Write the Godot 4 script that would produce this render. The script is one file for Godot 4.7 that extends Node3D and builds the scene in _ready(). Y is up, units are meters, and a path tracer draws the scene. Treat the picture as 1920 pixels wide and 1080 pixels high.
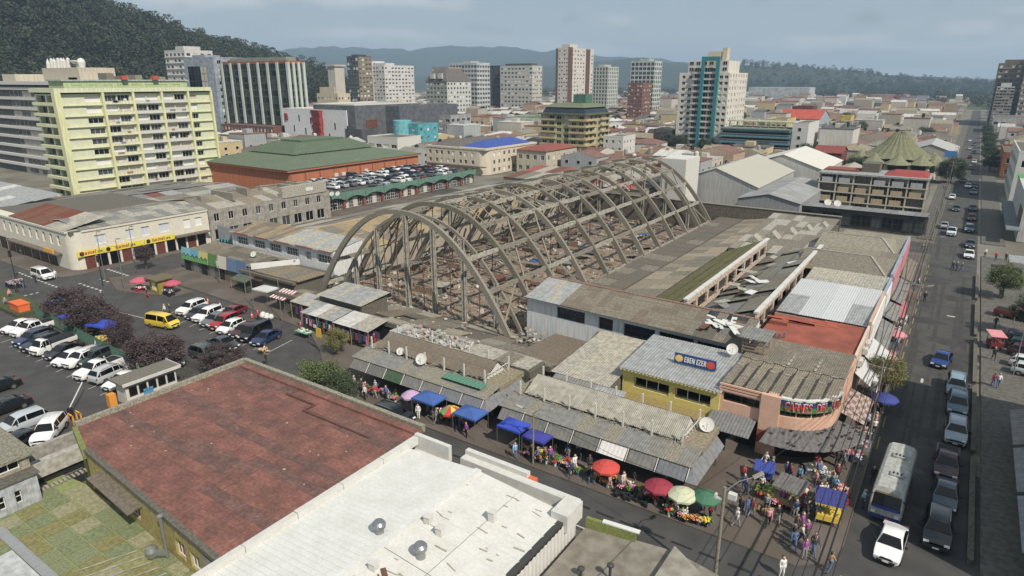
extends Node3D
var rng:=RandomNumberGenerator.new()
var M:={}
var T:={}
var taken:={}
var cache:={}
var reserved:Array[Rect2]=[]
func _ready()->void:
	rng.seed=77
	set_camera()
	set_sky()
	make_textures()
	make_materials()
	build_ground()
	build_streets()
	build_hills()
	build_market_hall()
	build_market_wings()
	build_market_front()
	build_corner_shop()
	build_flower_pavilions()
	build_foreground()
	build_left_block()
	build_midtown()
	build_towers()
	build_right_side()
	build_low_rise()
	build_trees()
	build_vehicles()
	build_stalls()
	build_street_furniture()
	build_people()
	build_pigeons()
func set_camera()->void:
	var cam:=Camera3D.new()
	cam.name="camera"
	cam.fov=47.405
	cam.near=0.5
	cam.far=20000.0
	cam.position=V(0,32,0)
	cam.rotation_degrees=V(-17.592,34.324,0)
	add_child(cam)
	cam.current=true
func set_sky()->void:
	var env:=Environment.new()
	env.background_mode=Environment.BG_SKY
	env.tonemap_mode=Environment.TONE_MAPPER_LINEAR
	env.tonemap_exposure=0.95
	env.background_energy_multiplier=1.0
	env.sdfgi_enabled=true
	env.ssao_enabled=true
	env.ssil_enabled=true
	env.fog_enabled=true
	env.fog_density=0.0002
	env.fog_light_color=Color(0.6,0.7,0.8)
	var sky:=Sky.new()
	var pm:=PanoramaSkyMaterial.new()
	pm.panorama=sky_picture()
	sky.sky_material=pm
	env.sky=sky
	var we:=WorldEnvironment.new()
	we.name="world_environment"
	we.environment=env
	add_child(we)
	var sun:=DirectionalLight3D.new()
	sun.name="sun"
	sun.light_energy=1.6
	sun.light_color=Color(1.0,0.96,0.9)
	sun.light_angular_distance=0.5
	sun.shadow_enabled=true
	sun.directional_shadow_max_distance=600.0
	add_child(sun)
	sun.look_at_from_position(ZR,V(-0.93,-1.0,-0.38))
func sky_picture()->ImageTexture:
	var w:=1024
	var h:=512
	var img:=Image.create(w,h,false,Image.FORMAT_RGBF)
	var n:=FastNoiseLite.new()
	n.seed=5
	n.noise_type=FastNoiseLite.TYPE_SIMPLEX_SMOOTH
	n.frequency=1.0
	n.fractal_octaves=5
	var horizon:=Color(0.52,0.57,0.60)
	var middle:=Color(0.38,0.49,0.57)
	var zenith:=Color(0.15,0.27,0.40)
	for y in h:
		var el:=(0.5-(y+0.5)/h)*PI
		var s:=sin(el)
		for x in w:
			var az:=(x+0.5)/w*TAU
			var c:Color
			if s<0.0:
				c=horizon.lerp(Color(0.2,0.21,0.21),clampf(-s*5.0,0,1))
			else:
				var t:=clampf(s/0.16,0,1)
				c=horizon.lerp(middle,t*t*(3-2*t)).lerp(zenith,clampf((s-0.1)/0.9,0,1))
				var d:=V(cos(az),0,sin(az))/(s+0.06)
				var k:=n.get_noise_2d(d.x*0.16+7.0,d.z*0.16)
				var k2:=n.get_noise_2d(d.x*0.55,d.z*0.55+31.0)
				var cl:=clampf((k*1.3+k2*0.9+0.06)*2.4,0,1)
				c=c.lerp(Color(0.66,0.70,0.72),cl*0.8)
				var puff:=clampf((n.get_noise_2d(az*9.0,el*40.0)-0.32)*4.0,0,1)*clampf((s-0.02)*22.0,0,1)
				c=c.lerp(Color(0.34,0.39,0.43),puff*0.6)
			img.set_pixel(x,y,c)
	return ImageTexture.create_from_image(img)
class MB:
	var v:=PackedVector3Array()
	var n:=PackedVector3Array()
	var c:=PackedColorArray()
	var col:=Color.WHITE
	var tinted:=false
	func tri(a:Vector3,b:Vector3,d:Vector3)->void:
		var k:=(b-a).cross(d-a).normalized()
		v.append(a); v.append(d); v.append(b)
		n.append(k); n.append(k); n.append(k)
		if tinted:
			c.append(col); c.append(col); c.append(col)
	func trin(a:Vector3,b:Vector3,d:Vector3,na:Vector3,nb:Vector3,nd:Vector3)->void:
		v.append(a); v.append(d); v.append(b)
		n.append(na); n.append(nd); n.append(nb)
		if tinted:
			c.append(col); c.append(col); c.append(col)
	func quad(a:Vector3,b:Vector3,d:Vector3,e:Vector3)->void:
		tri(a,b,d)
		tri(a,d,e)
	func quadn(a:Vector3,b:Vector3,d:Vector3,e:Vector3,na:Vector3,nb:Vector3,nd:Vector3,ne:Vector3)->void:
		trin(a,b,d,na,nb,nd)
		trin(a,d,e,na,nd,ne)
	func slab(x0:float,x1:float,y0:float,y1:float,z0:float,z1:float)->void:
		hexa([Vector3(x0,y0,z1),Vector3(x1,y0,z1),Vector3(x1,y0,z0),Vector3(x0,y0,z0)],[Vector3(x0,y1,z1),Vector3(x1,y1,z1),Vector3(x1,y1,z0),Vector3(x0,y1,z0)])
	func hexa(lo:Array,hi:Array)->void:
		for i in 4:
			var j:=(i+1)%4
			quad(lo[i],lo[j],hi[j],hi[i])
		quad(hi[0],hi[1],hi[2],hi[3])
		quad(lo[3],lo[2],lo[1],lo[0])
	func box(at:Vector3,s:Vector3,b:=Basis())->void:
		var x:=b.x*s.x*0.5
		var y:=b.y*s.y*0.5
		var z:=b.z*s.z*0.5
		hexa([at-x-y+z,at+x-y+z,at+x-y-z,at-x-y-z],[at-x+y+z,at+x+y+z,at+x+y-z,at-x+y-z])
	func beam(a:Vector3,b:Vector3,w:float,h:float,up:=Vector3.UP)->void:
		var d:=(b-a).normalized()
		if absf(d.dot(up))>0.98:
			up=Vector3.RIGHT
		var s:=d.cross(up).normalized()
		var u:=s.cross(d).normalized()
		box((a+b)*0.5,Vector3(w,h,a.distance_to(b)),Basis(s,u,-d))
	func tube(p:Array,r:Array,k:=6,caps:=true)->void:
		var rings:=[]
		var side:=Vector3.ZERO
		for i in p.size():
			var d:Vector3=(p[mini(i+1,p.size()-1)]-p[maxi(i-1,0)]).normalized()
			if side==Vector3.ZERO:
				side=d.cross(Vector3.UP if absf(d.y)<0.9 else Vector3.RIGHT).normalized()
			side=(side-d*side.dot(d)).normalized()
			var o:=d.cross(side)
			var ring:=[]
			for j in k:
				var a:=TAU*j/k
				ring.append(side*cos(a)+o*sin(a))
			rings.append(ring)
		for i in p.size()-1:
			for j in k:
				var l:=(j+1)%k
				quadn(p[i]+rings[i][j]*r[i],p[i]+rings[i][l]*r[i],p[i+1]+rings[i+1][l]*r[i+1],p[i+1]+rings[i+1][j]*r[i+1],rings[i][j],rings[i][l],rings[i+1][l],rings[i+1][j])
		if caps:
			var e:=p.size()-1
			for j in k:
				var l:=(j+1)%k
				tri(p[0],p[0]+rings[0][l]*r[0],p[0]+rings[0][j]*r[0])
				tri(p[e],p[e]+rings[e][j]*r[e],p[e]+rings[e][l]*r[e])
	func lathe(at:Vector3,prof:Array,k:=12,smooth:=true,a0:=0.0,a1:=TAU)->void:
		for i in prof.size()-1:
			var p:Vector2=prof[i]
			var q:Vector2=prof[i+1]
			var nn:=Vector2(q.y-p.y,p.x-q.x).normalized()
			for j in k:
				var s:=a0+(a1-a0)*j/k
				var t:=a0+(a1-a0)*(j+1)/k
				var ds:=Vector3(cos(s),0,-sin(s))
				var dt:=Vector3(cos(t),0,-sin(t))
				var A:=at+ds*p.x+Vector3.UP*p.y
				var B:=at+dt*p.x+Vector3.UP*p.y
				var C:=at+dt*q.x+Vector3.UP*q.y
				var D:=at+ds*q.x+Vector3.UP*q.y
				if smooth:
					var ns:=ds*nn.x+Vector3.UP*nn.y
					var nt:=dt*nn.x+Vector3.UP*nn.y
					if p.x>1e-4:
						trin(A,B,C,ns,nt,nt)
					if q.x>1e-4:
						trin(A,C,D,ns,nt,ns)
				else:
					if p.x>1e-4:
						tri(A,B,C)
					if q.x>1e-4:
						tri(A,C,D)
	func prism(poly:Array,y0:float,y1:float,bottom:=false)->void:
		var pp:=PackedVector2Array(poly)
		var area:=0.0
		for i in pp.size():
			var b:=pp[(i+1)%pp.size()]
			area+=pp[i].x*b.y-b.x*pp[i].y
		if area>0.0:
			pp.reverse()
		for i in pp.size():
			var p:=pp[i]
			var q:=pp[(i+1)%pp.size()]
			quad(Vector3(p.x,y0,p.y),Vector3(q.x,y0,q.y),Vector3(q.x,y1,q.y),Vector3(p.x,y1,p.y))
		var id:=Geometry2D.triangulate_polygon(pp)
		for i in range(0,id.size(),3):
			var a:=pp[id[i]]
			var b:=pp[id[i+1]]
			var d:=pp[id[i+2]]
			var up:=(b-a).cross(d-a)<0.0
			var A:=Vector3(a.x,y1,a.y)
			var B:=Vector3(b.x,y1,b.y)
			var D:=Vector3(d.x,y1,d.y)
			if up:tri(A,B,D)
			else:tri(A,D,B)
			if bottom:
				A.y=y0; B.y=y0; D.y=y0
				if up:tri(A,D,B)
				else:tri(A,B,D)
	func ribs(a:Vector3,b:Vector3,d:Vector3,e:Vector3,count:int,amp:float,thick:=0.0,flat:=0.0)->void:
		var up:=(b-a).cross(e-a).normalized()
		var steps:=count*2
		var pa:=a
		var pe:=e
		for i in range(1,steps+1):
			var t:=float(i)/steps
			if flat>0.0:
				t=(floorf(i/2.0)+(flat if i%2==1 else 0.0))/count
			var lift:=up*(amp if i%2==1 else 0.0)
			var na:=a.lerp(b,t)+lift
			var ne:=e.lerp(d,t)+lift
			quad(pa,na,ne,pe)
			pa=na
			pe=ne
		if thick>0.0:
			var w:=up*-thick
			quad(a+w,b+w,b,a)
			quad(b+w,d+w,d,b)
			quad(d+w,e+w,e,d)
			quad(e+w,a+w,a,e)
			quad(a+w,e+w,d+w,b+w)
	func mesh(m:Material=null)->ArrayMesh:
		return into(ArrayMesh.new(),m)
	func into(am:ArrayMesh,m:Material=null)->ArrayMesh:
		if v.is_empty():
			return am
		var arr:=[]
		arr.resize(Mesh.ARRAY_MAX)
		arr[Mesh.ARRAY_VERTEX]=v
		arr[Mesh.ARRAY_NORMAL]=n
		if tinted:
			arr[Mesh.ARRAY_COLOR]=c
		am.add_surface_from_arrays(Mesh.PRIMITIVE_TRIANGLES,arr)
		if m:
			am.surface_set_material(am.get_surface_count()-1,m)
		return am
const UP:=Vector3.UP
const RT:=Vector3.RIGHT
const ZR:=Vector3.ZERO
const FW:=Vector3.FORWARD
func BU(a:float)->Basis:return Basis(UP,a)
static func V(x:float,y:float,z:float)->Vector3:return Vector3(x,y,z)
static func V2(x:float,y:float)->Vector2:return Vector2(x,y)
func nb()->MB:return MB.new()
func sl(t:Node3D,called:String,m:Material,a:Array)->MeshInstance3D:
	var b:=MB.new()
	b.slab(a[0],a[1],a[2],a[3],a[4],a[5])
	return put(t,called,b,m)
func bl(t:Node3D,called:String,m:Material,a:Array)->MeshInstance3D:
	var b:=MB.new()
	if a[1] is Vector3 and a.size()>3:
		b.beam(a[0],a[1],a[2],a[3])
	else:
		b.box(a[0],a[1],a[2] if a.size()>2 else Basis())
	return put(t,called,b,m)
func numbered(called:String)->String:
	var k:int=taken.get(called,0)
	taken[called]=k+1
	return called if k==0 else "%s_%03d"%[called,k]
func tag(o:Node3D,label:String,category:String,group:="")->Node3D:
	o.set_meta("label",label)
	o.set_meta("category",category)
	if group!="":
		o.set_meta("group",group)
	return o
func thing(called:String,label:String,category:String,at:=ZR,group:="")->Node3D:
	var o:=Node3D.new()
	o.name=numbered(called)
	o.position=at
	add_child(o)
	return tag(o,label,category,group)
func put(t:Node3D,called:String,mb:MB,m:Material,lab:="")->MeshInstance3D:
	var o:=MeshInstance3D.new()
	o.name=called
	o.mesh=mb.mesh(m)
	t.add_child(o,true)
	var q:Node3D=t
	var off:=ZR
	while q!=self:
		off+=q.position
		q=q.get_parent()
	o.position=-off
	if lab!="":
		o.set_meta("label",lab)
	return o
func inst(t:Node3D,called:String,mesh:Mesh,at:Vector3,b:=Basis(),m:Material=null)->MeshInstance3D:
	var o:=MeshInstance3D.new()
	o.name=called
	o.mesh=mesh
	if m:
		o.set_surface_override_material(0,m)
	t.add_child(o,true)
	var q:Node3D=t
	var off:=ZR
	while q!=self:
		off+=q.position
		q=q.get_parent()
	o.transform=Transform3D(b,at-off)
	return o
func one(called:String,mb:MB,m:Material,label:String,category:String,at:=ZR,group:="")->MeshInstance3D:
	var o:=MeshInstance3D.new()
	o.name=numbered(called)
	o.mesh=mb.mesh(m)
	o.position=at
	add_child(o)
	tag(o,label,category,group)
	return o
func struct(called:String,mb:MB,m:Material)->MeshInstance3D:
	var o:=MeshInstance3D.new()
	o.name=called
	o.mesh=mb.mesh(m)
	add_child(o)
	o.set_meta("kind","structure")
	return o
func R(a:float,b:float)->float:
	return rng.randf_range(a,b)
func pick(a:Array)->Variant:
	return a[rng.randi()%a.size()]
func noise_tex(key:String,freq:float,lo:Color,hi:Color,oct:=4,seed_:=1,bias:=0.0,gain:=1.0,size:=512,sx:=1,sy:=1,cell:=false)->void:
	var n:=FastNoiseLite.new()
	n.seed=seed_
	n.frequency=freq
	n.fractal_octaves=oct
	n.noise_type=FastNoiseLite.TYPE_CELLULAR if cell else FastNoiseLite.TYPE_SIMPLEX_SMOOTH
	var src:=n.get_seamless_image(size/sx,size/sy)
	src.convert(Image.FORMAT_L8)
	src.resize(size,size,Image.INTERPOLATE_CUBIC)
	var b:=src.get_data()
	var out:=PackedByteArray()
	out.resize(size*size*3)
	var lut:=[]
	for i in 256:
		var t:=clampf((i/255.0-0.5)*gain+0.5+bias,0,1)
		var c:=lo.lerp(hi,t)
		lut.append([int(c.r*255),int(c.g*255),int(c.b*255)])
	for i in size*size:
		var q:Array=lut[b[i]]
		out[i*3]=q[0]
		out[i*3+1]=q[1]
		out[i*3+2]=q[2]
	var img:=Image.create_from_data(size,size,false,Image.FORMAT_RGB8,out)
	T[key]=ImageTexture.create_from_image(img)
func make_textures()->void:
	var W:=Color.WHITE
	noise_tex("grime",0.012,Color(0.8,0.785,0.765),W,5,3,0.12,1.5)
	noise_tex("fine",0.06,Color(0.87,0.865,0.855),W,4,4,0.1,1.3)
	noise_tex("speck",0.22,Color(0.82,0.815,0.81),W,3,5,0.1,1.4)
	noise_tex("streak",0.05,Color(0.87,0.85,0.83),W,4,6,0.25,1.5,512,1,16)
	noise_tex("rust",0.02,Color(0.78,0.64,0.54),W,5,7,0.3,2.0)
	noise_tex("moss",0.018,Color(0.84,0.93,0.68),Color(1.0,0.98,0.94),5,8,0.05,1.8)
	noise_tex("lichen",0.03,Color(0.76,0.75,0.71),Color(1.0,0.99,0.96),6,9,0.12,1.7)
	noise_tex("asphalt",0.01,Color(0.84,0.84,0.845),W,5,10,0.05,1.5)
	noise_tex("membrane",0.008,Color(0.78,0.82,0.82),W,6,11,0.0,1.4)
	noise_tex("leafy",0.05,Color(0.6,0.64,0.56),W,4,12,0.0,1.8)
	noise_tex("clean",0.02,Color(0.94,0.94,0.93),W,5,14,0.1,1.3)
	noise_tex("patch",0.006,Color(0.88,0.86,0.83),W,3,13,0.0,2.2)
func mat(key:String,col:Color,rough:=0.9,tex:="",sc:=0.15,tex2:="",sc2:=0.9,metal:=0.0)->StandardMaterial3D:
	var m:=StandardMaterial3D.new()
	m.resource_name=key
	var grey:=col.get_luminance()
	m.albedo_color=col.lerp(Color(grey,grey,grey),0.16)
	m.roughness=rough
	m.metallic=metal
	if tex!="":
		m.albedo_texture=T[tex]
		m.uv1_triplanar=true
		m.uv1_world_triplanar=true
		m.uv1_scale=Vector3.ONE*sc
	if tex2!="":
		m.detail_enabled=true
		m.detail_blend_mode=BaseMaterial3D.BLEND_MODE_MUL
		m.detail_albedo=T[tex2]
		m.detail_uv_layer=BaseMaterial3D.DETAIL_UV_2
		m.uv2_triplanar=true
		m.uv2_world_triplanar=true
		m.uv2_scale=Vector3.ONE*sc2
	M[key]=m
	return m
func c255(r:int,g:int,b:int)->Color:
	return Color(r/255.0,g/255.0,b/255.0)
func paint(r:int,g:int,b:int,rough:=0.75,metal:=0.0)->StandardMaterial3D:
	var key:="paint %d %d %d %.2f %.1f"%[r,g,b,rough,metal]
	if not M.has(key):
		mat(key,c255(r,g,b),rough,"",1,"",1,metal)
	return M[key]
func worn(r:int,g:int,b:int,tex:="grime",sc:=0.12,tex2:="fine",sc2:=0.6,rough:=0.92)->StandardMaterial3D:
	var key:="worn %d %d %d %s %.3f %s"%[r,g,b,tex,sc,tex2]
	if not M.has(key):
		mat(key,c255(r,g,b),rough,tex,sc,tex2,sc2)
	return M[key]
func make_materials()->void:
	mat("ground",c255(128,124,112),1.0,"grime",0.01,"fine",0.08)
	mat("plain",c255(96,108,84),1.0,"grime",0.0012,"leafy",0.006)
	mat("asphalt",c255(80,79,78),0.93,"asphalt",0.05,"speck",0.5)
	mat("asphalt2",c255(82,81,78),0.93,"asphalt",0.045,"speck",0.6)
	mat("pavement",c255(108,99,92),0.92,"patch",0.05,"fine",0.3)
	mat("kerb",c255(110,107,101),0.92,"grime",0.2,"speck",1.0)
	mat("concrete",c255(150,146,138),0.92,"streak",0.25,"lichen",0.35)
	mat("concrete_dark",c255(112,108,101),0.95,"lichen",0.2,"fine",0.7)
	mat("asbestos",c255(134,129,120),0.95,"lichen",0.12,"streak",0.5)
	mat("asbestos_light",c255(178,176,170),0.95,"lichen",0.09,"fine",0.5)
	mat("asbestos_brown",c255(130,120,110),0.95,"lichen",0.15,"speck",0.7)
	mat("zinc",c255(176,180,182),0.55,"grime",0.15,"streak",0.4,0.25)
	mat("zinc_dull",c255(142,143,141),0.7,"grime",0.2,"fine",0.8,0.1)
	mat("awning_grey",c255(128,128,126),0.8,"grime",0.25,"fine",0.8)
	mat("red_roof",c255(150,96,84),0.95,"membrane",0.09,"grime",0.4)
	mat("red_paint_roof",c255(178,88,68),0.9,"membrane",0.07,"fine",0.4)
	mat("white_roof",c255(214,215,212),0.75,"clean",0.05,"clean",0.3)
	mat("white_wall",c255(212,211,206),0.85,"clean",0.12,"fine",0.5)
	mat("cream_wall",c255(220,214,198),0.88,"clean",0.1,"fine",0.4)
	mat("pale_blue_wall",c255(218,222,226),0.9,"streak",0.12,"fine",0.25)
	mat("shutter",c255(186,194,204),0.6)  # window pane tone with the sky reflection painted into its flat blue-grey
	mat("green_moss_roof",c255(140,142,100),0.95,"moss",0.1,"lichen",0.3)
	mat("yellow_wall",c255(176,160,92),0.92,"streak",0.2,"grime",0.3)
	mat("moss_wall",c255(140,146,96),0.95,"moss",0.2,"lichen",0.4)
	mat("salmon",c255(228,180,154),0.9,"clean",0.1,"fine",0.4)
	mat("pale_green",c255(212,216,184),0.9,"clean",0.06,"fine",0.3)
	mat("glass_dark",Color(0.05,0.06,0.07),0.12)
	mat("glass_blue",Color(0.12,0.17,0.22),0.1)
	mat("glass_grey",Color(0.26,0.28,0.29),0.2)
	mat("curtain",c255(190,180,164),0.6)
	mat("blind",c255(214,214,210),0.6)
	mat("frame_white",c255(214,212,206),0.6)
	mat("frame_dark",c255(62,60,58),0.6)
	mat("steel",c255(150,152,152),0.45,"",1,"",1,0.6)
	mat("dark_steel",c255(72,70,68),0.6,"",1,"",1,0.3)
	mat("rust_steel",c255(112,78,60),0.9,"rust",0.4)
	mat("timber",c255(150,128,100),0.9,"streak",0.4)
	pass
	mat("hall_floor",c255(154,136,122),1.0,"lichen",0.06,"grime",0.15)
	mat("line_white",c255(198,196,188),0.85,"speck",0.5)
	mat("line_yellow",c255(150,132,80),0.85,"speck",0.5)
	mat("bark",c255(92,80,68),1.0,"speck",1.0)
	mat("tyre",c255(34,34,35),0.9)
	mat("rim",c255(150,152,155),0.35,"",1,"",1,0.7)
	mat("car_glass",Color(0.04,0.05,0.06),0.06)
	mat("lamp_white",c255(226,228,230),0.15)
	mat("lamp_red",c255(150,24,20),0.2)
	mat("black",c255(30,30,31),0.7)
	var v:=mat("vertex",Color.WHITE,0.85)
	v.vertex_color_use_as_albedo=true
	for a in [["leaf_green",c255(92,106,58)],["leaf_plum",c255(84,68,70)],["leaf_dark",c255(66,82,54)],["leaf_olive",c255(122,120,66)]]:
		var m:=mat(a[0],a[1],0.8)
		m.vertex_color_use_as_albedo=true
		m.backlight_enabled=true
		m.backlight=Color(0.25,0.25,0.15)
const CARS:=[
	["suv",226,226,224,"white SUV, first from the left in the row facing the yellow van",-88.62,-47.78,14,"cars parked in the row by the market"],
	["hatch",38,42,52,"dark navy hatchback, second from the left in the row facing the yellow van",-85.85,-47.23,14,"cars parked in the row by the market"],
	["suv",228,228,226,"white estate, third from the left in the row facing the yellow van",-83.96,-47.46,14,"cars parked in the row by the market"],
	["sedan",96,102,104,"grey sedan, fourth from the left in the row facing the yellow van",-81.60,-47.03,14,"cars parked in the row by the market"],
	["suv",168,30,38,"red SUV, fifth from the left in the row facing the yellow van",-79.49,-47.08,14,"cars parked in the row by the market"],
	["hatch",226,226,224,"white hatchback, sixth from the left in the row facing the yellow van",-77.26,-46.55,14,"cars parked in the row by the market"],
	["sedan",72,30,36,"dark maroon car, seventh from the left in the row facing the yellow van",-74.71,-46.90,14,"cars parked in the row by the market"],
	["van",24,25,30,"black people carrier, eighth from the left in the row facing the yellow van",-72.61,-46.96,14,"cars parked in the row by the market"],
	["sedan",30,48,92,"blue sedan, ninth from the left in the row facing the yellow van",-70.05,-46.77,14,"cars parked in the row by the market"],
	["sedan",228,228,228,"white sedan, first from the left in the fenced car park row",-100.87,-30.75,12,"cars parked in the fenced car park"],
	["pickup",226,226,226,"white car with black roof, second from the left in the fenced car park row",-98.26,-31.39,12,"cars parked in the fenced car park"],
	["suv",30,44,86,"dark blue SUV, third from the left in the fenced car park row",-94.23,-29.87,12,"cars parked in the fenced car park"],
	["suv",32,38,50,"black SUV, fourth from the left in the fenced car park row",-91.46,-29.72,12,"cars parked in the fenced car park"],
	["truck",226,226,222,"white small truck with dark load, fifth from the left in the fenced car park row",-89.42,-30.20,12,"cars parked in the fenced car park"],
	["sedan",26,28,36,"black saloon, sixth from the left in the fenced car park row",-86.65,-30.22,12,"cars parked in the fenced car park"],
	["hatch",228,228,228,"white hatchback, seventh from the left in the fenced car park row",-83.60,-29.68,12,"cars parked in the fenced car park"],
	["suv",228,228,226,"white SUV with roof bars, eighth from the left in the fenced car park row",-82.13,-30.42,12,"cars parked in the fenced car park"],
	["suv",46,58,58,"dark green car, ninth from the left in the fenced car park row",-81.33,-31.33,12,"cars parked in the fenced car park"],
	["pickup",228,228,228,"white pickup, tenth from the left in the fenced car park row",-77.68,-30.07,12,"cars parked in the fenced car park"],
	["suv",176,180,182,"silver SUV backed in, eleventh from the left in the fenced car park row",-75.18,-30.25,192,"cars parked in the fenced car park"],
	["sedan",230,230,230,"white car beside the booth, twelfth from the left in the fenced car park row",-72.22,-30.17,12,"cars parked in the fenced car park"],
	["minibus",226,190,40,"yellow minibus taxi driving past the plum trees",-86.19,-42.15,103,"moving cars"],
	["van",228,228,226,"white delivery van entering the junction at left",-125.37,-43.11,92,"moving cars"],
	["suv",70,78,82,"dark grey SUV beside the bare plum tree",-71.45,-39.41,94,"moving cars"],
	["sedan",58,66,74,"dark slate car behind the dark grey SUV",-72.76,-42.52,94,"moving cars"],
	["hatch",170,172,176,"silver hatchback under the big plum tree",-73.23,-36.31,75,"moving cars"],
	["sedan",120,40,46,"maroon car half hidden behind the red SUV",-82.34,-50.16,14,"cars parked in the row by the market"],
	["suv",22,26,30,"black SUV parked in the street below the left flower pavilion",-42.06,-40.95,90,"moving cars"],
	["sedan",24,26,30,"black saloon at the left edge of the car park",-75.80,-20.28,4,"cars in the near car park corner"],
	["suv",176,184,190,"silver-blue estate near the car park corner",-70.43,-19.71,4,"cars in the near car park corner"],
	["suv",226,226,224,"white SUV with sunroof in the near car park corner",-66.74,-20.66,48,"cars in the near car park corner"],
	["sedan",28,30,38,"dark car behind the grey block at lower left",-66.93,-18.25,14,"cars in the near car park corner"],
	["sedan",20,22,24,"black car cut off by the left edge",-81.81,-21.52,4,"cars in the near car park corner"],
	["sedan",34,58,128,"bright blue saloon driving up the sunny avenue",1.71,-87.47,-8,"avenue cars"],
	["suv",120,146,164,"pale blue SUV first in the avenue queue, at the shadow edge",3.34,-79.96,0,"cars queueing in the shaded avenue"],
	["suv",84,104,122,"slate-blue SUV second in the avenue queue",3.57,-75.02,0,"cars queueing in the shaded avenue"],
	["suv",150,164,178,"light blue-grey SUV third in the avenue queue",3.61,-68.46,0,"cars queueing in the shaded avenue"],
	["pickup",70,28,34,"dark maroon pickup fourth in the avenue queue",3.10,-61.68,0,"cars queueing in the shaded avenue"],
	["sedan",70,84,94,"slate hatchback fifth in the avenue queue",3.22,-56.48,0,"cars queueing in the shaded avenue"],
	["suv",44,36,34,"dark brown SUV nearest in the avenue queue",2.93,-51.06,0,"cars queueing in the shaded avenue"],
	["sedan",232,232,232,"white saloon in front of the bus",0.27,-47.50,-3,"avenue cars"],
	["truck",196,212,220,"small pale truck far up the avenue",0.18,-168.70,0,"avenue cars"],
	["suv",90,104,120,"blue-grey SUV in the avenue shadow by the green-roofed building",3.28,-174.64,0,"avenue cars"],
	["sedan",40,70,60,"dark green car up the avenue",0.18,-201.92,0,"avenue cars"],
	["sedan",214,216,218,"white car far up the avenue",2.02,-248.75,0,"avenue cars"],
	["sedan",60,66,74,"dark car far up the avenue beside the white one",0.67,-261.35,0,"avenue cars"],
	["sedan",46,50,56,"small car far up the avenue, first beyond the cone pavilion",1.93,-301.23,180,"far avenue cars"],
	["sedan",200,200,200,"small car far up the avenue, second beyond the cone pavilion",3.06,-326.02,0,"far avenue cars"],
	["sedan",90,30,34,"small car far up the avenue, third beyond the cone pavilion",1.38,-345.47,180,"far avenue cars"],
	["sedan",40,44,50,"small car far up the avenue, fourth beyond the cone pavilion",2.71,-369.64,0,"far avenue cars"],
	["sedan",170,174,178,"small car far up the avenue, fifth beyond the cone pavilion",0.85,-388.68,180,"far avenue cars"],
	["sedan",60,70,80,"small car far up the avenue, sixth beyond the cone pavilion",2.34,-415.74,0,"far avenue cars"],
	["sedan",210,210,210,"small car far up the avenue, seventh beyond the cone pavilion",0.22,-440.03,180,"far avenue cars"],
	["sedan",206,206,206,"car standing up the avenue beyond the market corner, first from the camera",3.60,-148.00,0,"avenue cars"],
	["sedan",60,64,70,"car standing up the avenue beyond the market corner, second from the camera",3.70,-158.00,0,"avenue cars"],
	["sedan",150,152,156,"car standing up the avenue beyond the market corner, third from the camera",-1.40,-176.00,180,"avenue cars"],
	["sedan",110,40,40,"car standing up the avenue beyond the market corner, fourth from the camera",3.60,-190.00,0,"avenue cars"],
	["sedan",40,46,60,"car standing up the avenue beyond the market corner, fifth from the camera",3.70,-205.00,0,"avenue cars"],
	["sedan",214,214,214,"car standing up the avenue beyond the market corner, sixth from the camera",-1.30,-222.00,180,"avenue cars"],
	["sedan",90,96,104,"car standing up the avenue beyond the market corner, seventh from the camera",3.60,-236.00,0,"avenue cars"],
	["sedan",34,36,40,"car standing up the avenue beyond the market corner, eighth from the camera",3.70,-250.00,0,"avenue cars"],
	["pickup",120,44,36,"red-brown pickup at the right edge by the pavement",9.66,-110.87,75,"cars on the right pavement"],
	["hatch",30,40,54,"dark blue small car parked side by side on the right pavement",9.86,-99.72,80,"cars on the right pavement"],
	["hatch",44,70,64,"dark green small car parked side by side on the right pavement",10.12,-97.60,80,"cars on the right pavement"],
	["hatch",78,30,48,"plum small car parked side by side on the right pavement",10.20,-95.25,80,"cars on the right pavement"],
	["hatch",214,226,222,"mint white small car parked side by side on the right pavement",10.26,-91.17,80,"cars on the right pavement"],
	["hatch",196,210,206,"pale small car parked side by side on the right pavement",10.37,-88.79,80,"cars on the right pavement"],
]
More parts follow.
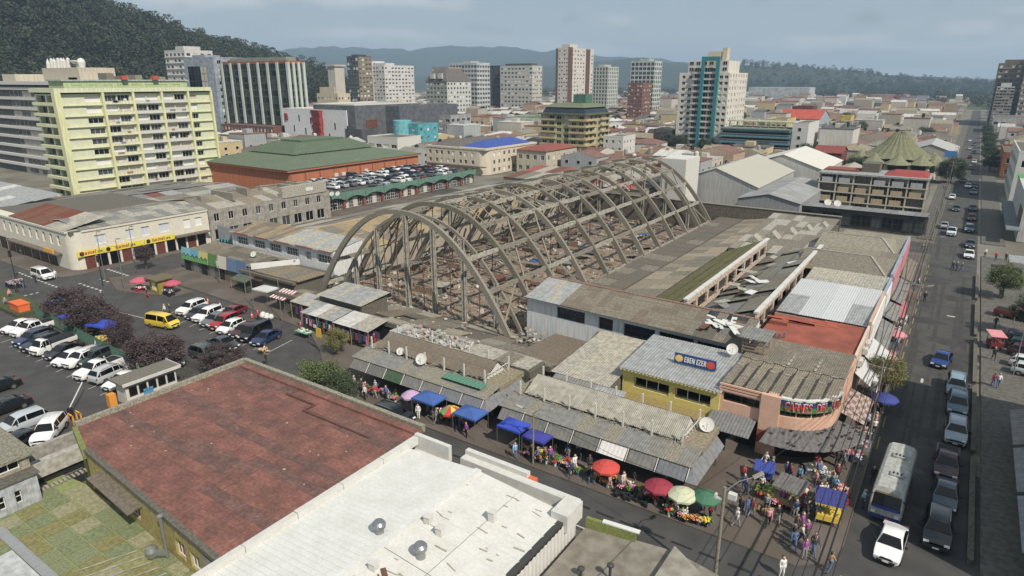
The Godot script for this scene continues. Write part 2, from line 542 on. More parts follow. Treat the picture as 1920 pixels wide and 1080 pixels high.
const PEOPLE:=[
	[-2.88,-42.52,150,1,"tan","blue","nearest the street corner"],
	[-4.16,-43.95,20,2,"dark","dark","walking behind the tan-topped person"],
	[-5.41,-43.43,200,1,"blue","blue","by the drain grate on the corner"],
	[-4.90,-45.16,60,2,"purple","dark","in the middle of the corner pavement"],
	[-5.61,-45.39,330,0,"brown","dark","beside the pole on the corner"],
	[-5.35,-47.43,90,0,"dark","dark","in the shade of the blue cart"],
	[-6.12,-47.29,10,0,"navy","grey","beside the grey-roofed cart"],
	[-4.76,-52.53,30,0,"grey","dark","by the trolley cages"],
	[-5.99,-54.75,200,2,"red","pale","below the curved canopy"],
	[-6.38,-56.16,100,0,"blue","dark","under the curved canopy edge"],
	[-4.70,-56.61,10,0,"dark","dark","beside the flower heap"],
	[-4.17,-56.47,280,1,"grey","dark","left of the pale flowers"],
	[-4.15,-57.69,190,0,"pink","blue","nearest the avenue kerb stalls"],
	[-4.60,-58.41,90,0,"maroon","dark","behind the pink-topped person"],
	[-4.44,-61.78,20,1,"navy","navy","at the canopy tip by the avenue"],
	[-2.00,-51.70,300,0,"sky","dark","at the kerb beside the bus"],
	[-1.84,-55.70,20,0,"black","dark","at the kerb left of the bus roof"],
	[-13.54,-50.87,20,0,"crimson","dark","at the right pavilion end"],
	[-5.48,-40.25,40,0,"white","white","at the bottom edge of the corner"],
	[-2.84,-66.19,90,0,"pink","grey","at the avenue stalls below the blue umbrella"],
	[-2.74,-69.47,0,0,"crimson","dark","behind the avenue stalls"],
	[-2.77,-64.42,10,0,"white","dark","left of the avenue kerb wires"],
	[-3.35,-111.35,10,1,"black","dark","on the avenue pavement by the orange awning"],
	[-3.25,-117.79,200,0,"sky","blue","by the pink awning stalls"],
	[-1.49,-112.62,0,0,"black","dark","at the avenue kerb"],
	[-2.91,-120.41,120,0,"white","navy","among the pink awning stalls"],
	[1.34,-135.83,20,1,"dark","dark","crossing the far avenue, left of three"],
	[1.99,-135.44,30,2,"navy","dark","crossing the far avenue, middle of three"],
	[2.69,-135.52,40,1,"dark","blue","crossing the far avenue, right of three"],
	[6.11,-149.28,0,0,"white","dark","at the far right pavement corner"],
	[7.74,-147.60,0,0,"crimson","dark","right of the far corner crossing"],
	[9.27,-147.73,0,0,"dark","dark","by the far bus shelter"],
	[9.96,-143.81,0,0,"brown","dark","beside the far bus shelter"],
	[7.92,-120.58,10,1,"dark","dark","under the right pavement tree"],
	[7.12,-104.97,30,2,"black","dark","walking on the sunny right pavement"],
	[6.76,-97.91,10,0,"brown","dark","left of a pair by the parked cars"],
	[7.32,-98.29,340,0,"brown","dark","right of a pair by the parked cars"],
	[6.80,-91.91,10,1,"black","black","beside the red cart on the right pavement"],
	[6.66,-83.16,190,1,"maroon","blue","left of a couple on the right pavement"],
	[7.09,-83.29,190,2,"white","blue","right of a couple on the right pavement"],
	[-23.00,-43.13,60,1,"white","pale","in front of the flower rows"],
	[-19.63,-44.01,120,2,"sky","dark","below the red umbrella"],
	[-21.95,-43.85,200,0,"dark","dark","bending by the black flower buckets"],
	[-24.48,-44.62,0,0,"navy","grey","among the flower buckets"],
	[-23.91,-45.53,0,0,"white","navy","by the yellow flowers"],
	[-17.49,-47.38,90,0,"navy","blue","at the crimson umbrella"],
	[-16.43,-47.14,0,0,"white","blue","left of the crimson umbrella"],
	[-15.97,-43.41,40,0,"crimson","black","crouching place beside the black buckets"],
	[-12.24,-44.30,0,0,"orange","dark","under the pale umbrella"],
	[-11.49,-44.81,0,0,"red","dark","under the green umbrella"],
	[-40.22,-42.57,20,0,"white","white","behind the black SUV"],
	[-40.15,-43.27,200,0,"black","dark","under the first blue canopy"],
	[-47.65,-44.07,0,0,"sky","dark","at the left pavilion front"],
	[-45.66,-43.65,0,0,"blue","dark","beside the lilac umbrella"],
	[-47.50,-42.40,0,0,"white","dark","with white hat near the green tree"],
	[-50.29,-43.49,0,0,"pale","dark","at the left pavilion corner"],
	[-68.48,-50.99,60,1,"maroon","black","walking past the clothes stalls"],
	[-77.51,-50.93,20,0,"red","black","by the traffic cones"],
	[-63.51,-42.04,300,0,"black","dark","with a cart behind the parked cars"],
	[-90.38,-44.78,0,0,"white","dark","left of the white SUV, near the kiosk"],
	[-90.19,-45.45,0,0,"dark","dark","left of the parked row"],
	[-100.15,-47.42,0,2,"dark","red","beside the yellow kiosk"],
	[-104.02,-42.62,40,1,"navy","dark","at the crossing by the lamp pole"],
	[-123.16,-44.10,60,1,"white","grey","beside the white van"],
	[-123.21,-41.11,90,2,"black","dark","on the zebra crossing, right of a group"],
	[-119.80,-37.22,90,1,"black","black","on the zebra crossing, middle of a group"],
	[-116.94,-35.33,80,0,"pink","dark","on the zebra crossing, left of a group"],
	[-121.46,-38.78,90,2,"dark","blue","behind the group on the crossing"],
	[-113.13,-33.44,80,0,"grey","dark","in the dark group at the left edge"],
	[-78.21,-31.10,0,0,"teal","dark","at the fruit stand under the plum tree"],
	[-72.86,-32.14,0,0,"green","dark","at the fruit stand by the fence"],
	[-72.42,-33.30,0,0,"red","dark","right of the fruit stand"],
	[-69.12,-33.03,0,0,"dark","dark","beside the white booth"],
	[-84.96,-33.20,0,0,"white","dark","below the blue tent"],
	[-145.75,-47.52,30,0,"grey","dark","on the far left pavement"],
	[-137.46,-52.20,0,0,"red","dark","at the yellow sign shop door"],
]
func build_ground()->void:
	var g:=nb()
	g.slab(-6500,6500,-0.6,-0.02,-6500,3000)
	struct("ground",g,M.ground)
	var p:=nb()
	p.slab(-6400,6400,-0.3,0.0,-6400,-930)
	struct("river_plain",p,M.plain)
func build_streets()->void:
	var r:=nb()
	r.prism([V2(-136,30),V2(14,30),V2(14,-62),V2(-136,-62)],-0.3,0.0)
	struct("road",r,M.asphalt)
	r=nb()
	r.slab(-2.4,5.0,-0.3,0.0,-900,-62)
	struct("avenue",r,M.asphalt2)
	for a in [["street_beside_market",-124.6,-112.6,-700.0,-62.0],["street_behind_market",-700.0,-2.4,-157.0,-146.5],["street_to_left",-500.0,-136.0,-50.0,-36.0],["cross_street",-600.0,300.0,-285.0,-275.0]]:
		r=nb()
		if a[0]=="street_behind_market":
			r.slab(a[1],a[2],-0.3,0.004,a[3],a[4])
		else:
			r.slab(a[1],a[2],-0.3,-0.004,a[3],a[4])
		struct(a[0],r,M.asphalt2)
	pavement("market_pavement",[V2(-112.4,-62),V2(-112,-56.6),V2(-104,-53.9),V2(-88,-53.5),V2(-77,-53),V2(-68.5,-52.2),V2(-62,-48.6),V2(-55,-43.6),V2(-50.5,-41.8),V2(-5,-41.8),V2(-2.9,-43.6),V2(-2.5,-46),V2(-2.5,-146),V2(-112.4,-146)])
	pavement("near_pavement",[V2(-66,20),V2(-66,-33.5),V2(-62,-36.8),V2(-4.6,-36.6),V2(-2.6,-34.6),V2(-2.5,20)])
	pavement("kiosk_pavement",[V2(-116.5,-49.3),V2(-108,-46.6),V2(-97.5,-49.8),V2(-97.5,-53.2),V2(-103,-53.2),V2(-112.5,-54.5)])
	pavement("corner_pavement",[V2(-124.8,-43.5),V2(-122.6,-46),V2(-122.6,-146),V2(-136,-146),V2(-136,-52),V2(-300,-52),V2(-300,-43.5)])
	pavement("avenue_pavement",[V2(5.6,-40),V2(5.6,-150),V2(13.4,-150),V2(13.4,-40)],"kerb")
	pavement("far_avenue_pavement",[V2(5.6,-162),V2(5.6,-700),V2(9.6,-700),V2(9.6,-162)],"kerb")
	pavement("far_left_pavement",[V2(-5.6,-160),V2(-5.6,-700),V2(-2.6,-700),V2(-2.6,-160)],"kerb")
	pavement("parking_island",[V2(-106,-36.5),V2(-104,-37.6),V2(-86,-36.2),V2(-68,-33.9),V2(-66.5,-32.9),V2(-68,-32.2),V2(-104,-34.2)])
	for z in [-49.0,-66.0,-83.0,-100.0,-118.0]:
		var b:=nb()
		b.slab(4.86,5.14,0.0,0.34,z-15.4,z)
		b.slab(4.80,5.20,0.34,0.42,z-15.5,z+0.1)
		one("road_divider",b,M.concrete_dark,"low dark concrete divider, %s length along the avenue's right edge"%{-49.0: "nearest",-66.0: "second",-83.0: "third",-100.0: "fourth",-118.0: "farthest"}[z],"divider",ZR,"dividers along the avenue")
	var w:=nb()
	var y:=nb()
	dashes(w,V2(-133,-42.2),V2(-117.3,-42.1),12,0.35)
	dashes(w,V2(-117.3,-36.4),V2(-117.3,-39.6),4,0.35)
	dashes(w,V2(-117.2,-45.1),V2(-109.5,-45.3),6,0.35)
	dashes(w,V2(-117.2,-48.3),V2(-113.6,-48.3),3,0.35)
	dashes(w,V2(-122.4,-52),V2(-112.6,-52),9,0.5)
	dashes(y,V2(-116.6,-36.0),V2(-111.7,-35.5),1,0.2)
	dashes(w,V2(-103.5,-41),V2(-86,-43.2),1,0.12)
	dashes(w,V2(-68,-28),V2(-62,-29),1,0.15)
	dashes(w,V2(-24,-37.2),V2(-9,-37.2),1,0.12)
	dashes(w,V2(-2.2,-42.4),V2(4.6,-42.2),1,0.5)
	dashes(w,V2(0.2,-81.5),V2(0.2,-80.3),1,0.25)
	dashes(w,V2(1.6,-107.5),V2(2.6,-107.5),1,0.4)
	dashes(y,V2(-2.2,-62),V2(-2.2,-140),16,0.14)
	for k in 13:
		var x:=-103.0+2.6*k
		dashes(w,V2(x,-27.4),V2(x-0.9,-32.3),1,0.1)
	for k in 11:
		var x:=-90.4+2.36*k
		dashes(w,V2(x,-44.2),V2(x-1.0,-49.0),1,0.1)
	for k in 5:
		dashes(y,V2(-64.5+k*0.8,-24.0),V2(-66+k*0.8,-26.4),1,0.15)
	struct("white_road_markings",w,M.line_white)
	struct("yellow_road_markings",y,M.line_yellow)
	var seam:=nb()
	for k in 26:
		var x:=-56.0+2.05*k
		seam.slab(x,x+1.55,0.0,0.005,-39.62-0.02*(k%3),-39.4)
	struct("road_drain",seam,M.black)
	var tar:=nb()
	for k in 46:
		var at:=V2(R(-120,4),R(-58,-20))
		if k>22:
			at=V2(R(-2,4.4),R(-140,-45))
		if Geometry2D.is_point_in_polygon(at,PackedVector2Array([V2(-62,-48),V2(-2.6,-41),V2(-2.6,-150),V2(-70,-150)])):
			continue
		var poly:=[]
		var s:=R(0.5,1.9)
		for i in 7:
			poly.append(at+V2(cos(TAU*i/7)*s*R(0.6,1.3)*1.5,sin(TAU*i/7)*s*R(0.6,1.2)))
		tar.prism(poly,0.0,0.003+0.0001*k)
	for k in 22:
		var x:=R(-2.0,4.0)
		var z:=R(-150,-60)
		tar.slab(x,x+R(0.15,0.7),0.0,0.0022+0.00005*k,z-R(6,34),z)
	struct("road_repair_patches",tar,worn(70,69,68,"asphalt",0.09,"speck",0.7))
	var n:=0
	for a in [[-80,-40.2],[-60,-43.5],[-95,-24],[-30,-39.0],[-14,-38.6],[1.2,-60],[2.4,-95],[-0.6,-112],[-118,-60],[-108,-42]]:
		var mh:=nb()
		mh.lathe(V(a[0],0,a[1]),[V2(0.42,0.0),V2(0.42,0.015),V2(0.36,0.015),V2(0.34,0.008),V2(0,0.012)],16,false)
		one("manhole_cover",mh,M.dark_steel,"round dark iron manhole cover %s"%["in the plaza beside the parked row","in the street by the small green tree","in the fenced car park","before the right flower pavilion","near the bottom street corner","beside the bus","in the sunny avenue near the blue car","farther up the sunny avenue","in the side street by the terrace","at the left junction"][n],"manhole cover",ZR,"manhole covers")
		n+=1
func dashes(mb:MB,a:Vector2,b:Vector2,n:int,w:float)->void:
	var d:=(b-a).normalized()
	var s:=V2(-d.y,d.x)*w*0.5
	for i in n:
		var p:=a.lerp(b,float(i)/n)
		var q:=a.lerp(b,(i+(0.55 if n>1 else 1.0))/n)
		mb.quad(v3(p+s,0.012),v3(q+s,0.012),v3(q-s,0.012),v3(p-s,0.012))
func v3(p:Vector2,y:float)->Vector3:
	return V(p.x,y,p.y)
func pavement(called:String,poly:Array,m:="pavement")->void:
	var a:=nb()
	a.prism(poly,-0.3,0.13)
	struct(called,a,M[m])
	var k:=nb()
	var n:=poly.size()
	var pp:=PackedVector2Array(poly)
	var ins:=Geometry2D.offset_polygon(pp,-0.22)
	if ins.size()==1 and ins[0].size()==n:
		var q:=ins[0]
		var best:=0
		for i in n:
			if q[i].distance_to(pp[0])<q[best].distance_to(pp[0]):
				best=i
		for i in n:
			var a0:=pp[i]
			var a1:=pp[(i+1)%n]
			var b0:=q[(best+i)%n]
			var b1:=q[(best+i+1)%n]
			k.quad(v3(a0,0.137),v3(a1,0.137),v3(b1,0.137),v3(b0,0.137))
		struct(called+"_kerb",k,M.kerb)
func hill_height(x:float,z:float)->float:
	var zs:=[-1000.0,-640.0,-575.0,-522.0,-506.0,-437.0,-391.0,-347.0,-304.0,-250.0,-180.0,0.0]
	var hs:=[0.0,0.0,0.0,0.0,36.0,54.0,63.0,75.0,92.0,103.0,105.0,100.0]
	var h:=0.0
	for i in zs.size()-1:
		if z>=zs[i] and z<=zs[i+1]:
			h=lerpf(hs[i],hs[i+1],(z-zs[i])/(zs[i+1]-zs[i]))
	var d:=absf(x+700.0)
	var f:=clampf(1.0-d/270.0,0,1)
	h*=f*f*(3-2*f)
	var q:=V2(x+587,z+467).length()
	h=maxf(h,18.0*clampf(1.0-q/48.0,0,1)**0.7)
	return h
func tree_clump(seed_:int,cards:int,size:float,tall:float)->MB:
	var mb:=nb()
	mb.tinted=true
	var g:=RandomNumberGenerator.new()
	g.seed=seed_
	mb.col=Color(0.10,0.08,0.065)
	mb.tube([ZR,V(0,tall*0.6,0)],[tall*0.025,tall*0.012],4,false)
	for i in cards:
		var t:=g.randf_range(0.25,1.0)
		var r:=tall*0.24*sqrt(maxf(0.02,1.0-pow((t-0.55)/0.48,2.0)))*sqrt(g.randf_range(0.1,1.0))
		var a:=g.randf()*TAU
		var p:=V(cos(a)*r,tall*t,sin(a)*r)
		var s:=size*g.randf_range(0.6,1.3)
		var u:=V(g.randf_range(-1,1),g.randf_range(-0.5,0.7),g.randf_range(-1,1)).normalized()
		var w:=u.cross(V(g.randf_range(-1,1),g.randf_range(0.2,1),g.randf_range(-1,1))).normalized()
		var b:=g.randf_range(0.85,1.12)
		mb.col=Color(0.052*b,0.066*b,0.04*b)
		mb.tri(p-u*s,p+u*s*0.8+w*s*0.4,p+w*s*1.1)
		mb.tri(p-u*s*0.5-w*s*0.6,p+u*s-w*s*0.3,p+w*s*0.7)
	return mb
func scatter(called:String,places:Array,protos:Array,label:String,category:String)->void:
	var root:=Node3D.new()
	root.name=called
	add_child(root)
	tag(root,label,category)
	root.set_meta("kind","stuff")
	for k in protos.size():
		var mine:=[]
		for i in places.size():
			if i%protos.size()==k:
				mine.append(places[i])
		var mm:=MultiMesh.new()
		mm.transform_format=MultiMesh.TRANSFORM_3D
		mm.use_colors=true
		mm.mesh=protos[k]
		mm.instance_count=mine.size()
		for i in mine.size():
			mm.set_instance_transform(i,mine[i][0])
			mm.set_instance_color(i,mine[i][1])
		var mi:=MultiMeshInstance3D.new()
		mi.name="tree_mass"
		mi.multimesh=mm
		mi.set_meta("kind","stuff")
		root.add_child(mi,true)
func build_hills()->void:
	var nz:=FastNoiseLite.new()
	nz.seed=12
	nz.frequency=0.008
	var g:=nb()
	var x0:=-980.0
	var z0:=-680.0
	var st:=14.0
	for i in 40:
		for j in 50:
			var q:=[]
			for o in [[0,0],[0,1],[1,1],[1,0]]:
				var x:float=x0+(i+o[0])*st
				var z:float=z0+(j+o[1])*st
				q.append(V(x,hill_height(x,z)+(nz.get_noise_2d(x,z)*6.0 if hill_height(x,z)>4 else 0.0)-0.4,z))
			g.quad(q[0],q[1],q[2],q[3])
	struct("wooded_hill",g,worn(84,82,64,"leafy",0.02,"grime",0.06))
	var protos:=[]
	for k in 4:
		protos.append(tree_clump(40+k,260,0.62,13.0+2.5*k).mesh(M.vertex))
	var places:=[]
	for k in 14000:
		var x:=R(-760,-440)
		var z:=R(-600,-120)
		var h:=hill_height(x,z)
		if h<6.0:
			continue
		var s:=R(0.65,1.35)
		var b:=R(0.7,1.15)
		var tint:=Color(b*R(0.85,1.2),b,b*R(0.8,1.0))
		places.append([Transform3D(BU(R(0,TAU)).scaled(V(s*1.15,s*R(0.8,1.15),s*1.15)),V(x,h+nz.get_noise_2d(x,z)*6.0-1.0,z)),tint])
		if places.size()>=7500:
			break
	scatter("hill_forest",places,protos,"dark dense woodland covering the hill at the left","forest")
	far_ridge("far_ridge",[[60,4800,60],[53,4800,210],[50,4800,235],[45,4800,232],[40,4800,240],[35,4800,228],[31,4800,226],[26,4800,190],[20,4800,150],[14,4800,110],[6,4800,60],[-4,4800,30]],1500.0,worn(62,76,56,"leafy",0.004,"grime",0.012),21)
	far_ridge("middle_ridge",[[44,3000,40],[37,3000,70],[31,3000,96],[27,3000,110],[24,3000,116],[21,3000,110],[18,3000,96],[14,3000,70],[10,3000,40]],800.0,worn(62,76,56,"leafy",0.004,"grime",0.012),22)
	far_ridge("near_ridge",[[21,2100,20],[18.5,2100,72],[16,2100,76],[13,2100,70],[10,2100,58],[7.5,2100,50],[5.5,2100,38],[3,2100,30],[-2,2100,22]],420.0,worn(62,76,56,"leafy",0.004,"grime",0.012),23)
	places=[]
	for k in 1500:
		var az:=deg_to_rad(R(-3,20))
		var d:=R(1750,2130)
		var p:=V(-sin(az)*d,0,-cos(az)*d)
		p.y=ridge_at([[21,2100,20],[18.5,2100,72],[16,2100,76],[13,2100,70],[10,2100,58],[7.5,2100,50],[5.5,2100,38],[3,2100,30],[-2,2100,22]],rad_to_deg(az))*clampf((d-1680)/420.0,0,1)**1.3-3.0
		var s:=R(0.5,0.95)
		var b:=R(0.6,1.1)
		places.append([Transform3D(BU(R(0,TAU)).scaled(V(s*1.4,s,s*1.4)),p),Color(b,b,b)])
	for k in 700:
		var az:=deg_to_rad(R(-5,40))
		var d:=R(950,1750)
		var s:=R(0.5,0.95)
		var b:=R(0.7,1.3)
		places.append([Transform3D(BU(R(0,TAU)).scaled(V(s*1.9,s,s*1.9)),V(-sin(az)*d,-1,-cos(az)*d)),Color(b,b,b)])
	scatter("far_woods",places,protos,"dark far woods on the low ridge and plain beyond the city","forest")
func ridge_at(prof:Array,az:float)->float:
	for i in prof.size()-1:
		if az<=prof[i][0] and az>=prof[i+1][0]:
			var t:float=(prof[i][0]-az)/(prof[i][0]-prof[i+1][0])
			t=t*t*(3-2*t)
			return lerpf(prof[i][2],prof[i+1][2],t)
	return 0.0
func far_ridge(called:String,prof:Array,depth:float,m:Material,sd:int)->void:
	var nz:=FastNoiseLite.new()
	nz.seed=sd
	nz.frequency=0.0022
	nz.fractal_octaves=5
	var g:=nb()
	var a0:float=prof[0][0]
	var a1:float=prof[prof.size()-1][0]
	var D:float=prof[0][1]
	var na:=130
	var nd:=14
	var pts:=[]
	for i in na+1:
		var row:=[]
		var az:=lerpf(a0,a1,float(i)/na)
		var top:=ridge_at(prof,az)
		for j in nd+1:
			var t:=float(j)/nd
			var d:=D-depth+depth*1.6*t
			var k:=clampf(t*1.6,0,1)
			k=k*k*(3-2*k) if t<0.625 else 1.0-(t-0.625)*2.0
			var p:=V(-sin(deg_to_rad(az))*d,0,-cos(deg_to_rad(az))*d)
			p.y=top*k*(1.0+0.2*nz.get_noise_2d(p.x,p.z))+nz.get_noise_2d(p.x*4,p.z*4)*0.04*top-1.0
			row.append(p)
		pts.append(row)
	for i in na:
		for j in nd:
			g.quad(pts[i][j],pts[i+1][j],pts[i+1][j+1],pts[i][j+1])
	struct(called,g,m)
func facade(t:Node3D,O:Vector3,U:Vector3,W:float,H:float,rects:Array,wall:Material,o:={})->void:
	var N:=U.cross(UP)
	var depth:float=o.get("depth",0.22)
	var us:={0.0:1,snappedf(W,0.001):1}
	var vs:={0.0:1,snappedf(H,0.001):1}
	for r in rects:
		us[snappedf(r.position.x,0.001)]=1
		us[snappedf(r.end.x,0.001)]=1
		vs[snappedf(r.position.y,0.001)]=1
		vs[snappedf(r.end.y,0.001)]=1
	var ul:=us.keys()
	var vl:=vs.keys()
	ul.sort()
	vl.sort()
	var ui:={}
	var vi:={}
	for i in ul.size():
		ui[ul[i]]=i
	for i in vl.size():
		vi[vl[i]]=i
	var hole:={}
	for r in rects:
		for i in range(ui[snappedf(r.position.x,0.001)],ui[snappedf(r.end.x,0.001)]):
			for j in range(vi[snappedf(r.position.y,0.001)],vi[snappedf(r.end.y,0.001)]):
				hole[Vector2i(i,j)]=1
	var mb:=nb()
	for j in vl.size()-1:
		var i:=0
		while i<ul.size()-1:
			if hole.has(Vector2i(i,j)):
				i+=1
				continue
			var k:=i
			while k+1<ul.size()-1 and not hole.has(Vector2i(k+1,j)):
				k+=1
			var a:Vector3=O+U*ul[i]+UP*vl[j]
			var b:Vector3=O+U*ul[k+1]+UP*vl[j]
			var up:Vector3=UP*(vl[j+1]-vl[j])
			mb.quad(a,b,b+up,a+up)
			i=k+1
	var back:=-N*depth
	for r in rects:
		var a:Vector3=O+U*r.position.x+UP*r.position.y
		var b:Vector3=a+U*r.size.x
		var c:Vector3=b+UP*r.size.y
		var d:Vector3=a+UP*r.size.y
		mb.quad(a,b,b+back,a+back)
		mb.quad(b,c,c+back,b+back)
		mb.quad(c,d,d+back,c+back)
		mb.quad(d,a,a+back,d+back)
	put(t,o.get("wall_name","wall"),mb,wall)
	var fm:Material=o.get("frame",M.frame_white)
	var panes:Array=o.get("panes",["glass_dark","glass_dark","glass_blue","glass_grey","curtain","glass_dark","blind"])
	var B:=Basis(U,UP,N)
	for r in rects:
		var p:Vector3=O+U*(r.position.x+r.size.x/2)+UP*(r.position.y+r.size.y/2)+back
		if o.get("open",false) and rng.randf()<0.35:
			continue
		window(t,p,B,r.size.x,r.size.y,fm,M[pick(panes)],o.get("bars",Vector2i(2,1)),o.get("split",false))
func window(t:Node3D,p:Vector3,B:Basis,w:float,h:float,fm:Material,pm:Material,bars:=Vector2i(2,1),split:=false,called:="window")->MeshInstance3D:
	var key:="win %.2f %.2f %d %d %s"%[w,h,bars.x,bars.y,split]
	if not cache.has(key):
		var f:=nb()
		var q:=0.06 if w>0.9 else 0.045
		f.slab(-w/2,w/2,-h/2,-h/2+q,0.0,0.06)
		f.slab(-w/2,w/2,h/2-q,h/2,0.0,0.06)
		f.slab(-w/2,-w/2+q,-h/2+q,h/2-q,0.0,0.06)
		f.slab(w/2-q,w/2,-h/2+q,h/2-q,0.0,0.06)
		for i in range(1,bars.x):
			var x:=-w/2+w*i/bars.x
			f.slab(x-q/2,x+q/2,-h/2+q,h/2-q,0.01,0.05)
		for i in range(1,bars.y):
			var y:=-h/2+h*i/bars.y
			f.slab(-w/2+q,w/2-q,y-q/2,y+q/2,0.012,0.048)
		var am:=f.mesh()
		var g:=nb()
		g.quad(V(-w/2,-h/2,0.012),V(w/2,-h/2,0.012),V(w/2,h/2,0.012),V(-w/2,h/2,0.012))
		if not split:
			g.into(am)
			cache[key]=[am]
		else:
			cache[key]=[am,g.mesh()]
	var c:Array=cache[key]
	var win:=inst(t,called,c[0],p,B,fm)
	if split:
		var pn:=MeshInstance3D.new()
		pn.name="pane"
		pn.mesh=c[1]
		pn.set_surface_override_material(0,pm)
		win.add_child(pn,true)
	else:
		win.set_surface_override_material(1,pm)
	return win
func grid(W:float,H:float,cols:int,rows:int,ww:float,wh:float,v0:=1.0,u0:=-1.0,u1:=-1.0)->Array:
	var out:=[]
	if u0<0:
		u0=0.0
	if u1<0:
		u1=W
	var du:=(u1-u0)/cols
	var dv:=(H-v0*0.4)/rows
	for j in rows:
		for i in cols:
			out.append(Rect2(u0+du*(i+0.5)-ww/2,v0+dv*j,ww,wh))
	return out
func shell(t:Node3D,x0:float,x1:float,z0:float,z1:float,y0:float,y1:float,wall:Material,front:Array,side:Array,o:={})->void:
	facade(t,V(x0,y0,z1),RT,x1-x0,y1-y0,front,o.get("front_wall",wall),o)
	facade(t,V(x1,y0,z1),FW,z1-z0,y1-y0,side,o.get("side_wall",wall),o)
	var b:=nb()
	b.quad(V(x1,y0,z0),V(x0,y0,z0),V(x0,y1,z0),V(x1,y1,z0))
	b.quad(V(x0,y0,z0),V(x0,y0,z1),V(x0,y1,z1),V(x0,y1,z0))
	put(t,"wall",b,wall)
	reserved.append(Rect2(x0,z0,x1-x0,z1-z0))
func flat_roof(t:Node3D,x0:float,x1:float,z0:float,z1:float,y:float,m:Material,pm:Material,ph:=0.5,pw:=0.25)->void:
	sl(t,"roof",m,[x0+0.01,x1-0.01,y-0.25,y-0.02,z0+0.01,z1-0.01])
	if ph>0:
		var p:=nb()
		p.slab(x0-0.03,x1+0.03,y,y+ph,z1-pw,z1+0.03)
		p.slab(x0-0.03,x1+0.03,y,y+ph,z0-0.03,z0+pw)
		p.slab(x0-0.03,x0+pw,y,y+ph,z0+pw,z1-pw)
		p.slab(x1-pw,x1+0.03,y,y+ph,z0+pw,z1-pw)
		put(t,"parapet",p,pm)
func sheets(t:Node3D,a:Vector3,b:Vector3,d:Vector3,nu:int,nv:int,mats:Array,ribs_:int,amp:=0.04,gap:=0.0,jitter:=0.02,called:="roof_sheet",skip:=0.0)->void:
	var U:=(b-a).normalized()
	var V:=(d-a).normalized()
	var w:=a.distance_to(b)/nu
	var l:=a.distance_to(d)/nv
	var Y:=U.cross(V).normalized()
	var B:=Basis(U,Y,-V)
	var key:="sheet %.3f %.3f %d %.3f"%[w,l,ribs_,amp]
	if not cache.has(key):
		var mb:=nb()
		if ribs_>0:
			mb.ribs(V(gap/2,0,0),V(w-gap/2,0,0),V(w-gap/2,0,-l),V(gap/2,0,-l),ribs_,amp)
		else:
			mb.slab(gap/2,w-gap/2,-0.05,0.0,-l+gap/2,-gap/2)
		cache[key]=mb.mesh()
	for j in nv:
		for i in nu:
			if skip>0 and rng.randf()<skip:
				continue
			var tilt:=Basis(U,R(0.002,0.012)+(0.03/l if nv>1 else 0.0))*Basis(V,R(-jitter,jitter)*0.25)
			inst(t,called,cache[key],a+U*w*i+V*l*j+Y*(0.012+R(0,jitter)),tilt*B,pick(mats))
func dish(t:Node3D,p:Vector3,r:=0.5,turn:=0.6)->void:
	var key:="dish"
	if not cache.has(key):
		var m:=nb()
		m.lathe(ZR,[V2(0,0),V2(0.5,0.04),V2(0.85,0.13),V2(1.0,0.2),V2(1.02,0.2),V2(0.86,0.1),V2(0.5,0.0),V2(0,-0.04)],16)
		cache[key]=m.mesh()
		var s:=nb()
		s.beam(V(0,0,0.9),V(0,0.75,0),0.05,0.05)
		s.beam(V(0,-0.05,0),V(0,-0.5,-0.3),0.09,0.09)
		s.box(V(0,0.75,0),V(0.16,0.16,0.16))
		cache["dish_arm"]=s.mesh()
	var B:=BU(turn)*Basis(RT,0.95)
	inst(t,"reflector",cache[key],p+V(0,r*1.0,0),B.scaled(Vector3.ONE*r),M.white_wall)
	inst(t,"arm",cache["dish_arm"],p+V(0,r*1.0,0),B.scaled(Vector3.ONE*r),M.steel)
	sl(t,"mast",M.steel,[p.x-0.035,p.x+0.035,p.y-0.1,p.y+r,p.z-0.25,p.z-0.18])
const AX:=-60.9
const AW:=18.3
func arch_y(u:float,rise:=15.0)->float:
	return 0.5+rise*(1.0-pow(absf(u),2.2))
func arch_rib(z:float,w:float,rise:float,thick:float,wide:float)->MB:
	var mb:=nb()
	var n:=36
	var pts:=[]
	for i in n+1:
		var s:=-1.0+2.0*i/n
		var u:=sin(s*PI/2)*0.35+s*0.65
		pts.append(V2(u*w,arch_y(u,rise)))
	var nor:=[]
	for i in n+1:
		var d:Vector2=(pts[mini(i+1,n)]-pts[maxi(i-1,0)]).normalized()
		nor.append(V2(-d.y,d.x))
	for i in n:
		var th0:=thick*(1.0+0.45*absf(pts[i].x)/w)
		var th1:=thick*(1.0+0.45*absf(pts[i+1].x)/w)
		var a:Vector2=pts[i]
		var b:Vector2=pts[i+1]
		var a2:Vector2=a-nor[i]*th0
		var b2:Vector2=b-nor[i+1]*th1
		var f:=func(p:Vector2,dz:float)->Vector3:return V(AX+p.x,p.y,z+dz)
		var na:=V(nor[i].x,nor[i].y,0)
		var nb:=V(nor[i+1].x,nor[i+1].y,0)
		var h:=wide/2
		mb.quadn(f.call(a,h),f.call(b,h),f.call(b,-h),f.call(a,-h),na,nb,nb,na)
		mb.quadn(f.call(a2,-h),f.call(b2,-h),f.call(b2,h),f.call(a2,h),-na,-nb,-nb,-na)
		mb.quad(f.call(a2,h),f.call(b2,h),f.call(b,h),f.call(a,h))
		mb.quad(f.call(a,-h),f.call(b,-h),f.call(b2,-h),f.call(a2,-h))
	return mb
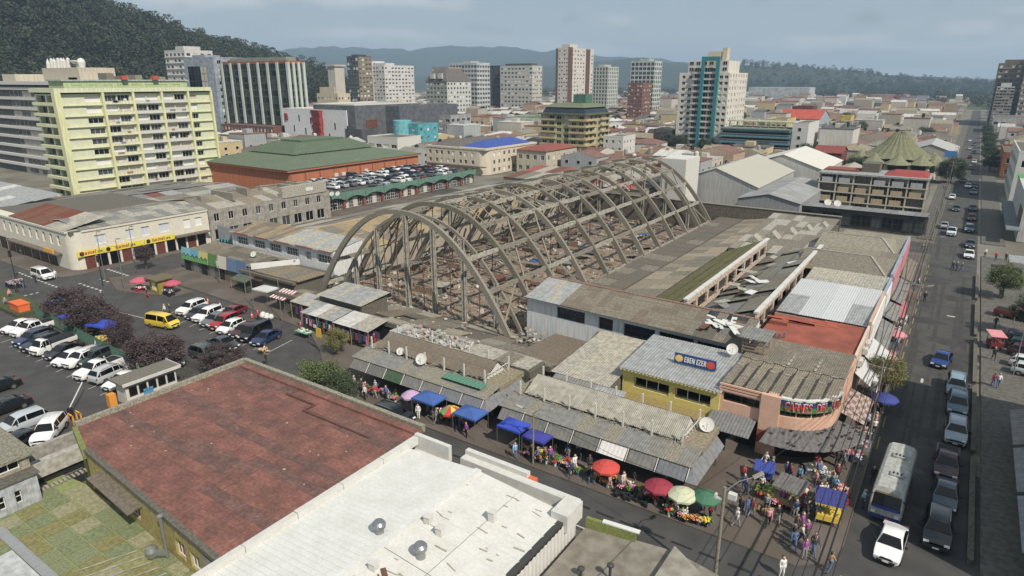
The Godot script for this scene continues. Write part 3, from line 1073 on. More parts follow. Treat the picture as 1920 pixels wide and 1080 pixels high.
func build_market_hall()->void:
	var t:=thing("market_hall","roofless ruined market hall of tall bare concrete arches","market hall",V(AX,0.13,-102))
	reserved.append(Rect2(-112,-146,110,100))
	var zs:=[]
	for k in 12:
		zs.append(-63.0-7.14*k)
	for k in 12:
		put(t,"arch",arch_rib(zs[k],AW,15.0,0.58,0.44),[M.concrete,worn(132,127,117,"lichen",0.25,"streak",0.5),worn(142,137,127,"lichen",0.3,"fine",0.5)][k%3])
	put(t,"inner_arch",arch_rib(-66.5,AW-1.0,13.9,0.34,0.26),M.concrete)
	put(t,"inner_arch",arch_rib(zs[11]+3.4,AW-1.0,13.9,0.34,0.26),M.concrete)
	for x in [-74.4,-69.5,-63.7,-58.6,-53.3,-47.9]:
		for zz in [-66.5,zs[11]+3.4]:
			var top:float=arch_y((x-AX)/(AW-1.0),13.9)-0.3
			var c:=nb()
			for sx in [-0.24,0.24]:
				for sz in [-0.18,0.18]:
					c.slab(x+sx-0.07,x+sx+0.07,0.1,top,zz+sz-0.07,zz+sz+0.07)
			var n:=int(top/0.9)
			for i in n:
				var y0:float=0.2+(top-0.2)*i/n
				var y1:float=0.2+(top-0.2)*(i+1)/n
				var s:=1.0 if i%2==0 else -1.0
				c.beam(V(x-0.2*s,y0,zz+0.18),V(x+0.2*s,y1,zz+0.18),0.05,0.05)
				c.beam(V(x+0.24,y0,zz-0.14*s),V(x+0.24,y1,zz+0.14*s),0.05,0.05)
				c.slab(x-0.2,x+0.2,y1-0.06,y1,zz-0.15,zz+0.15)
			put(t,"lattice_post",c,M.asbestos_light)
			sl(t,"post_core",M.concrete,[x-0.17,x+0.17,0.1,top+0.1,zz-0.12,zz+0.12])
	for k in 13:
		var x:=-76.0+2.5*k
		var top:=arch_y((x-AX)/(AW-1.0),13.9)-0.3
		sl(t,"rod",M.rust_steel,[x-0.04,x+0.04,0.1,top,-66.95,-66.87])
	var us:=[-0.93,-0.78,-0.6,-0.42,-0.22,0.0,0.22,0.42,0.6,0.78,0.93]
	for k in 11:
		for u in us:
			var broken:bool=(u<0.05 and rng.randf()<0.16) or (u==0.93 and k<1)
			if broken:
				continue
			if k==0 and u>-0.7 and u<0.9 and u!=0.6 and u!=0.78:
				continue
			var p:=V(AX+u*AW*0.985,arch_y(u)-0.42,zs[k]-0.2)
			var q:=p
			q.z=zs[k+1]+0.2
			var m:=nb()
			m.beam(p,q,0.3,0.52)
			var nn:=8
			for i in nn:
				if rng.randf()<0.75:
					var c:=p.lerp(q,(i+0.5)/nn)
					m.box(c+V(R(-0.05,0.05),0.27,0),V(R(0.18,0.46),R(0.06,0.16),0.7))
			put(t,"purlin",m,M.asbestos_light if rng.randf()<0.7 else M.concrete)
	for a in [[1,0.93,0.42],[2,0.93,0.42],[3,0.42,-0.1],[2,0.42,0.0],[5,0.42,0.0],[7,0.22,-0.3],[10,0.93,0.42],[10,0.42,0.0],[0,0.78,0.93],[4,-0.2,-0.6],[6,-0.2,-0.6],[8,-0.2,-0.6],[1,-0.42,-0.9],[3,-0.42,-0.9]]:
		for s in [0,1]:
			var u0:float=a[1] if s==0 else a[2]
			var u1:float=a[2] if s==0 else a[1]
			bl(t,"brace",M.concrete,[V(AX+u0*AW*0.97,arch_y(u0)-0.5,zs[a[0]]-0.2),V(AX+u1*AW*0.97,arch_y(u1)-0.5,zs[a[0]+1]+0.2),0.2,0.24])
	for k in range(1,11):
		for i in 30:
			var u:=R(-0.95,0.25) if i<25 else R(0.2,0.5)
			var z:=R(zs[k+1]+0.3,zs[k]-0.3)
			var du:=R(0.1,0.3)
			var u2:=maxf(u-du,-0.97)
			bl(t,"rafter",pick([M.timber,M.asbestos_light,M.concrete,M.concrete_dark]),[V(AX+u*AW,arch_y(u)-R(0.1,0.5),z),V(AX+u2*AW,arch_y(u2)-R(0.1,0.6),z+R(-1.5,1.5)),R(0.08,0.34),0.1])
	for k in range(1,12):
		for i in 4:
			var u:=R(-0.6,0.6)
			var m:=nb()
			var y:=arch_y(u)-0.6
			var x:=AX+u*AW
			m.slab(x-0.05,x+0.05,y-R(3,9),y,zs[k]-0.05,zs[k]+0.05)
			put(t,"hanger",m,M.dark_steel)
	sl(t,"hall_floor",M.hall_floor,[-79.4,-42.4,0.1,0.16,-144,-65.5])
	var wallm:=[worn(186,172,156,"lichen",0.2,"rust",0.2),worn(160,140,124,"lichen",0.2,"rust",0.2),M.concrete_dark,worn(160,136,120,"lichen",0.2,"rust",0.2)]
	for i in 8:
		for j in 17:
			if rng.randf()<0.6:
				continue
			var x:=-77.0+i*4.3
			var z:=-68.5-j*4.4
			var m:=nb()
			var h:=R(0.35,1.1)
			if rng.randf()<0.55:
				m.slab(x,x+R(2.0,3.9),0.16,0.16+h,z-0.1,z+0.1)
			else:
				m.slab(x-0.1,x+0.1,0.16,0.16+h,z-R(2.0,3.9),z)
			put(t,"stall_wall",m,pick(wallm))
	for i in 30:
		var m:=nb()
		var x:=R(-77,-46)
		var z:=R(-138,-70)
		var b:=Basis(V(R(-1,1),0,R(-1,1)).normalized(),R(-0.3,0.3))*BU(R(0,3))
		m.box(V(x,R(0.5,1.8),z),V(R(1.5,4),0.06,R(1.0,2.6)),b)
		put(t,"fallen_sheet",m,pick([M.asbestos_light,M.asbestos_brown,M.zinc_dull,paint(60,90,140),M.rust_steel,M.zinc_dull]))
	var rb:=nb()
	rb.tinted=true
	for i in 2600:
		var s:=R(0.06,0.5)*R(0.4,1.0)
		var x:=R(-79,-42.6)
		var z:=R(-143,-61)
		if i<300:
			x=R(-76,-45)
			z=R(-76,-66)
		var q:=R(0.55,1.15)
		rb.col=pick([Color(0.3,0.26,0.22),Color(0.42,0.38,0.33),Color(0.24,0.21,0.18),Color(0.12,0.11,0.10),Color(0.5,0.47,0.43),Color(0.24,0.22,0.19)])*q
		rb.box(V(x,0.16+s*0.3,z),V(s*R(0.6,2.6),s*R(0.3,0.9),s*R(0.6,2.2)),Basis(V(R(-1,1),R(-1,1),R(-1,1)).normalized(),R(0,3)))
	put(t,"rubble",rb,M.vertex).set_meta("kind","stuff")
func build_market_wings()->void:
	var t:=thing("market_wing","pale blue market wing with long brown fibre-cement roof beside the arches","building",V(-29,0.13,-69))
	var wins:=[Rect2(4.5,3.8,4.0,1.5),Rect2(10.4,3.75,1.9,1.5),Rect2(13.7,3.6,3.9,1.6),Rect2(18.1,3.55,4.0,1.65),Rect2(22.5,3.5,4.0,1.65)]
	var wa:=V(-43.0,0.1,-66.4)
	var wb:=V(-15.5,0.1,-65.2)
	var wu:=(wb-wa).normalized()
	var back:=V(0,0,-5.4)
	facade(t,wa,wu,wa.distance_to(wb),5.75,wins,M.pale_blue_wall,{"depth":0.35,"bars":Vector2i(5,2),"panes": ["glass_dark","glass_dark","glass_blue"],"frame":M.frame_dark,"split":true})
	var lift:=V(0,5.85,0)
	var top:=V(0,6.95,0)
	for k in 3:
		var e:=nb()
		if k==0:
			e.quad(wb,wb+back,wb+back+top,wb+lift)
		elif k==1:
			e.quad(wa+back,wa,wa+lift,wa+back+top)
		else:
			e.quad(wb+back,wa+back,wa+back+top,wb+back+top)
		put(t,["gable_wall","gable_wall","rear_wall"][k],e,M.pale_blue_wall)
	bl(t,"gutter",worn(150,158,166,"streak",0.3),[wa+V(-0.2,5.72,0.4),wb+V(0.2,5.72,0.4),0.4,0.16])
	var rdg:=nb()
	for i in 18:
		rdg.box((wa+back).lerp(wb+back,(i+0.5)/18.0)+V(0,7.02+R(-0.03,0.03),0),V(1.46,0.14,0.45),BU(R(-0.02,0.02)-0.04))
	put(t,"ridge_cap",rdg,worn(146,118,106,"rust",0.3))
	var ea:=wa+V(0,5.8,0.65)
	var eb:=wb+V(0,5.8,0.65)
	var up:=V(0,1.15,-6.05)
	sheets(t,ea,ea.lerp(eb,0.19),ea+up,5,2,[M.zinc,M.asbestos_light,M.zinc],4,0.05)
	sheets(t,ea.lerp(eb,0.19),ea.lerp(eb,0.8),ea.lerp(eb,0.19)+up,16,4,[M.asbestos,M.asbestos,M.asbestos_brown],6,0.055)
	sheets(t,ea.lerp(eb,0.8),eb,ea.lerp(eb,0.8)+up,5,4,[M.asbestos,M.concrete_dark],6,0.05,0.0,0.02,"roof_sheet",0.25)
	for i in 15:
		bl(t,"fallen_strip",M.white_roof if i%5 else M.rust_steel,[V(R(-20.2,-17.0),6.6+R(0.05,0.3),R(-69.6,-66.8)),V(R(0.3,0.7),0.05,R(1.2,2.6)),BU(R(-1.4,1.4))*Basis(RT,R(-0.15,0.15))])
	t=thing("market_wing","pale market wing left of the arches with row of barred windows","building",V(-92,0.13,-69))
	wins=[Rect2(6.3,4.2,3.2,1.35),Rect2(10.6,4.2,3.2,1.35),Rect2(15.0,4.2,3.2,1.35),Rect2(19.9,4.1,1.4,1.35),Rect2(22.8,4.1,3.4,1.35),Rect2(1.5,4.2,3.2,1.35)]
	facade(t,V(-105.8,0.1,-66.3),RT,26.6,6.2,wins,M.pale_blue_wall,{"depth":0.35,"bars":Vector2i(5,2),"panes": ["glass_dark","glass_grey"],"frame":M.frame_white,"split":true})
	var e:=nb()
	e.quad(V(-79.2,0.1,-66.3),V(-79.2,0.1,-72.6),V(-79.2,7.1,-72.6),V(-79.2,6.3,-66.3))
	e.quad(V(-105.8,0.1,-72.6),V(-105.8,0.1,-66.3),V(-105.8,6.3,-66.3),V(-105.8,7.1,-72.6))
	e.quad(V(-79.2,0.1,-72.6),V(-105.8,0.1,-72.6),V(-105.8,7.1,-72.6),V(-79.2,7.1,-72.6))
	put(t,"gable_wall",e,M.pale_blue_wall)
	for i in 19:
		bl(t,"eave_tile",worn(158,92,78,"rust",0.3) if i%4 else M.asbestos_light,[V(-105.1+i*1.4,6.35+R(-0.02,0.04),-65.95),V(1.3,0.16,0.5)])
	sheets(t,V(-105.9,6.4,-65.9),V(-92.9,6.4,-65.9),V(-105.9,7.15,-72.7),12,3,[M.asbestos_brown,M.asbestos,worn(158,140,112,"lichen",0.12,"fine",0.5)],5,0.05)
	sheets(t,V(-92.9,6.4,-65.9),V(-79.1,6.4,-65.9),V(-92.9,7.15,-72.7),6,2,[M.zinc,M.asbestos_light],9,0.04)
	t=thing("market_side_roof","long tan fibre-cement roof running along the hall's far side","building",V(-96,0.13,-108))
	sl(t,"wall",worn(176,166,150,"streak",0.15),[-106.6,-81.6,0.1,4.4,-144.5,-72.8])
	sheets(t,V(-81.4,4.5,-72.9),V(-81.4,4.5,-144.5),V(-94,6.6,-72.9),24,3,[worn(176,156,120,"lichen",0.1,"fine",0.5),worn(164,146,114,"lichen",0.12,"fine",0.4),M.asbestos],6,0.05)
	sheets(t,V(-107,4.5,-144.5),V(-107,4.5,-72.9),V(-94,6.6,-144.5),24,2,[M.asbestos,M.asbestos_light],6,0.05)
	sl(t,"ridge_cap",worn(190,170,140,"rust",0.3),[-94.3,-93.7,6.55,6.74,-144.5,-72.9])
	for k in 26:
		bl(t,"batten",worn(196,176,150,"rust",0.3),[V(-87.6+R(-0.1,0.1),5.66,-74.5-k*2.7),V(0.5,0.08,1.5)])
	t=thing("market_gallery","low concrete gallery roof at the foot of the right-hand arches","building",V(-38,0.13,-108))
	sl(t,"wall",M.concrete_dark,[-42.2,-37.4,0.1,3.3,-143,-72.6])
	for k in 20:
		for i in 2:
			var m:=nb()
			var z:=-72.8-k*3.5
			m.box(V(-41.1+i*2.5,3.36+R(0,0.05),z-1.75),V(2.44,0.14,3.42),Basis(FW,R(-0.01,0.01)))
			put(t,"roof_slab",m,pick([M.concrete_dark,M.asbestos,M.concrete_dark,worn(118,108,98,"lichen",0.2)]))
	for k in 24:
		for i in 2:
			var m:=nb()
			var z:=-78.5-k*2.7
			m.box(V(-35.75+i*3.0,3.45+i*0.5+R(0,0.05),z-1.35),V(3.0,0.12,2.64),Basis(Vector3.BACK,0.17))
			put(t,"roof_panel",m,pick([worn(172,160,142,"lichen",0.12),worn(158,148,132,"lichen",0.12),M.asbestos]))
	sl(t,"gutter_wall",M.concrete_dark,[-31.5,-31.0,0.1,3.9,-143,-72.6])
	for a in [[-31.0,-24.7,4.0,7.0,"sawtooth shed roof of moss-brown sheets with white broken-glazed wall",false],[-24.4,-16.5,4.2,7.0,"sawtooth shed with collapsed grey sheets and white rim",true]]:
		t=thing("sawtooth_shed",a[4],"shed",V((a[0]+a[1])/2,0.13,-92))
		var zf:=-72.6
		var zb:=-111.0
		var s:=nb()
		s.quad(V(a[0],0.1,zf),V(a[1],0.1,zf),V(a[1],a[3],zf),V(a[0],a[2],zf))
		s.quad(V(a[1],0.1,zb),V(a[0],0.1,zb),V(a[0],a[2],zb),V(a[1],a[3],zb))
		put(t,"end_wall",s,M.concrete_dark)
		var rects:=[]
		for k in 9:
			rects.append(Rect2(0.7+k*4.2,0.5,3.5,1.5))
		facade(t,V(a[1],a[3]-3.0,zf),FW,38.4,3.0,rects,worn(196,184,172,"rust",0.2,"streak",0.2),{"depth":0.3,"open":true,"bars":Vector2i(5,3),"frame":M.frame_dark,"panes": ["glass_dark","glass_grey"],"split":true})
		var rim:=nb()
		for k in 12:
			rim.box(V(a[1]+0.05,a[3]+0.1,zf-1.6-k*3.2),V(0.55,0.22,3.1),BU(R(-0.01,0.01)))
		put(t,"rim",rim,M.white_wall)
		var ms:Array=[worn(122,116,88,"moss",0.08,"lichen",0.1),worn(130,120,96,"moss",0.08,"lichen",0.12)] if not a[5] else [M.asbestos,M.zinc_dull,worn(140,138,130,"lichen",0.12)]
		sheets(t,V(a[0],a[2],zb),V(a[0],a[2],zf),V(a[1],a[3],zb),24,3,ms,5,0.04,0.0,0.03,"roof_sheet",0.16 if a[5] else 0.0)
		var u:=nb()
		u.quad(V(a[0],a[2]-0.25,zf),V(a[1],a[3]-0.25,zf),V(a[1],a[3]-0.25,zb),V(a[0],a[2]-0.25,zb))
		put(t,"lining",u,M.concrete_dark)
		if a[5]:
			for k in 16:
				bl(t,"loose_sheet",pick([M.white_roof,M.asbestos_light,M.zinc_dull]),[V(R(-23.5,-17.5),R(5.4,6.6),R(-108,-76)),V(R(1,2.6),0.05,R(0.5,1.4)),BU(R(0,3))*Basis(RT,R(-0.25,0.25))])
	t=thing("market_back_roof","flat grey roof strip behind the sawtooth sheds","building",V(-24,0.13,-127))
	sl(t,"wall",M.concrete_dark,[-31.0,-18.5,0.1,4.6,-142,-111.2])
	sheets(t,V(-31,4.62,-111.2),V(-18.5,4.62,-111.2),V(-31,5.6,-142),8,6,[M.asbestos,worn(150,146,136,"lichen",0.1),M.asbestos_light],5,0.04)
	for k in 5:
		var m:=nb()
		var z:=-116.0-k*4.5
		m.hexa([V(-29.5+k*2,5,z),V(-27+k*2,5,z),V(-27+k*2,5,z-2.4),V(-29.5+k*2,5,z-2.4)],[V(-28.3+k*2,6.2,z),V(-28.2+k*2,6.2,z),V(-28.2+k*2,6.2,z-2.4),V(-28.3+k*2,6.2,z-2.4)])
		put(t,"roof_light",m,M.asbestos_light)
	t=thing("back_wall","tall dark stained wall closing the market behind the arches","wall",V(-37,0.13,-143.5))
	sl(t,"wall",worn(112,106,98,"lichen",0.1,"streak",0.2),[-79,-18.5,0.1,5.9,-144,-143.4])
	sl(t,"coping",M.concrete,[-79,-18.4,5.9,6.05,-144.1,-143.3])
func build_market_front()->void:
	var t:=thing("market_front_roof","cracked low concrete roofs in front of the open arches","building",V(-58,0.13,-59))
	var w:=nb()
	w.hexa([V(-79.5,0.1,-55.6),V(-32.5,0.1,-55.6),V(-32.5,0.1,-66),V(-79.5,0.1,-66)],[V(-79.5,2.4,-55.6),V(-32.5,2.4,-55.6),V(-32.5,0.5,-66),V(-79.5,0.5,-66)])
	put(t,"wall",w,M.concrete_dark)
	var fascia:=nb()
	for i in 26:
		fascia.box(V(-78.6+i*1.8,2.5+R(-0.03,0.03),-55.45),V(1.76,0.6,0.35),BU(R(-0.01,0.01)))
	put(t,"gutter_wall",fascia,worn(120,114,106,"lichen",0.25,"streak",0.3))
	for i in 16:
		for j in 4:
			if rng.randf()<0.12 or (i>12 and j>1):
				continue
			bl(t,"roof_slab",pick([M.asbestos,M.concrete,M.concrete_dark,worn(168,162,150,"lichen",0.15),worn(132,122,110,"lichen",0.15)]),[V(-78.0+i*2.9,2.32-j*0.46+R(0,0.1),-56.9-j*2.42),V(2.84,0.14,2.38),Basis(RT,-0.19+R(-0.02,0.02))*Basis(Vector3.BACK,R(-0.015,0.015))])
	sl(t,"shed_wall",M.concrete_dark,[-70.3,-62.0,0.1,3.75,-60.6,-55.9])
	sheets(t,V(-70.6,3.85,-55.5),V(-61.7,3.85,-55.5),V(-70.6,4.3,-61.0),7,1,[M.zinc,M.asbestos_light],4,0.04)
	var heap:=nb()
	heap.tinted=true
	for i in 130:
		var s:=R(0.08,0.45)
		heap.col=pick([Color(0.42,0.36,0.3),Color(0.52,0.48,0.43),Color(0.3,0.27,0.24)])*R(0.6,1.1)
		var hz:=R(-65.5,-56)
		heap.box(V(R(-72,-46) if i<80 else R(-42.5,-39),2.5+(hz+56)*0.19+R(0,0.1 if i<80 else 0.25),hz if i<80 else R(-66,-61.5)),V(s,s*0.4,s*R(0.5,2)),BU(R(0,3)))
	put(t,"rubble",heap,M.vertex).set_meta("kind","stuff")
	t=thing("rubble_roof","broken flat roof strewn with pale rubble behind the left flower pavilion","building",V(-43,0.13,-53.6))
	sl(t,"wall",M.concrete_dark,[-53.5,-33.4,0.1,3.2,-55.2,-52.2])
	for i in 9:
		bl(t,"roof_slab",pick([M.asbestos_light,M.concrete,worn(190,196,200,"lichen",0.2),M.asbestos]),[V(-52.4+i*2.2,3.3+R(0,0.08),-53.7),V(2.15,0.12,2.9),Basis(RT,R(-0.03,0.03))])
	heap=nb()
	heap.tinted=true
	for i in 130:
		var s:=R(0.1,0.4)
		heap.col=pick([Color(0.4,0.38,0.36),Color(0.46,0.44,0.42),Color(0.42,0.26,0.2),Color(0.35,0.4,0.36)])*R(0.7,1.1)
		heap.box(V(R(-52,-42),3.5+R(0,0.3),R(-55,-52.4)),V(s,s*0.6,s*R(0.5,2)),Basis(V(R(-1,1),1,R(-1,1)).normalized(),R(0,3)))
	put(t,"rubble",heap,M.vertex).set_meta("kind","stuff")
	t=thing("grey_shed","low shed with pale grey sheet roof between arches and yellow shop","shed",V(-27.5,0.13,-57))
	w=nb()
	w.hexa([V(-30.2,0.1,-53),V(-24.6,0.1,-53),V(-24.6,0.1,-64),V(-31.8,0.1,-64)],[V(-30.2,3.6,-53),V(-24.6,3.6,-53),V(-24.6,4.3,-64),V(-31.8,4.3,-64)])
	put(t,"wall",w,M.concrete_dark)
	sheets(t,V(-31.2,3.75,-52.6),V(-24.6,3.75,-52.6),V(-31.2,4.45,-64.0),4,3,[M.asbestos_light,worn(186,182,172,"lichen",0.08)],6,0.035)
	sheets(t,V(-30.6,2.9,-50.6),V(-22.8,2.9,-50.6),V(-30.6,3.7,-52.7),5,1,[M.zinc_dull,M.zinc],5,0.035,0.0,0.02,"awning_sheet")
	t=thing("market_yard_roof","flat brown-grey roof between the arches and the pale blue wing","building",V(-38,0.13,-61))
	sl(t,"wall",M.concrete_dark,[-38.5,-32,0.1,1.4,-66.0,-57.5])
	sheets(t,V(-38.6,2.3,-57.4),V(-31.6,2.3,-57.4),V(-38.6,1.75,-66.2),4,4,[worn(130,118,106,"lichen",0.2),M.asbestos_brown],5,0.03)
	t=thing("yellow_shop","yellow two-storey shop with ribbed white roof and blue roof sign","shop",V(-19.5,0.13,-59))
	var yel:=worn(222,204,112,"clean",0.15,"fine",0.5)
	facade(t,V(-24.4,0.1,-55.2),RT,9.6,5.0,[Rect2(1.2,3.1,3.6,1.1),Rect2(5.4,3.1,3.4,1.1),Rect2(0.8,0.3,3.6,1.8),Rect2(5.2,0.3,3.6,1.8)],yel,{"depth":0.4,"bars":Vector2i(3,1),"panes": ["glass_dark","glass_dark","glass_grey"],"split":true})
	w=nb()
	w.quad(V(-14.8,0.1,-55.2),V(-14.8,0.1,-63.2),V(-14.8,5.6,-63.2),V(-14.8,5.1,-55.2))
	put(t,"wall",w,yel)
	w=nb()
	w.quad(V(-24.4,0.1,-63.2),V(-24.4,0.1,-55.2),V(-24.4,5.1,-55.2),V(-24.4,5.6,-63.2))
	put(t,"wall",w,yel)
	sl(t,"ledge",worn(168,148,90,"lichen",0.3),[-24.6,-14.7,2.25,2.45,-55.1,-53.6])
	w=nb()
	w.ribs(V(-24.7,5.1,-54.7),V(-14.6,5.1,-54.7),V(-14.6,5.75,-63.3),V(-24.7,5.75,-63.3),34,0.05,0.08)
	put(t,"roof",w,M.zinc)
	for i in 26:
		bl(t,"eave_tab",yel,[V(-24.4+i*0.385,5.0,-54.72),V(0.2,0.12,0.1)])
	var sg:=nb()
	sg.box(V(-18.3,6.0,-58.2),V(4.1,1.0,0.08),Basis(RT,-0.25))
	var sb:=put(t,"roof_sign",sg,paint(28,62,122,0.5),"blue roof sign with white letters and red badge")
	sign_text(sb,"EBEN EZER",V(-18.25,6.02,-58.12),0.54,M.white_roof,Basis(RT,-0.25),0.6)
	var lg:=nb()
	for a in [[-20.0,0.34],[-19.9,0.2]]:
		lg.lathe(ZR,[V2(0,0.02),V2(a[1],0.0)],12)
	var lo:=put(sb,"badge",lg,paint(206,172,88))
	lo.transform=Transform3D(Basis(RT,PI/2-0.25).scaled(V(1.2,1,1)),V(-19.85,6.02,-58.12)-t.position-sb.position)
	lg=nb()
	lg.lathe(ZR,[V2(0,0.02),V2(0.36,0.0)],12)
	lo=put(sb,"badge",lg,paint(196,60,52))
	lo.transform=Transform3D(Basis(RT,PI/2-0.25).scaled(V(1.2,1,1)),V(-16.75,6.02,-58.12)-t.position-sb.position)
	for x in [-20.3,-16.3]:
		bl(t,"sign_post",M.steel,[V(x,5.4,-58.6),V(x,6.3,-58.35),0.07,0.07])
	var row:=[
		["zinc_roof_shop","shop with bright zinc roof between red roof and grey roofs",-91.6,-78.2,[M.zinc,worn(198,202,206,"fine",0.1),worn(206,210,214,"fine",0.1)],4,2,6.0],
		["grey_roof_shop","shop with pale grey sheet roof beside the zinc roof",-100.0,-91.8,[M.asbestos_light,worn(186,182,172,"lichen",0.1)],3,2,5.7],
		["brown_roof_shop","shop with wide dull grey-brown low hipped roof facing the avenue",-113.5,-100.2,[M.asbestos,worn(150,144,132,"lichen",0.1)],4,4,6.1],
		["tan_roof_shop","end shop with tan folded roof at the market's far corner",-128.0,-113.7,[worn(154,150,138,"lichen",0.1),worn(148,144,134,"lichen",0.12)],4,4,6.1],
	]
	for a in row:
		t=thing(a[0],a[1],"shop",V(-10.6,0.13,(a[2]+a[3])/2))
		sl(t,"wall",worn(190,176,160,"streak",0.15),[-15.6,-5.75,0.1,a[7]-0.3,a[2],a[3]])
		sheets(t,V(-15.5,a[7]-0.05,a[3]),V(-5.8,a[7]-0.05,a[3]),V(-15.5,a[7]+0.5,a[2]),a[5],a[6],a[4],9,0.035)
		sl(t,"parapet",worn(206,176,156,"streak",0.2) if a[2]>-95 else worn(150,170,196,"streak",0.2),[-5.75,-5.45,0.1,a[7]+0.6,a[2],a[3]])
		if a[0]=="brown_roof_shop" or a[0]=="tan_roof_shop":
			var hp:=nb()
			var zm:float=(a[2]+a[3])/2
			hp.quad(V(-18,6.0,a[3]+0.4),V(-6.0,6.0,a[3]+0.4),V(-9.0,7.3,zm),V(-18,7.3,zm))
			hp.tri(V(-6.0,6.0,a[3]+0.4),V(-6.0,6.0,a[2]-0.4),V(-9.0,7.3,zm))
			hp.quad(V(-6.0,6.0,a[2]-0.4),V(-18,6.0,a[2]-0.4),V(-18,7.3,zm),V(-9.0,7.3,zm))
			put(t,"hipped_roof",hp,a[4][0])
			hp=nb()
			hp.beam(V(-6.0,6.05,a[3]+0.4),V(-9.0,7.35,zm),0.3,0.1)
			hp.beam(V(-9.0,7.35,zm),V(-18,7.35,zm),0.3,0.1)
			put(t,"ridge_cap",hp,M.asbestos_light)
		sl(t,"sign_board",pick([paint(70,130,178),paint(196,140,140),paint(220,220,216)]) if a[2]>-112 else paint(198,128,132),[-5.45,-5.3,3.4,a[7]+0.2,a[2]+0.6,a[3]-0.6])
		for k in 2:
			var aw:=nb()
			aw.ribs(V(-3.7,2.5,a[3]-0.5),V(-3.7,2.5,a[2]+0.5),V(-5.4,3.2,a[2]+0.5),V(-5.4,3.2,a[3]-0.5),20,0.03,0.03)
			if k==0:
				put(t,"awning",aw,pick([M.zinc_dull,M.asbestos,M.awning_grey]))
	t=thing("red_roof_shop","shop with flat red painted roof beside the corner shop","shop",V(-10.6,0.13,-73))
	sl(t,"wall",worn(200,150,128,"streak",0.15),[-15.4,-5.75,0.1,5.6,-78.0,-68.0])
	w=nb()
	w.ribs(V(-5.8,5.9,-68.0),V(-5.8,5.9,-78.0),V(-15.4,5.7,-78.0),V(-15.4,5.7,-68.0),30,0.025,0.1)
	put(t,"roof",w,M.red_paint_roof)
	for i in 14:
		bl(t,"paint_patch",worn(196,96,72,"fine",0.3),[V(R(-15,-7),5.86,-76.5+R(-1.3,1.4)),V(R(1.0,3.0),0.015,R(0.25,0.7))])
	for i in 6:
		sl(t,"pipe",M.steel,[-14.6+i*0.35,-14.4+i*0.35,5.7,R(6.3,7.0),-69.2-(i%3)*0.5,-69.0-(i%3)*0.5])
	sl(t,"upstand",M.red_paint_roof,[-15.2,-13.3,5.7,6.1,-74.4,-74.0])
	sl(t,"parapet",worn(222,200,184,"streak",0.2),[-5.75,-5.5,0.1,6.2,-78.0,-68.0])
	for i in 5:
		var m:=nb()
		m.box(V(-5.25,R(4.4,5.2),-69.5-i*1.9),V(0.42,0.62,0.85))
		var u:=put(t,"air_conditioner",m,M.white_wall)
		m=nb()
		m.lathe(ZR,[V2(0,0.02),V2(0.22,0.0)],10)
		var f:=put(u,"fan",m,M.dark_steel)
		f.transform=Transform3D(Basis(Vector3.BACK,-PI/2),V(-5.03,4.8,-69.5-i*1.9)-t.position-u.position)
	for a in [["pale tilted sheet canopy above the avenue stalls, nearer of two",-72.5,-67.6],["white canopy with printed marks above the avenue stalls, farther of two",-79.5,-73.2]]:
		t=thing("sheet_canopy",a[0],"canopy",V(-4.6,0.13,(a[1]+a[2])/2))
		var m:=nb()
		m.quad(V(-3.2,3.0,a[2]),V(-3.2,3.0,a[1]),V(-5.4,4.6,a[1]),V(-5.4,4.6,a[2]))
		m.quad(V(-5.4,4.57,a[2]),V(-5.4,4.57,a[1]),V(-3.2,2.97,a[1]),V(-3.2,2.97,a[2]))
		put(t,"cover",m,worn(208,210,210,"fine",0.2))
		for z in [a[1]+0.1,a[2]-0.1]:
			sl(t,"pole",M.steel,[-3.26,-3.2,0.13,3.0,z-0.03,z+0.03])
func sign_text(parent:Node3D,text:String,at:Vector3,size:float,m:Material,b:=Basis(),squeeze:=1.0,called:="lettering")->MeshInstance3D:
	var tm:=TextMesh.new()
	var f:=SystemFont.new()
	f.font_names=PackedStringArray(["Droid Sans"])
	f.font_weight=700
	tm.font=f
	tm.text=text
	tm.font_size=32
	tm.pixel_size=size/24.0
	tm.depth=0.03
	tm.curve_step=2.0
	var o:=MeshInstance3D.new()
	o.name=called
	o.mesh=tm
	o.set_surface_override_material(0,m)
	parent.add_child(o,true)
	var q:Node3D=parent
	var off:=ZR
	while q!=self:
		off+=q.position
		q=q.get_parent()
	o.transform=Transform3D(b*Basis.from_scale(V(squeeze if squeeze<1.0 else 1.0,1,1)),at-off)
	return o
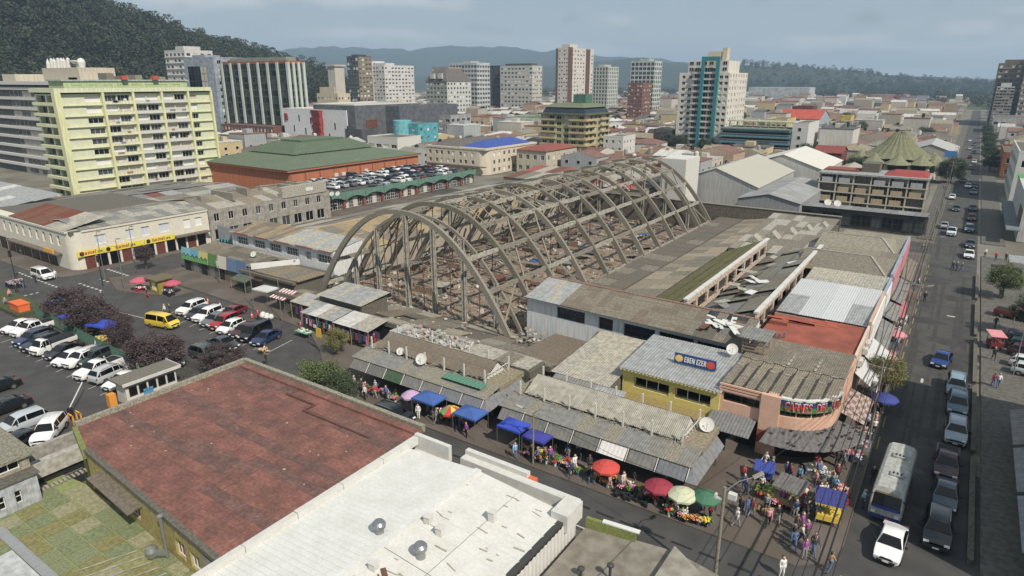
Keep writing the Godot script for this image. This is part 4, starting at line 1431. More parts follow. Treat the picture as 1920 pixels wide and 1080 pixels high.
func build_corner_shop()->void:
	var t:=thing("corner_shop","salmon corner shop with rounded front and CARNES DEL SUR banner","shop",V(-10,0.13,-60))
	var c:=V2(-9.6,-59.4)
	var rad:=4.1
	var arc:=[]
	for i in 15:
		var a:=PI/2-PI/2*i/14.0
		arc.append(c+V2(cos(a)*rad,sin(a)*rad))
	var wall:=nb()
	var band:=nb()
	var board:=nb()
	var trim:=nb()
	var canopy:=nb()
	var green:=nb()
	var base:=nb()
	for i in 14:
		var p:Vector2=arc[i]
		var q:Vector2=arc[i+1]
		var np:=(p-c).normalized()
		var nq:=(q-c).normalized()
		var f:=func(v:Vector2,k:Vector2,d:float,y:float)->Vector3:return V(v.x+k.x*d,y,v.y+k.y*d)
		wall.quad(f.call(p,np,0,2.9),f.call(q,nq,0,2.9),f.call(q,nq,0,4.15),f.call(p,np,0,4.15))
		base.quad(f.call(p,np,-0.5,0.1),f.call(q,nq,-0.5,0.1),f.call(q,nq,-0.5,2.9),f.call(p,np,-0.5,2.9))
		wall.quad(f.call(p,np,0,4.15),f.call(q,nq,0,4.15),f.call(q,nq,-0.35,4.15),f.call(p,np,-0.35,4.15))
		band.quad(f.call(p,np,-0.3,4.15),f.call(q,nq,-0.3,4.15),f.call(q,nq,-0.3,4.9),f.call(p,np,-0.3,4.9))
		for a in [[green,4.72,5.25,0.10],[board,5.25,5.78,0.10]]:
			a[0].quad(f.call(p,np,a[3],a[1]),f.call(q,nq,a[3],a[1]),f.call(q,nq,a[3],a[2]),f.call(p,np,a[3],a[2]))
		wall.quad(f.call(p,np,0,4.75),f.call(q,nq,0,4.75),f.call(q,nq,0,5.8),f.call(p,np,0,5.8))
		trim.hexa([f.call(p,np,0.14,5.78),f.call(q,nq,0.14,5.78),f.call(q,nq,-0.25,5.78),f.call(p,np,-0.25,5.78)],[f.call(p,np,0.14,5.94),f.call(q,nq,0.14,5.94),f.call(q,nq,-0.25,5.94),f.call(p,np,-0.25,5.94)])
	put(t,"curved_wall",wall,M.salmon)
	put(t,"shop_front",base,M.black)
	put(t,"window_band",band,M.glass_dark)
	put(t,"banner_top",board,paint(42,62,118,0.6))
	put(t,"banner_foot",green,worn(88,150,84,"leafy",0.3))
	put(t,"roof_trim",trim,M.white_roof)
	for i in range(1,14):
		var p:Vector2=arc[i]
		var np:=(p-c).normalized()
		bl(t,"window_bar",M.frame_white if i%3==0 else M.frame_dark,[V(p.x-np.x*0.27,4.45,p.y-np.y*0.27),V(0.06,0.62,0.06)])
	var txt:="CARNES DEL SUR"
	for i in txt.length():
		if txt[i]==" ":
			continue
		var a:=PI/2-0.13-(1.16*i/(txt.length()-1))
		var p:=V(c.x+cos(a)*(rad+0.13),5.24,c.y+sin(a)*(rad+0.13))
		sign_text(t,txt[i],p,0.86,paint(226,222,212),BU(PI/2-a),0.62,"letter_edge")
		p=V(c.x+cos(a)*(rad+0.16),5.24,c.y+sin(a)*(rad+0.16))
		sign_text(t,txt[i],p,0.74,paint(190,40,36),BU(PI/2-a),0.6,"letter")
	var bull:=nb()
	for a in [[-0.03,5.32,0.42,0.16],[-0.07,5.42,0.22,0.2],[0.03,5.2,0.1,0.16],[-0.09,5.2,0.1,0.16]]:
		var an:float=PI/2-a[0]
		bull.box(V(c.x+cos(an)*(rad+0.12),a[1],c.y+sin(an)*(rad+0.12)),V(a[2],a[3],0.04),BU(PI/2-an))
	put(t,"banner_emblem",bull,paint(122,38,34))
	facade(t,V(-14.8,2.9,-55.4),RT,3.6,3.0,[Rect2(0.25,1.25,3.2,0.85)],M.salmon,{"depth":0.3,"bars":Vector2i(2,1),"frame":M.frame_dark,"panes": ["glass_dark"],"split":true})
	var m:MB
	sl(t,"shop_front",M.black,[-14.8,-11.2,0.1,2.9,-56.0,-55.9])
	for k in 3:
		sl(t,"ledge",M.salmon,[-14.9,-11.2,5.2+k*0.27,5.36+k*0.27,-55.4,-55.22])
	sl(t,"pier",M.salmon,[-11.2,-9.6,0.1,5.9,-56.0,-55.05])
	sl(t,"pier_band",worn(168,82,62,"streak",0.3),[-11.22,-9.58,1.2,2.5,-55.9,-55.02])
	sl(t,"wall",M.salmon,[-5.75,-5.5,2.9,5.9,-68.0,-59.4])
	sl(t,"shop_front",worn(90,80,74,"grime",0.3),[-5.9,-5.7,0.1,2.9,-68.0,-59.4])
	var xs:=-14.9
	for i in 9:
		for j in 3:
			var z1:=-55.5-j*2.2
			var x0:=xs+i*1.04
			if j==0 and i>6:
				z1-=0.55*(i-6)*(i-6)*0.5+0.3
			var b:=nb()
			var y:=5.86+R(0,0.05)
			b.ribs(V(x0+0.03,y,z1),V(x0+1.01,y,z1),V(x0+1.01,y+0.1,-57.75-j*2.2),V(x0+0.03,y+0.1,-57.75-j*2.2),5,0.03,0.05)
			put(t,"roof_panel",b,pick([M.asbestos,worn(142,134,122,"lichen",0.14),worn(152,144,130,"lichen",0.12)]))
			if j==0 and i>0:
				bl(t,"seam",M.dark_steel,[V(x0,6.02,z1+0.1),V(x0,6.1,-60.6),0.07,0.1])
	sheets(t,V(-14.9,6.02,-62.0),V(-5.6,6.02,-62.0),V(-14.9,6.2,-68.0),8,3,[worn(132,126,116,"lichen",0.14),worn(140,132,122,"lichen",0.12)],6,0.03)
	for x in [-10.6,-8.2]:
		for k in 6:
			bl(t,"sealed_joint",M.asbestos_light,[V(x+k*0.02,6.16,-62.4-k*0.95),V(0.22,0.03,0.7)])
	for k in 12:
		bl(t,"sealed_joint",M.asbestos_light,[V(-14.4+k*0.72,6.07,-60.0-(k%2)*1.9),V(0.6,0.03,0.14)])
	var hut:=thing("roof_shelter","small timber shelter with tin roof on the corner shop's roof","shelter",V(-14.2,6.1,-64.2))
	for x in [-15.2,-13.2]:
		for z in [-65.4,-63.2]:
			sl(hut,"post",M.timber,[x-0.06,x+0.06,6.0,7.7,z-0.06,z+0.06])
	for k in 4:
		sl(hut,"rail",M.timber,[-15.3,-13.1,6.3+k*0.35,6.42+k*0.35,-63.16,-63.1])
	m=nb()
	m.ribs(V(-15.6,7.7,-62.8),V(-12.8,7.7,-62.8),V(-12.8,7.9,-65.8),V(-15.6,7.9,-65.8),10,0.04,0.04)
	put(hut,"roof",m,M.zinc_dull)
	for i in 20:
		var a:=PI/2+0.14-(PI/2+0.2)*i/20.0
		var b:=PI/2+0.14-(PI/2+0.2)*(i+1)/20.0
		var f:=func(an:float,r:float,y:float)->Vector3:return V(c.x+cos(an)*r,y,c.y+sin(an)*r)
		var mid:=(a+b)/2
		canopy.quad(f.call(a,rad+2.5,2.45),f.call(mid,rad+2.5,2.5),f.call(mid,rad-0.02,3.1),f.call(a,rad-0.02,3.05))
		canopy.quad(f.call(mid,rad+2.5,2.5),f.call(b,rad+2.5,2.45),f.call(b,rad-0.02,3.05),f.call(mid,rad-0.02,3.1))
	put(t,"curved_canopy",canopy,worn(116,114,116,"grime",0.3,"streak",0.4))
	m=nb()
	m.ribs(V(-15.4,2.4,-52.9),V(-11.4,2.4,-52.9),V(-11.4,3.1,-55.35),V(-15.4,3.1,-55.35),14,0.04,0.03)
	put(t,"canopy",m,worn(128,130,134,"grime",0.3,"streak",0.4))
func pavilion(label:String,x0:float,x1:float,z0:float,z1:float,sheet:Material,fence_gap:float,awn:Array)->void:
	var t:=thing("flower_pavilion",label,"market pavilion",V((x0+x1)/2,0.13,(z0+z1)/2))
	var w:MB
	sl(t,"wall",worn(88,80,74,"grime",0.3),[x0+0.8,x1-0.8,0.12,2.8,z0+0.4,z1-2.4])
	for i in 9:
		var x:=lerpf(x0+0.8,x1-0.8,i/8.0)
		sl(t,"pillar",worn(160,150,136,"streak",0.3),[x-0.12,x+0.12,0.12,2.85,z1-2.3,z1-2.05])
	var n:=14
	for i in n:
		var xa:=lerpf(x0,x1,float(i)/n)
		var xb:=lerpf(x0,x1,(i+1.0)/n)
		w=nb()
		w.ribs(V(xa,2.92,z1),V(xb,2.92,z1),V(xb,3.35,z1-2.4),V(xa,3.35,z1-2.4),6,0.03,0.05)
		put(t,"eave_sheet",w,pick([M.zinc_dull,worn(150,146,136,"lichen",0.2),worn(140,138,132,"grime",0.2)]))
	sl(t,"roof_slab",worn(156,146,126,"lichen",0.2,"fine",0.4),[x0,x1,2.8,3.3,z0,z1-2.42])
	var zi0:=z0+0.7
	var zi1:=z1-2.5
	var zm:=zi1-(zi1-zi0)*0.66
	sheets(t,V(x0+1.3,3.5,zi1),V(x1-2.0,3.5,zi1),V(x0+1.3,4.55,zm),16,3,[sheet,sheet,worn(126,116,107,"lichen",0.2,"speck",0.7) if fence_gap>0.5 else worn(172,170,163,"lichen",0.1)],6,0.05)
	sheets(t,V(x1-2.0,3.5,zi0),V(x0+1.3,3.5,zi0),V(x1-2.0,4.55,zm),16,2,[sheet],6,0.05)
	for s in [[x0+1.3,-1],[x1-2.0,1]]:
		w=nb()
		var A:=V(s[0],3.3,zi1)
		var B:=V(s[0],3.3,zi0)
		var C:=V(s[0],4.5,zm)
		if s[1]>0:w.tri(A,B,C)
		else:w.tri(A,C,B)
		put(t,"gable",w,M.white_wall)
	var px:=[]
	for i in 7:
		px.append(lerpf(x0+1.0,x1-1.7,i/6.0))
	for z in [zi1+0.25,zi0-0.3]:
		for x in px:
			sl(t,"post",M.white_wall,[x-0.07,x+0.07,3.2,4.75,z-0.07,z+0.07])
		var wire:=nb()
		for i in 70:
			var x:=lerpf(px[0],px[6],i/70.0)
			var y:=3.45+R(-0.1,0.35)
			wire.beam(V(x,y,z+R(-0.3,0.3)),V(x+R(0.2,0.7),y+R(-0.25,0.35),z+R(-0.3,0.3)),0.035,0.035)
		put(t,"wire_coil",wire,M.asbestos_light).set_meta("kind","stuff")
	w=nb()
	for k in 7:
		w.beam(V(x1-1.5,3.25+0.1*k,lerpf(zi0,zi1,k/6.0)),V(x1-1.5,4.3-0.05*k,lerpf(zi0,zi1,clampf((k+1)/6.0,0,1))),0.06,0.06)
	w.beam(V(x1-1.5,4.2,zi0),V(x1-1.5,4.2,zi1),0.06,0.06)
	put(t,"end_fence",w,M.white_wall)
	var na:=awn.size()
	for i in na:
		var xa:=lerpf(x0+0.3,x1-0.2,float(i)/na)
		var xb:=lerpf(x0+0.3,x1-0.2,(i+1.0)/na)
		w=nb()
		w.ribs(V(xa+0.12,2.0,z1+0.75),V(xb-0.12,2.0,z1+0.75),V(xb-0.12,2.82,z1-0.1),V(xa+0.12,2.82,z1-0.1),6,0.02,0.02)
		put(t,"awning",w,awn[i])
		bl(t,"bracket",M.white_wall,[V(xb,1.95,z1+0.7),V(xb,2.95,z1-0.15),0.07,0.07])
	w=nb()
	w.quad(V(x1+0.7,2.0,z1+0.7),V(x1+0.7,2.0,z0+0.5),V(x1-0.1,2.85,z0+0.5),V(x1-0.1,2.85,z1-0.1))
	w.tri(V(x1-0.2,2.0,z1+0.75),V(x1+0.7,2.0,z1+0.7),V(x1-0.1,2.84,z1-0.1))
	put(t,"awning",w,worn(132,136,142,"grime",0.25))
func build_flower_pavilions()->void:
	var g:Material=M.awning_grey
	var g2:=worn(118,118,116,"grime",0.3)
	pavilion("right flower pavilion with pale wavy roof, white posts and satellite dish",-32.3,-13.6,-51.8,-45.0,M.asbestos_light,0.0,[g,g2,g,g2,worn(226,226,226,"fine",0.2),g,worn(120,126,136,"grime",0.3)])
	pavilion("left flower pavilion with brown wavy roof and green awning",-52.3,-33.9,-51.9,-45.1,M.asbestos_brown,1.0,[g,g2,worn(70,100,74,"grime",0.3),g,g,worn(124,128,136,"grime",0.3),worn(124,128,136,"grime",0.3)])
	var m:=nb()
	m.ribs(V(-40,3.4,-45.9),V(-35,3.4,-45.9),V(-35,3.52,-47.0),V(-40,3.52,-47.0),10,0.03)
	one("green_tarp",m,worn(90,150,128,"lichen",0.3),"torn green tarpaulin strip lying on the left pavilion's eave","tarpaulin")
	for a in [[-14.4,3.3,-50.6,0.62,"large white satellite dish on the right flower pavilion's end"],[-43.6,3.45,-47.0,0.6,"white satellite dish standing tilted on the left flower pavilion"],[-47.2,3.45,-47.6,0.42,"small narrow satellite dish on the left flower pavilion"],[-15.9,6.0,-62.0,0.55,"pale satellite dish beside the yellow shop's roof"],[-95.0,3.9,-63.0,0.5,"white satellite dish on the mural building's roof"],[-22.5,6.6,-151.5,0.7,"left of two white dishes on the shed behind the market"],[-20.6,6.6,-151.2,0.7,"right of two white dishes on the shed behind the market"],[-128.6,4.4,-109.0,0.6,"left of two white dishes at the parking deck's near corner"],[-127.6,4.4,-110.0,0.6,"right of two white dishes at the parking deck's near corner"]]:
		var t:=thing("satellite_dish",a[4],"satellite dish",V(a[0],a[1],a[2]),"satellite dishes")
		dish(t,V(a[0],a[1],a[2]),a[3],0.35)
func build_foreground()->void:
	var t:=thing("red_roof_building","low building with big flat faded red membrane roof","building",V(-43.5,0.13,-25.5))
	reserved.append(Rect2(-60,-37,57,60))
	var rf:=nb()
	rf.prism([V2(-55.2,-34.0),V2(-31.6,-33.6),V2(-31.6,-16.4),V2(-50.6,-17.7),V2(-55.2,-18.9)],0.1,5.5)
	put(t,"roof",rf,M.red_roof)
	var tones:=[M.red_roof,M.red_roof,worn(138,90,80,"membrane",0.11,"grime",0.5),worn(150,94,84,"membrane",0.1,"grime",0.45),worn(132,92,84,"membrane",0.12,"grime",0.4)]
	for i in 16:
		for j in 3:
			var z1:=-17.6-i*0.98
			var xa:=-55.0+j*7.8+(1.6 if i%2 else 0.0)*(1 if j>0 else 0)
			var xb:=minf(-55.0+(j+1)*7.8+(1.6 if i%2 else 0.0),-31.7)
			if i==0:
				xa=maxf(xa,-48.0)
			sl(t,"membrane_strip",pick(tones),[xa+0.02,xb-0.02,5.5,5.512+R(0,0.014),z1-0.97,z1])
	var p:=nb()
	p.beam(V(-55.3,5.55,-34.3),V(-55.3,5.55,-18.9),0.35,0.7)
	for k in 12:
		p.box(V(-54.3+k*1.95,5.62+R(-0.02,0.02),-34.25),V(1.92,0.6,0.4),BU(R(-0.01,0.01)))
	put(t,"parapet",p,worn(166,163,152,"lichen",0.3,"grime",0.5))
	sl(t,"gutter_step",M.red_roof,[-54.6,-31.6,5.5,5.72,-33.9,-33.2])
	p=nb()
	p.slab(-46,-42.3,5.5,5.66,-32.1,-31.95)
	p.slab(-42.3,-42.15,5.5,5.66,-32.1,-30.8)
	p.slab(-42.15,-34.5,5.5,5.64,-30.95,-30.8)
	put(t,"upstand",p,worn(112,70,62,"membrane",0.3))
	for k in 26:
		var m:=nb()
		var s:=R(0.05,0.16)
		m.box(V(R(-54,-33),5.53,R(-31,-19)),V(s,0.04,s*R(0.5,1.6)),BU(R(0,3)))
		put(t,"debris",m,M.asbestos_light)
	var A:=V(-50.6,0.1,-17.55)
	var Bv:=V(-31.6,0.1,-16.2)
	var U:=(Bv-A).normalized()
	facade(t,A,U,A.distance_to(Bv),5.3,[Rect2(3.2,3.3,2.4,1.2),Rect2(6.0,3.3,2.6,1.2),Rect2(13.6,3.3,1.3,1.2),Rect2(15.5,3.3,1.3,1.2)],M.yellow_wall,{"depth":0.2,"bars":Vector2i(3,1),"panes": ["glass_grey","glass_dark","curtain"],"split":true})
	bl(t,"coping",M.concrete_dark,[A+V(0,5.5,-0.1),Bv+V(0,5.5,-0.1),0.4,0.3])
	bl(t,"coping",M.moss_wall,[V(-55.2,5.3,-18.8),V(-50.5,5.3,-17.5),0.35,0.6])
	p=nb()
	p.quad(V(-55.2,0.1,-18.75),V(-50.6,0.1,-17.5),V(-50.6,5.3,-17.5),V(-55.2,5.3,-18.75))
	put(t,"wall",p,M.moss_wall)
	p=nb()
	var h0:=A+U*2.6+V(0,4.75,0)
	var h1:=A+U*9.2+V(0,4.75,0)
	p.hexa([h0+V(0,-0.1,1.0),h1+V(0,-0.1,1.0),h1,h0],[h0+V(0,0.0,1.0),h1+V(0,0.0,1.0),h1+V(0,0.12,0),h0+V(0,0.12,0)])
	put(t,"window_hood",p,M.asbestos_brown)
	p=nb()
	p.ribs(A+U*17.3+V(0,2.6,0.06),A+U*19.0+V(0,2.6,0.06),A+U*19.0+V(0,5.2,0.06),A+U*17.3+V(0,5.2,0.06),14,0.03)
	put(t,"tin_cladding",p,M.zinc_dull)
	var c:=nb()
	var cp:=A+U*12.9+V(0,0,0.35)
	c.tube([cp+V(0,2.9,0),cp+V(0,5.9,0)],[0.1,0.1],10)
	c.lathe(cp+V(0,5.9,0),[V2(0.2,0.0),V2(0.2,0.1),V2(0.0,0.2)],10)
	c.lathe(cp+V(-0.9,2.9,0.5),[V2(0.34,0),V2(0.4,0.4),V2(0.3,0.65),V2(0.0,0.75)],12)
	c.beam(cp+V(-0.7,3.2,0.5),cp+V(0,3.2,0),0.3,0.3)
	one("roof_flue",c,M.steel,"metal flue and fan drum against the yellow wall","flue")
	t=thing("mossy_roof_building","low building with patchy yellow-green mossy panel roof in near corner","building",V(-42,0.13,-10))
	var w:=nb()
	w.prism([V2(-62,-15.6),V2(-50.8,-17.2),V2(-31.9,-15.9),V2(-24,10),V2(-62,10)],0.1,2.84)
	put(t,"wall",w,worn(150,155,114,"moss",0.2,"fine",0.4))
	var ms:=[worn(150,150,96,"grime",0.4,"fine",0.6),worn(128,140,98,"grime",0.4,"fine",0.6),worn(158,156,120,"grime",0.4,"fine",0.6),worn(140,136,84,"grime",0.4,"fine",0.6),worn(136,146,108,"lichen",0.4,"fine",0.6)]
	for i in 19:
		for j in 11:
			var x:=-59.5+i*1.55
			var z:=-16.4+j*1.5
			if x>-33.5+j*0.2:
				continue
			if i<6 and j<1:
				continue
			bl(t,"roof_panel",pick(ms),[V(x,2.85+R(0,0.015),z),V(1.46,0.06,1.41),Basis(RT,R(-0.004,0.004))])
	for k in 7:
		bl(t,"sealed_joint",M.asbestos_light,[V(-40+k*0.9,2.95,-15.5),V(-41.2+k*0.9,2.95,-12.4),0.08,0.04])
	sl(t,"flashing",worn(150,156,160,"streak",0.3),[-50,-37,2.9,3.0,-11.6,-11.0])
	t=thing("translucent_roof","pale blue-grey ribbed roof section with yellow-green rim in near corner","roof section",V(-42,2.9,-8))
	w=nb()
	w.ribs(V(-46.5,2.95,-4),V(-37.2,2.95,-4),V(-37.6,3.1,-10.9),V(-46.5,3.1,-10.9),60,0.03,0.05)
	put(t,"roof",w,worn(186,194,198,"grime",0.2))
	sl(t,"rim",worn(176,172,84,"moss",0.3),[-37.2,-36.4,2.9,3.1,-11.0,-2])
	t=thing("ribbed_roof","pinkish grey ribbed sheet roof at the yellow wall's foot","roof section",V(-34,2.9,-13))
	w=nb()
	w.ribs(V(-36.0,2.96,-5),V(-32.6,2.96,-5),V(-32.6,3.12,-13.6),V(-36.0,3.12,-12.6),26,0.035,0.05)
	put(t,"roof",w,worn(176,170,164,"grime",0.2))
	t=thing("concrete_parapet","pale stained concrete beam beside the red roof's near-left corner","parapet",V(-53.5,2.9,-17))
	sl(t,"beam",worn(186,184,178,"grime",0.25,"fine",0.6),[-54.0,-53.3,3.5,4.7,-19.6,-14.6])
	sl(t,"rear_beam",worn(168,165,158,"grime",0.25,"fine",0.6),[-56.0,-55.6,3.3,4.9,-19.9,-14.6])
	sl(t,"recess_shade",M.black,[-54.0,-53.6,2.8,3.5,-19.4,-14.6])  # solid black slab painting the shade of the gap beneath the beam
	for k in 13:
		bl(t,"tile_end",M.asbestos_light,[V(-52.6,2.98,-18.6+k*0.3),V(0.5,0.1,0.16)])
	t=thing("grey_block","grey painted block with narrow windows and attic at left edge","building",V(-56,0.13,-10.5))
	var gb:=worn(176,184,192,"grime",0.2,"streak",0.3)
	facade(t,V(-51.3,0.1,-5),FW,9.5,5.0,[Rect2(5.0,3.25,0.4,1.0),Rect2(6.0,3.25,0.4,1.0),Rect2(7.0,3.25,0.4,1.0),Rect2(8.0,3.25,0.4,1.0)],gb,{"bars":Vector2i(1,2),"panes": ["glass_dark"],"split":true})
	w=nb()
	w.quad(V(-51.3,0.1,-14.5),V(-60,0.1,-14.5),V(-60,5.1,-14.5),V(-51.3,5.1,-14.5))
	put(t,"wall",w,gb)
	sl(t,"roof",M.concrete_dark,[-60,-51.1,5.1,5.2,-14.7,-5])
	facade(t,V(-52.4,5.2,-5),FW,9.6,0.95,[Rect2(5.6,0.2,3.4,0.6)],worn(170,166,154,"lichen",0.2),{"bars":Vector2i(5,1),"panes": ["glass_dark"]})
	sl(t,"attic_roof",worn(150,148,134,"lichen",0.3,"grime",0.4),[-60,-52.1,6.15,6.35,-15.0,-5])
	t=thing("white_roof_building","building with large bright white ribbed metal roof","building",V(-23,0.13,-20))
	w=nb()
	w.prism([V2(-31.2,-32.6),V2(-17.0,-32.3),V2(-17.1,8),V2(-31.2,8)],0.1,5.7)
	put(t,"wall",w,M.white_wall)
	var zr:=-31.6
	for k in 4:
		var z1:=6.0-k*9.4
		var z0:=z1-9.4
		w=nb()
		w.ribs(V(-31.0,6.25,z0),V(-31.0,6.25,z1),V(-24.4,6.75,z1),V(-24.4,6.75,z0),22,0.045,0.05,0.15)
		put(t,"roof_panel",w,M.white_roof)
	for k in 4:
		for i in 2:
			var z1:=6.0-k*9.4
			var z0:=z1-9.4
			w=nb()
			var xa:=-24.4+i*3.55
			var xb:=xa+3.55
			var ya:=6.75-i*0.28
			var yb:=ya-0.28
			w.ribs(V(xa,ya,z0+0.03),V(xa,ya,z1),V(xb-0.03,yb,z1),V(xb-0.03,yb,z0+0.03),7,0.03,0.0,0.04)
			w.quad(V(xa,ya-0.1,z1),V(xa,ya,z1),V(xa,ya,z0),V(xa,ya-0.1,z0))
			put(t,"roof_panel",w,worn(212,211,206,"clean",0.05,"clean",0.3))
	bl(t,"ridge_cap",M.white_roof,[V(-24.4,6.82,-12.8),V(0.5,0.1,37.6)])
	for k in 10:
		bl(t,"parapet",M.white_wall,[V(-31.15,6.4+R(-0.02,0.02),3.0-k*3.75),V(0.42,0.62,3.7),BU(R(-0.004,0.004))])
	w=nb()
	w.slab(-31.3,-27.9,5.6,6.9,-32.9,-32.55)
	w.slab(-26.6,-17.0,5.6,6.6,-32.9,-32.3)
	w.slab(-26.6,-21.2,5.6,6.95,-33.3,-32.9)
	put(t,"front_parapet",w,M.white_wall)
	sl(t,"orange_corner",paint(214,96,52),[-21.2,-20.6,5.9,6.6,-33.35,-32.9])
	sl(t,"corner_upstand",M.white_wall,[-17.9,-16.7,5.5,6.75,-32.6,-30.6])
	bl(t,"gutter",M.dark_steel,[V(-17.2,6.12,-30.6),V(-17.2,6.12,6),0.4,0.2])
	w=nb()
	w.ribs(V(-16.98,0.9,6),V(-16.98,0.9,-32.2),V(-16.98,6.0,-32.2),V(-16.98,6.0,6),90,0.06,0.0,0.3)
	put(t,"side_cladding",w,M.white_wall)
	t.position.y-=0.75
	for a in [[-25.4,-23.0,"round silver roof ventilator left of the white ridge"],[-22.0,-22.9,"round silver roof ventilator right of the white ridge"]]:
		var v:=thing("roof_ventilator",a[2],"ventilator",V(a[0],5.85,a[1]))
		var m:=nb()
		m.lathe(V(a[0],5.75,a[1]),[V2(0.3,0.0),V2(0.26,0.5)],14)
		put(v,"collar",m,M.steel)
		m=nb()
		m.lathe(V(a[0],6.25,a[1]),[V2(0.28,0.0),V2(0.4,0.1),V2(0.42,0.35),V2(0.3,0.5),V2(0.0,0.55)],18,false)
		put(v,"turbine",m,M.rim)
	var vn:=0
	for a in [[-23.6,-25.4],[-22.3,-25.0],[-20.6,-28.0],[-23.4,-20.6]]:
		var m:=nb()
		m.box(V(a[0],6.0,a[1]),V(0.42,0.8,0.42),BU(0.1))
		m.box(V(a[0],6.41,a[1]),V(0.5,0.05,0.5),BU(0.1))
		one("roof_outlet",m,M.white_wall,["small square white roof outlet nearest the ridge top","small square white roof outlet between the two ventilators' far side","small square white roof outlet closest to the street parapet","small square white roof outlet nearest the camera, beside rust streak"][vn],"roof outlet",ZR,"white roof outlets")
		vn+=1
	for k in 44:
		var m:=nb()
		var x:=R(-24.0,-17.8)
		m.box(V(x,6.02-(x+24.4)*0.0789,R(-31,-10)),V(R(0.15,0.9),0.02,R(0.03,0.16)),Basis(Vector3.BACK,-0.0789)*BU(R(-0.25,0.25)))
		put(t,"stain",m,worn(176,170,158,"lichen",0.5))
	w=nb()
	w.beam(V(-22.9,5.97,-20.4),V(-20.0,5.8,-19.2),0.08,0.05)
	w.beam(V(-23.0,5.99,-20.9),V(-22.0,5.93,-20.2),0.3,0.03)
	put(t,"rust_seam",w,M.rust_steel)
	t=thing("concrete_roof_building","low building with stained tan concrete roof and yellow parapet at the bottom","building",V(-8,0.13,-24))
	w=nb()
	w.prism([V2(-16.5,-32.9),V2(-10.8,-33.8),V2(-7.9,-33.3),V2(-6.0,-31.0),V2(-5.6,8),V2(-16.5,8)],0.1,4.0)
	put(t,"roof",w,worn(142,136,124,"grime",0.12,"fine",0.5))
	bl(t,"parapet",M.moss_wall,[V(-16.5,4.3,-32.8),V(-13.2,4.2,-33.3),0.25,0.9])
	bl(t,"flashing",M.white_roof,[V(-15.4,4.78,-33.0),V(-13.0,4.7,-33.4),0.35,0.08])
	w=nb()
	w.hexa([V(-10.8,4.0,-18),V(-6,4.0,-18),V(-6.4,4.0,-31.2),V(-10.8,4.0,-33.7)],[V(-10.8,4.5,-18),V(-6,4.1,-18),V(-6.4,4.1,-31.2),V(-10.8,4.5,-33.7)])
	put(t,"raised_roof",w,worn(156,151,139,"grime",0.12,"fine",0.5))
	bl(t,"roof_joint",M.concrete_dark,[V(-13.4,4.02,-33.2),V(-14.6,4.02,-20),0.06,0.04])
	for a in [[-13.1,-29.4,0.9],[-14.6,-28.6,0.5]]:
		var m:=nb()
		m.tube([V(a[0],4.0,a[1]),V(a[0],4.0+a[2],a[1])],[0.09,0.09],8)
		m.lathe(V(a[0],4.0+a[2],a[1]),[V2(0.22,0),V2(0.22,0.1),V2(0,0.22)],10)
		put(t,"flue",m,M.dark_steel)
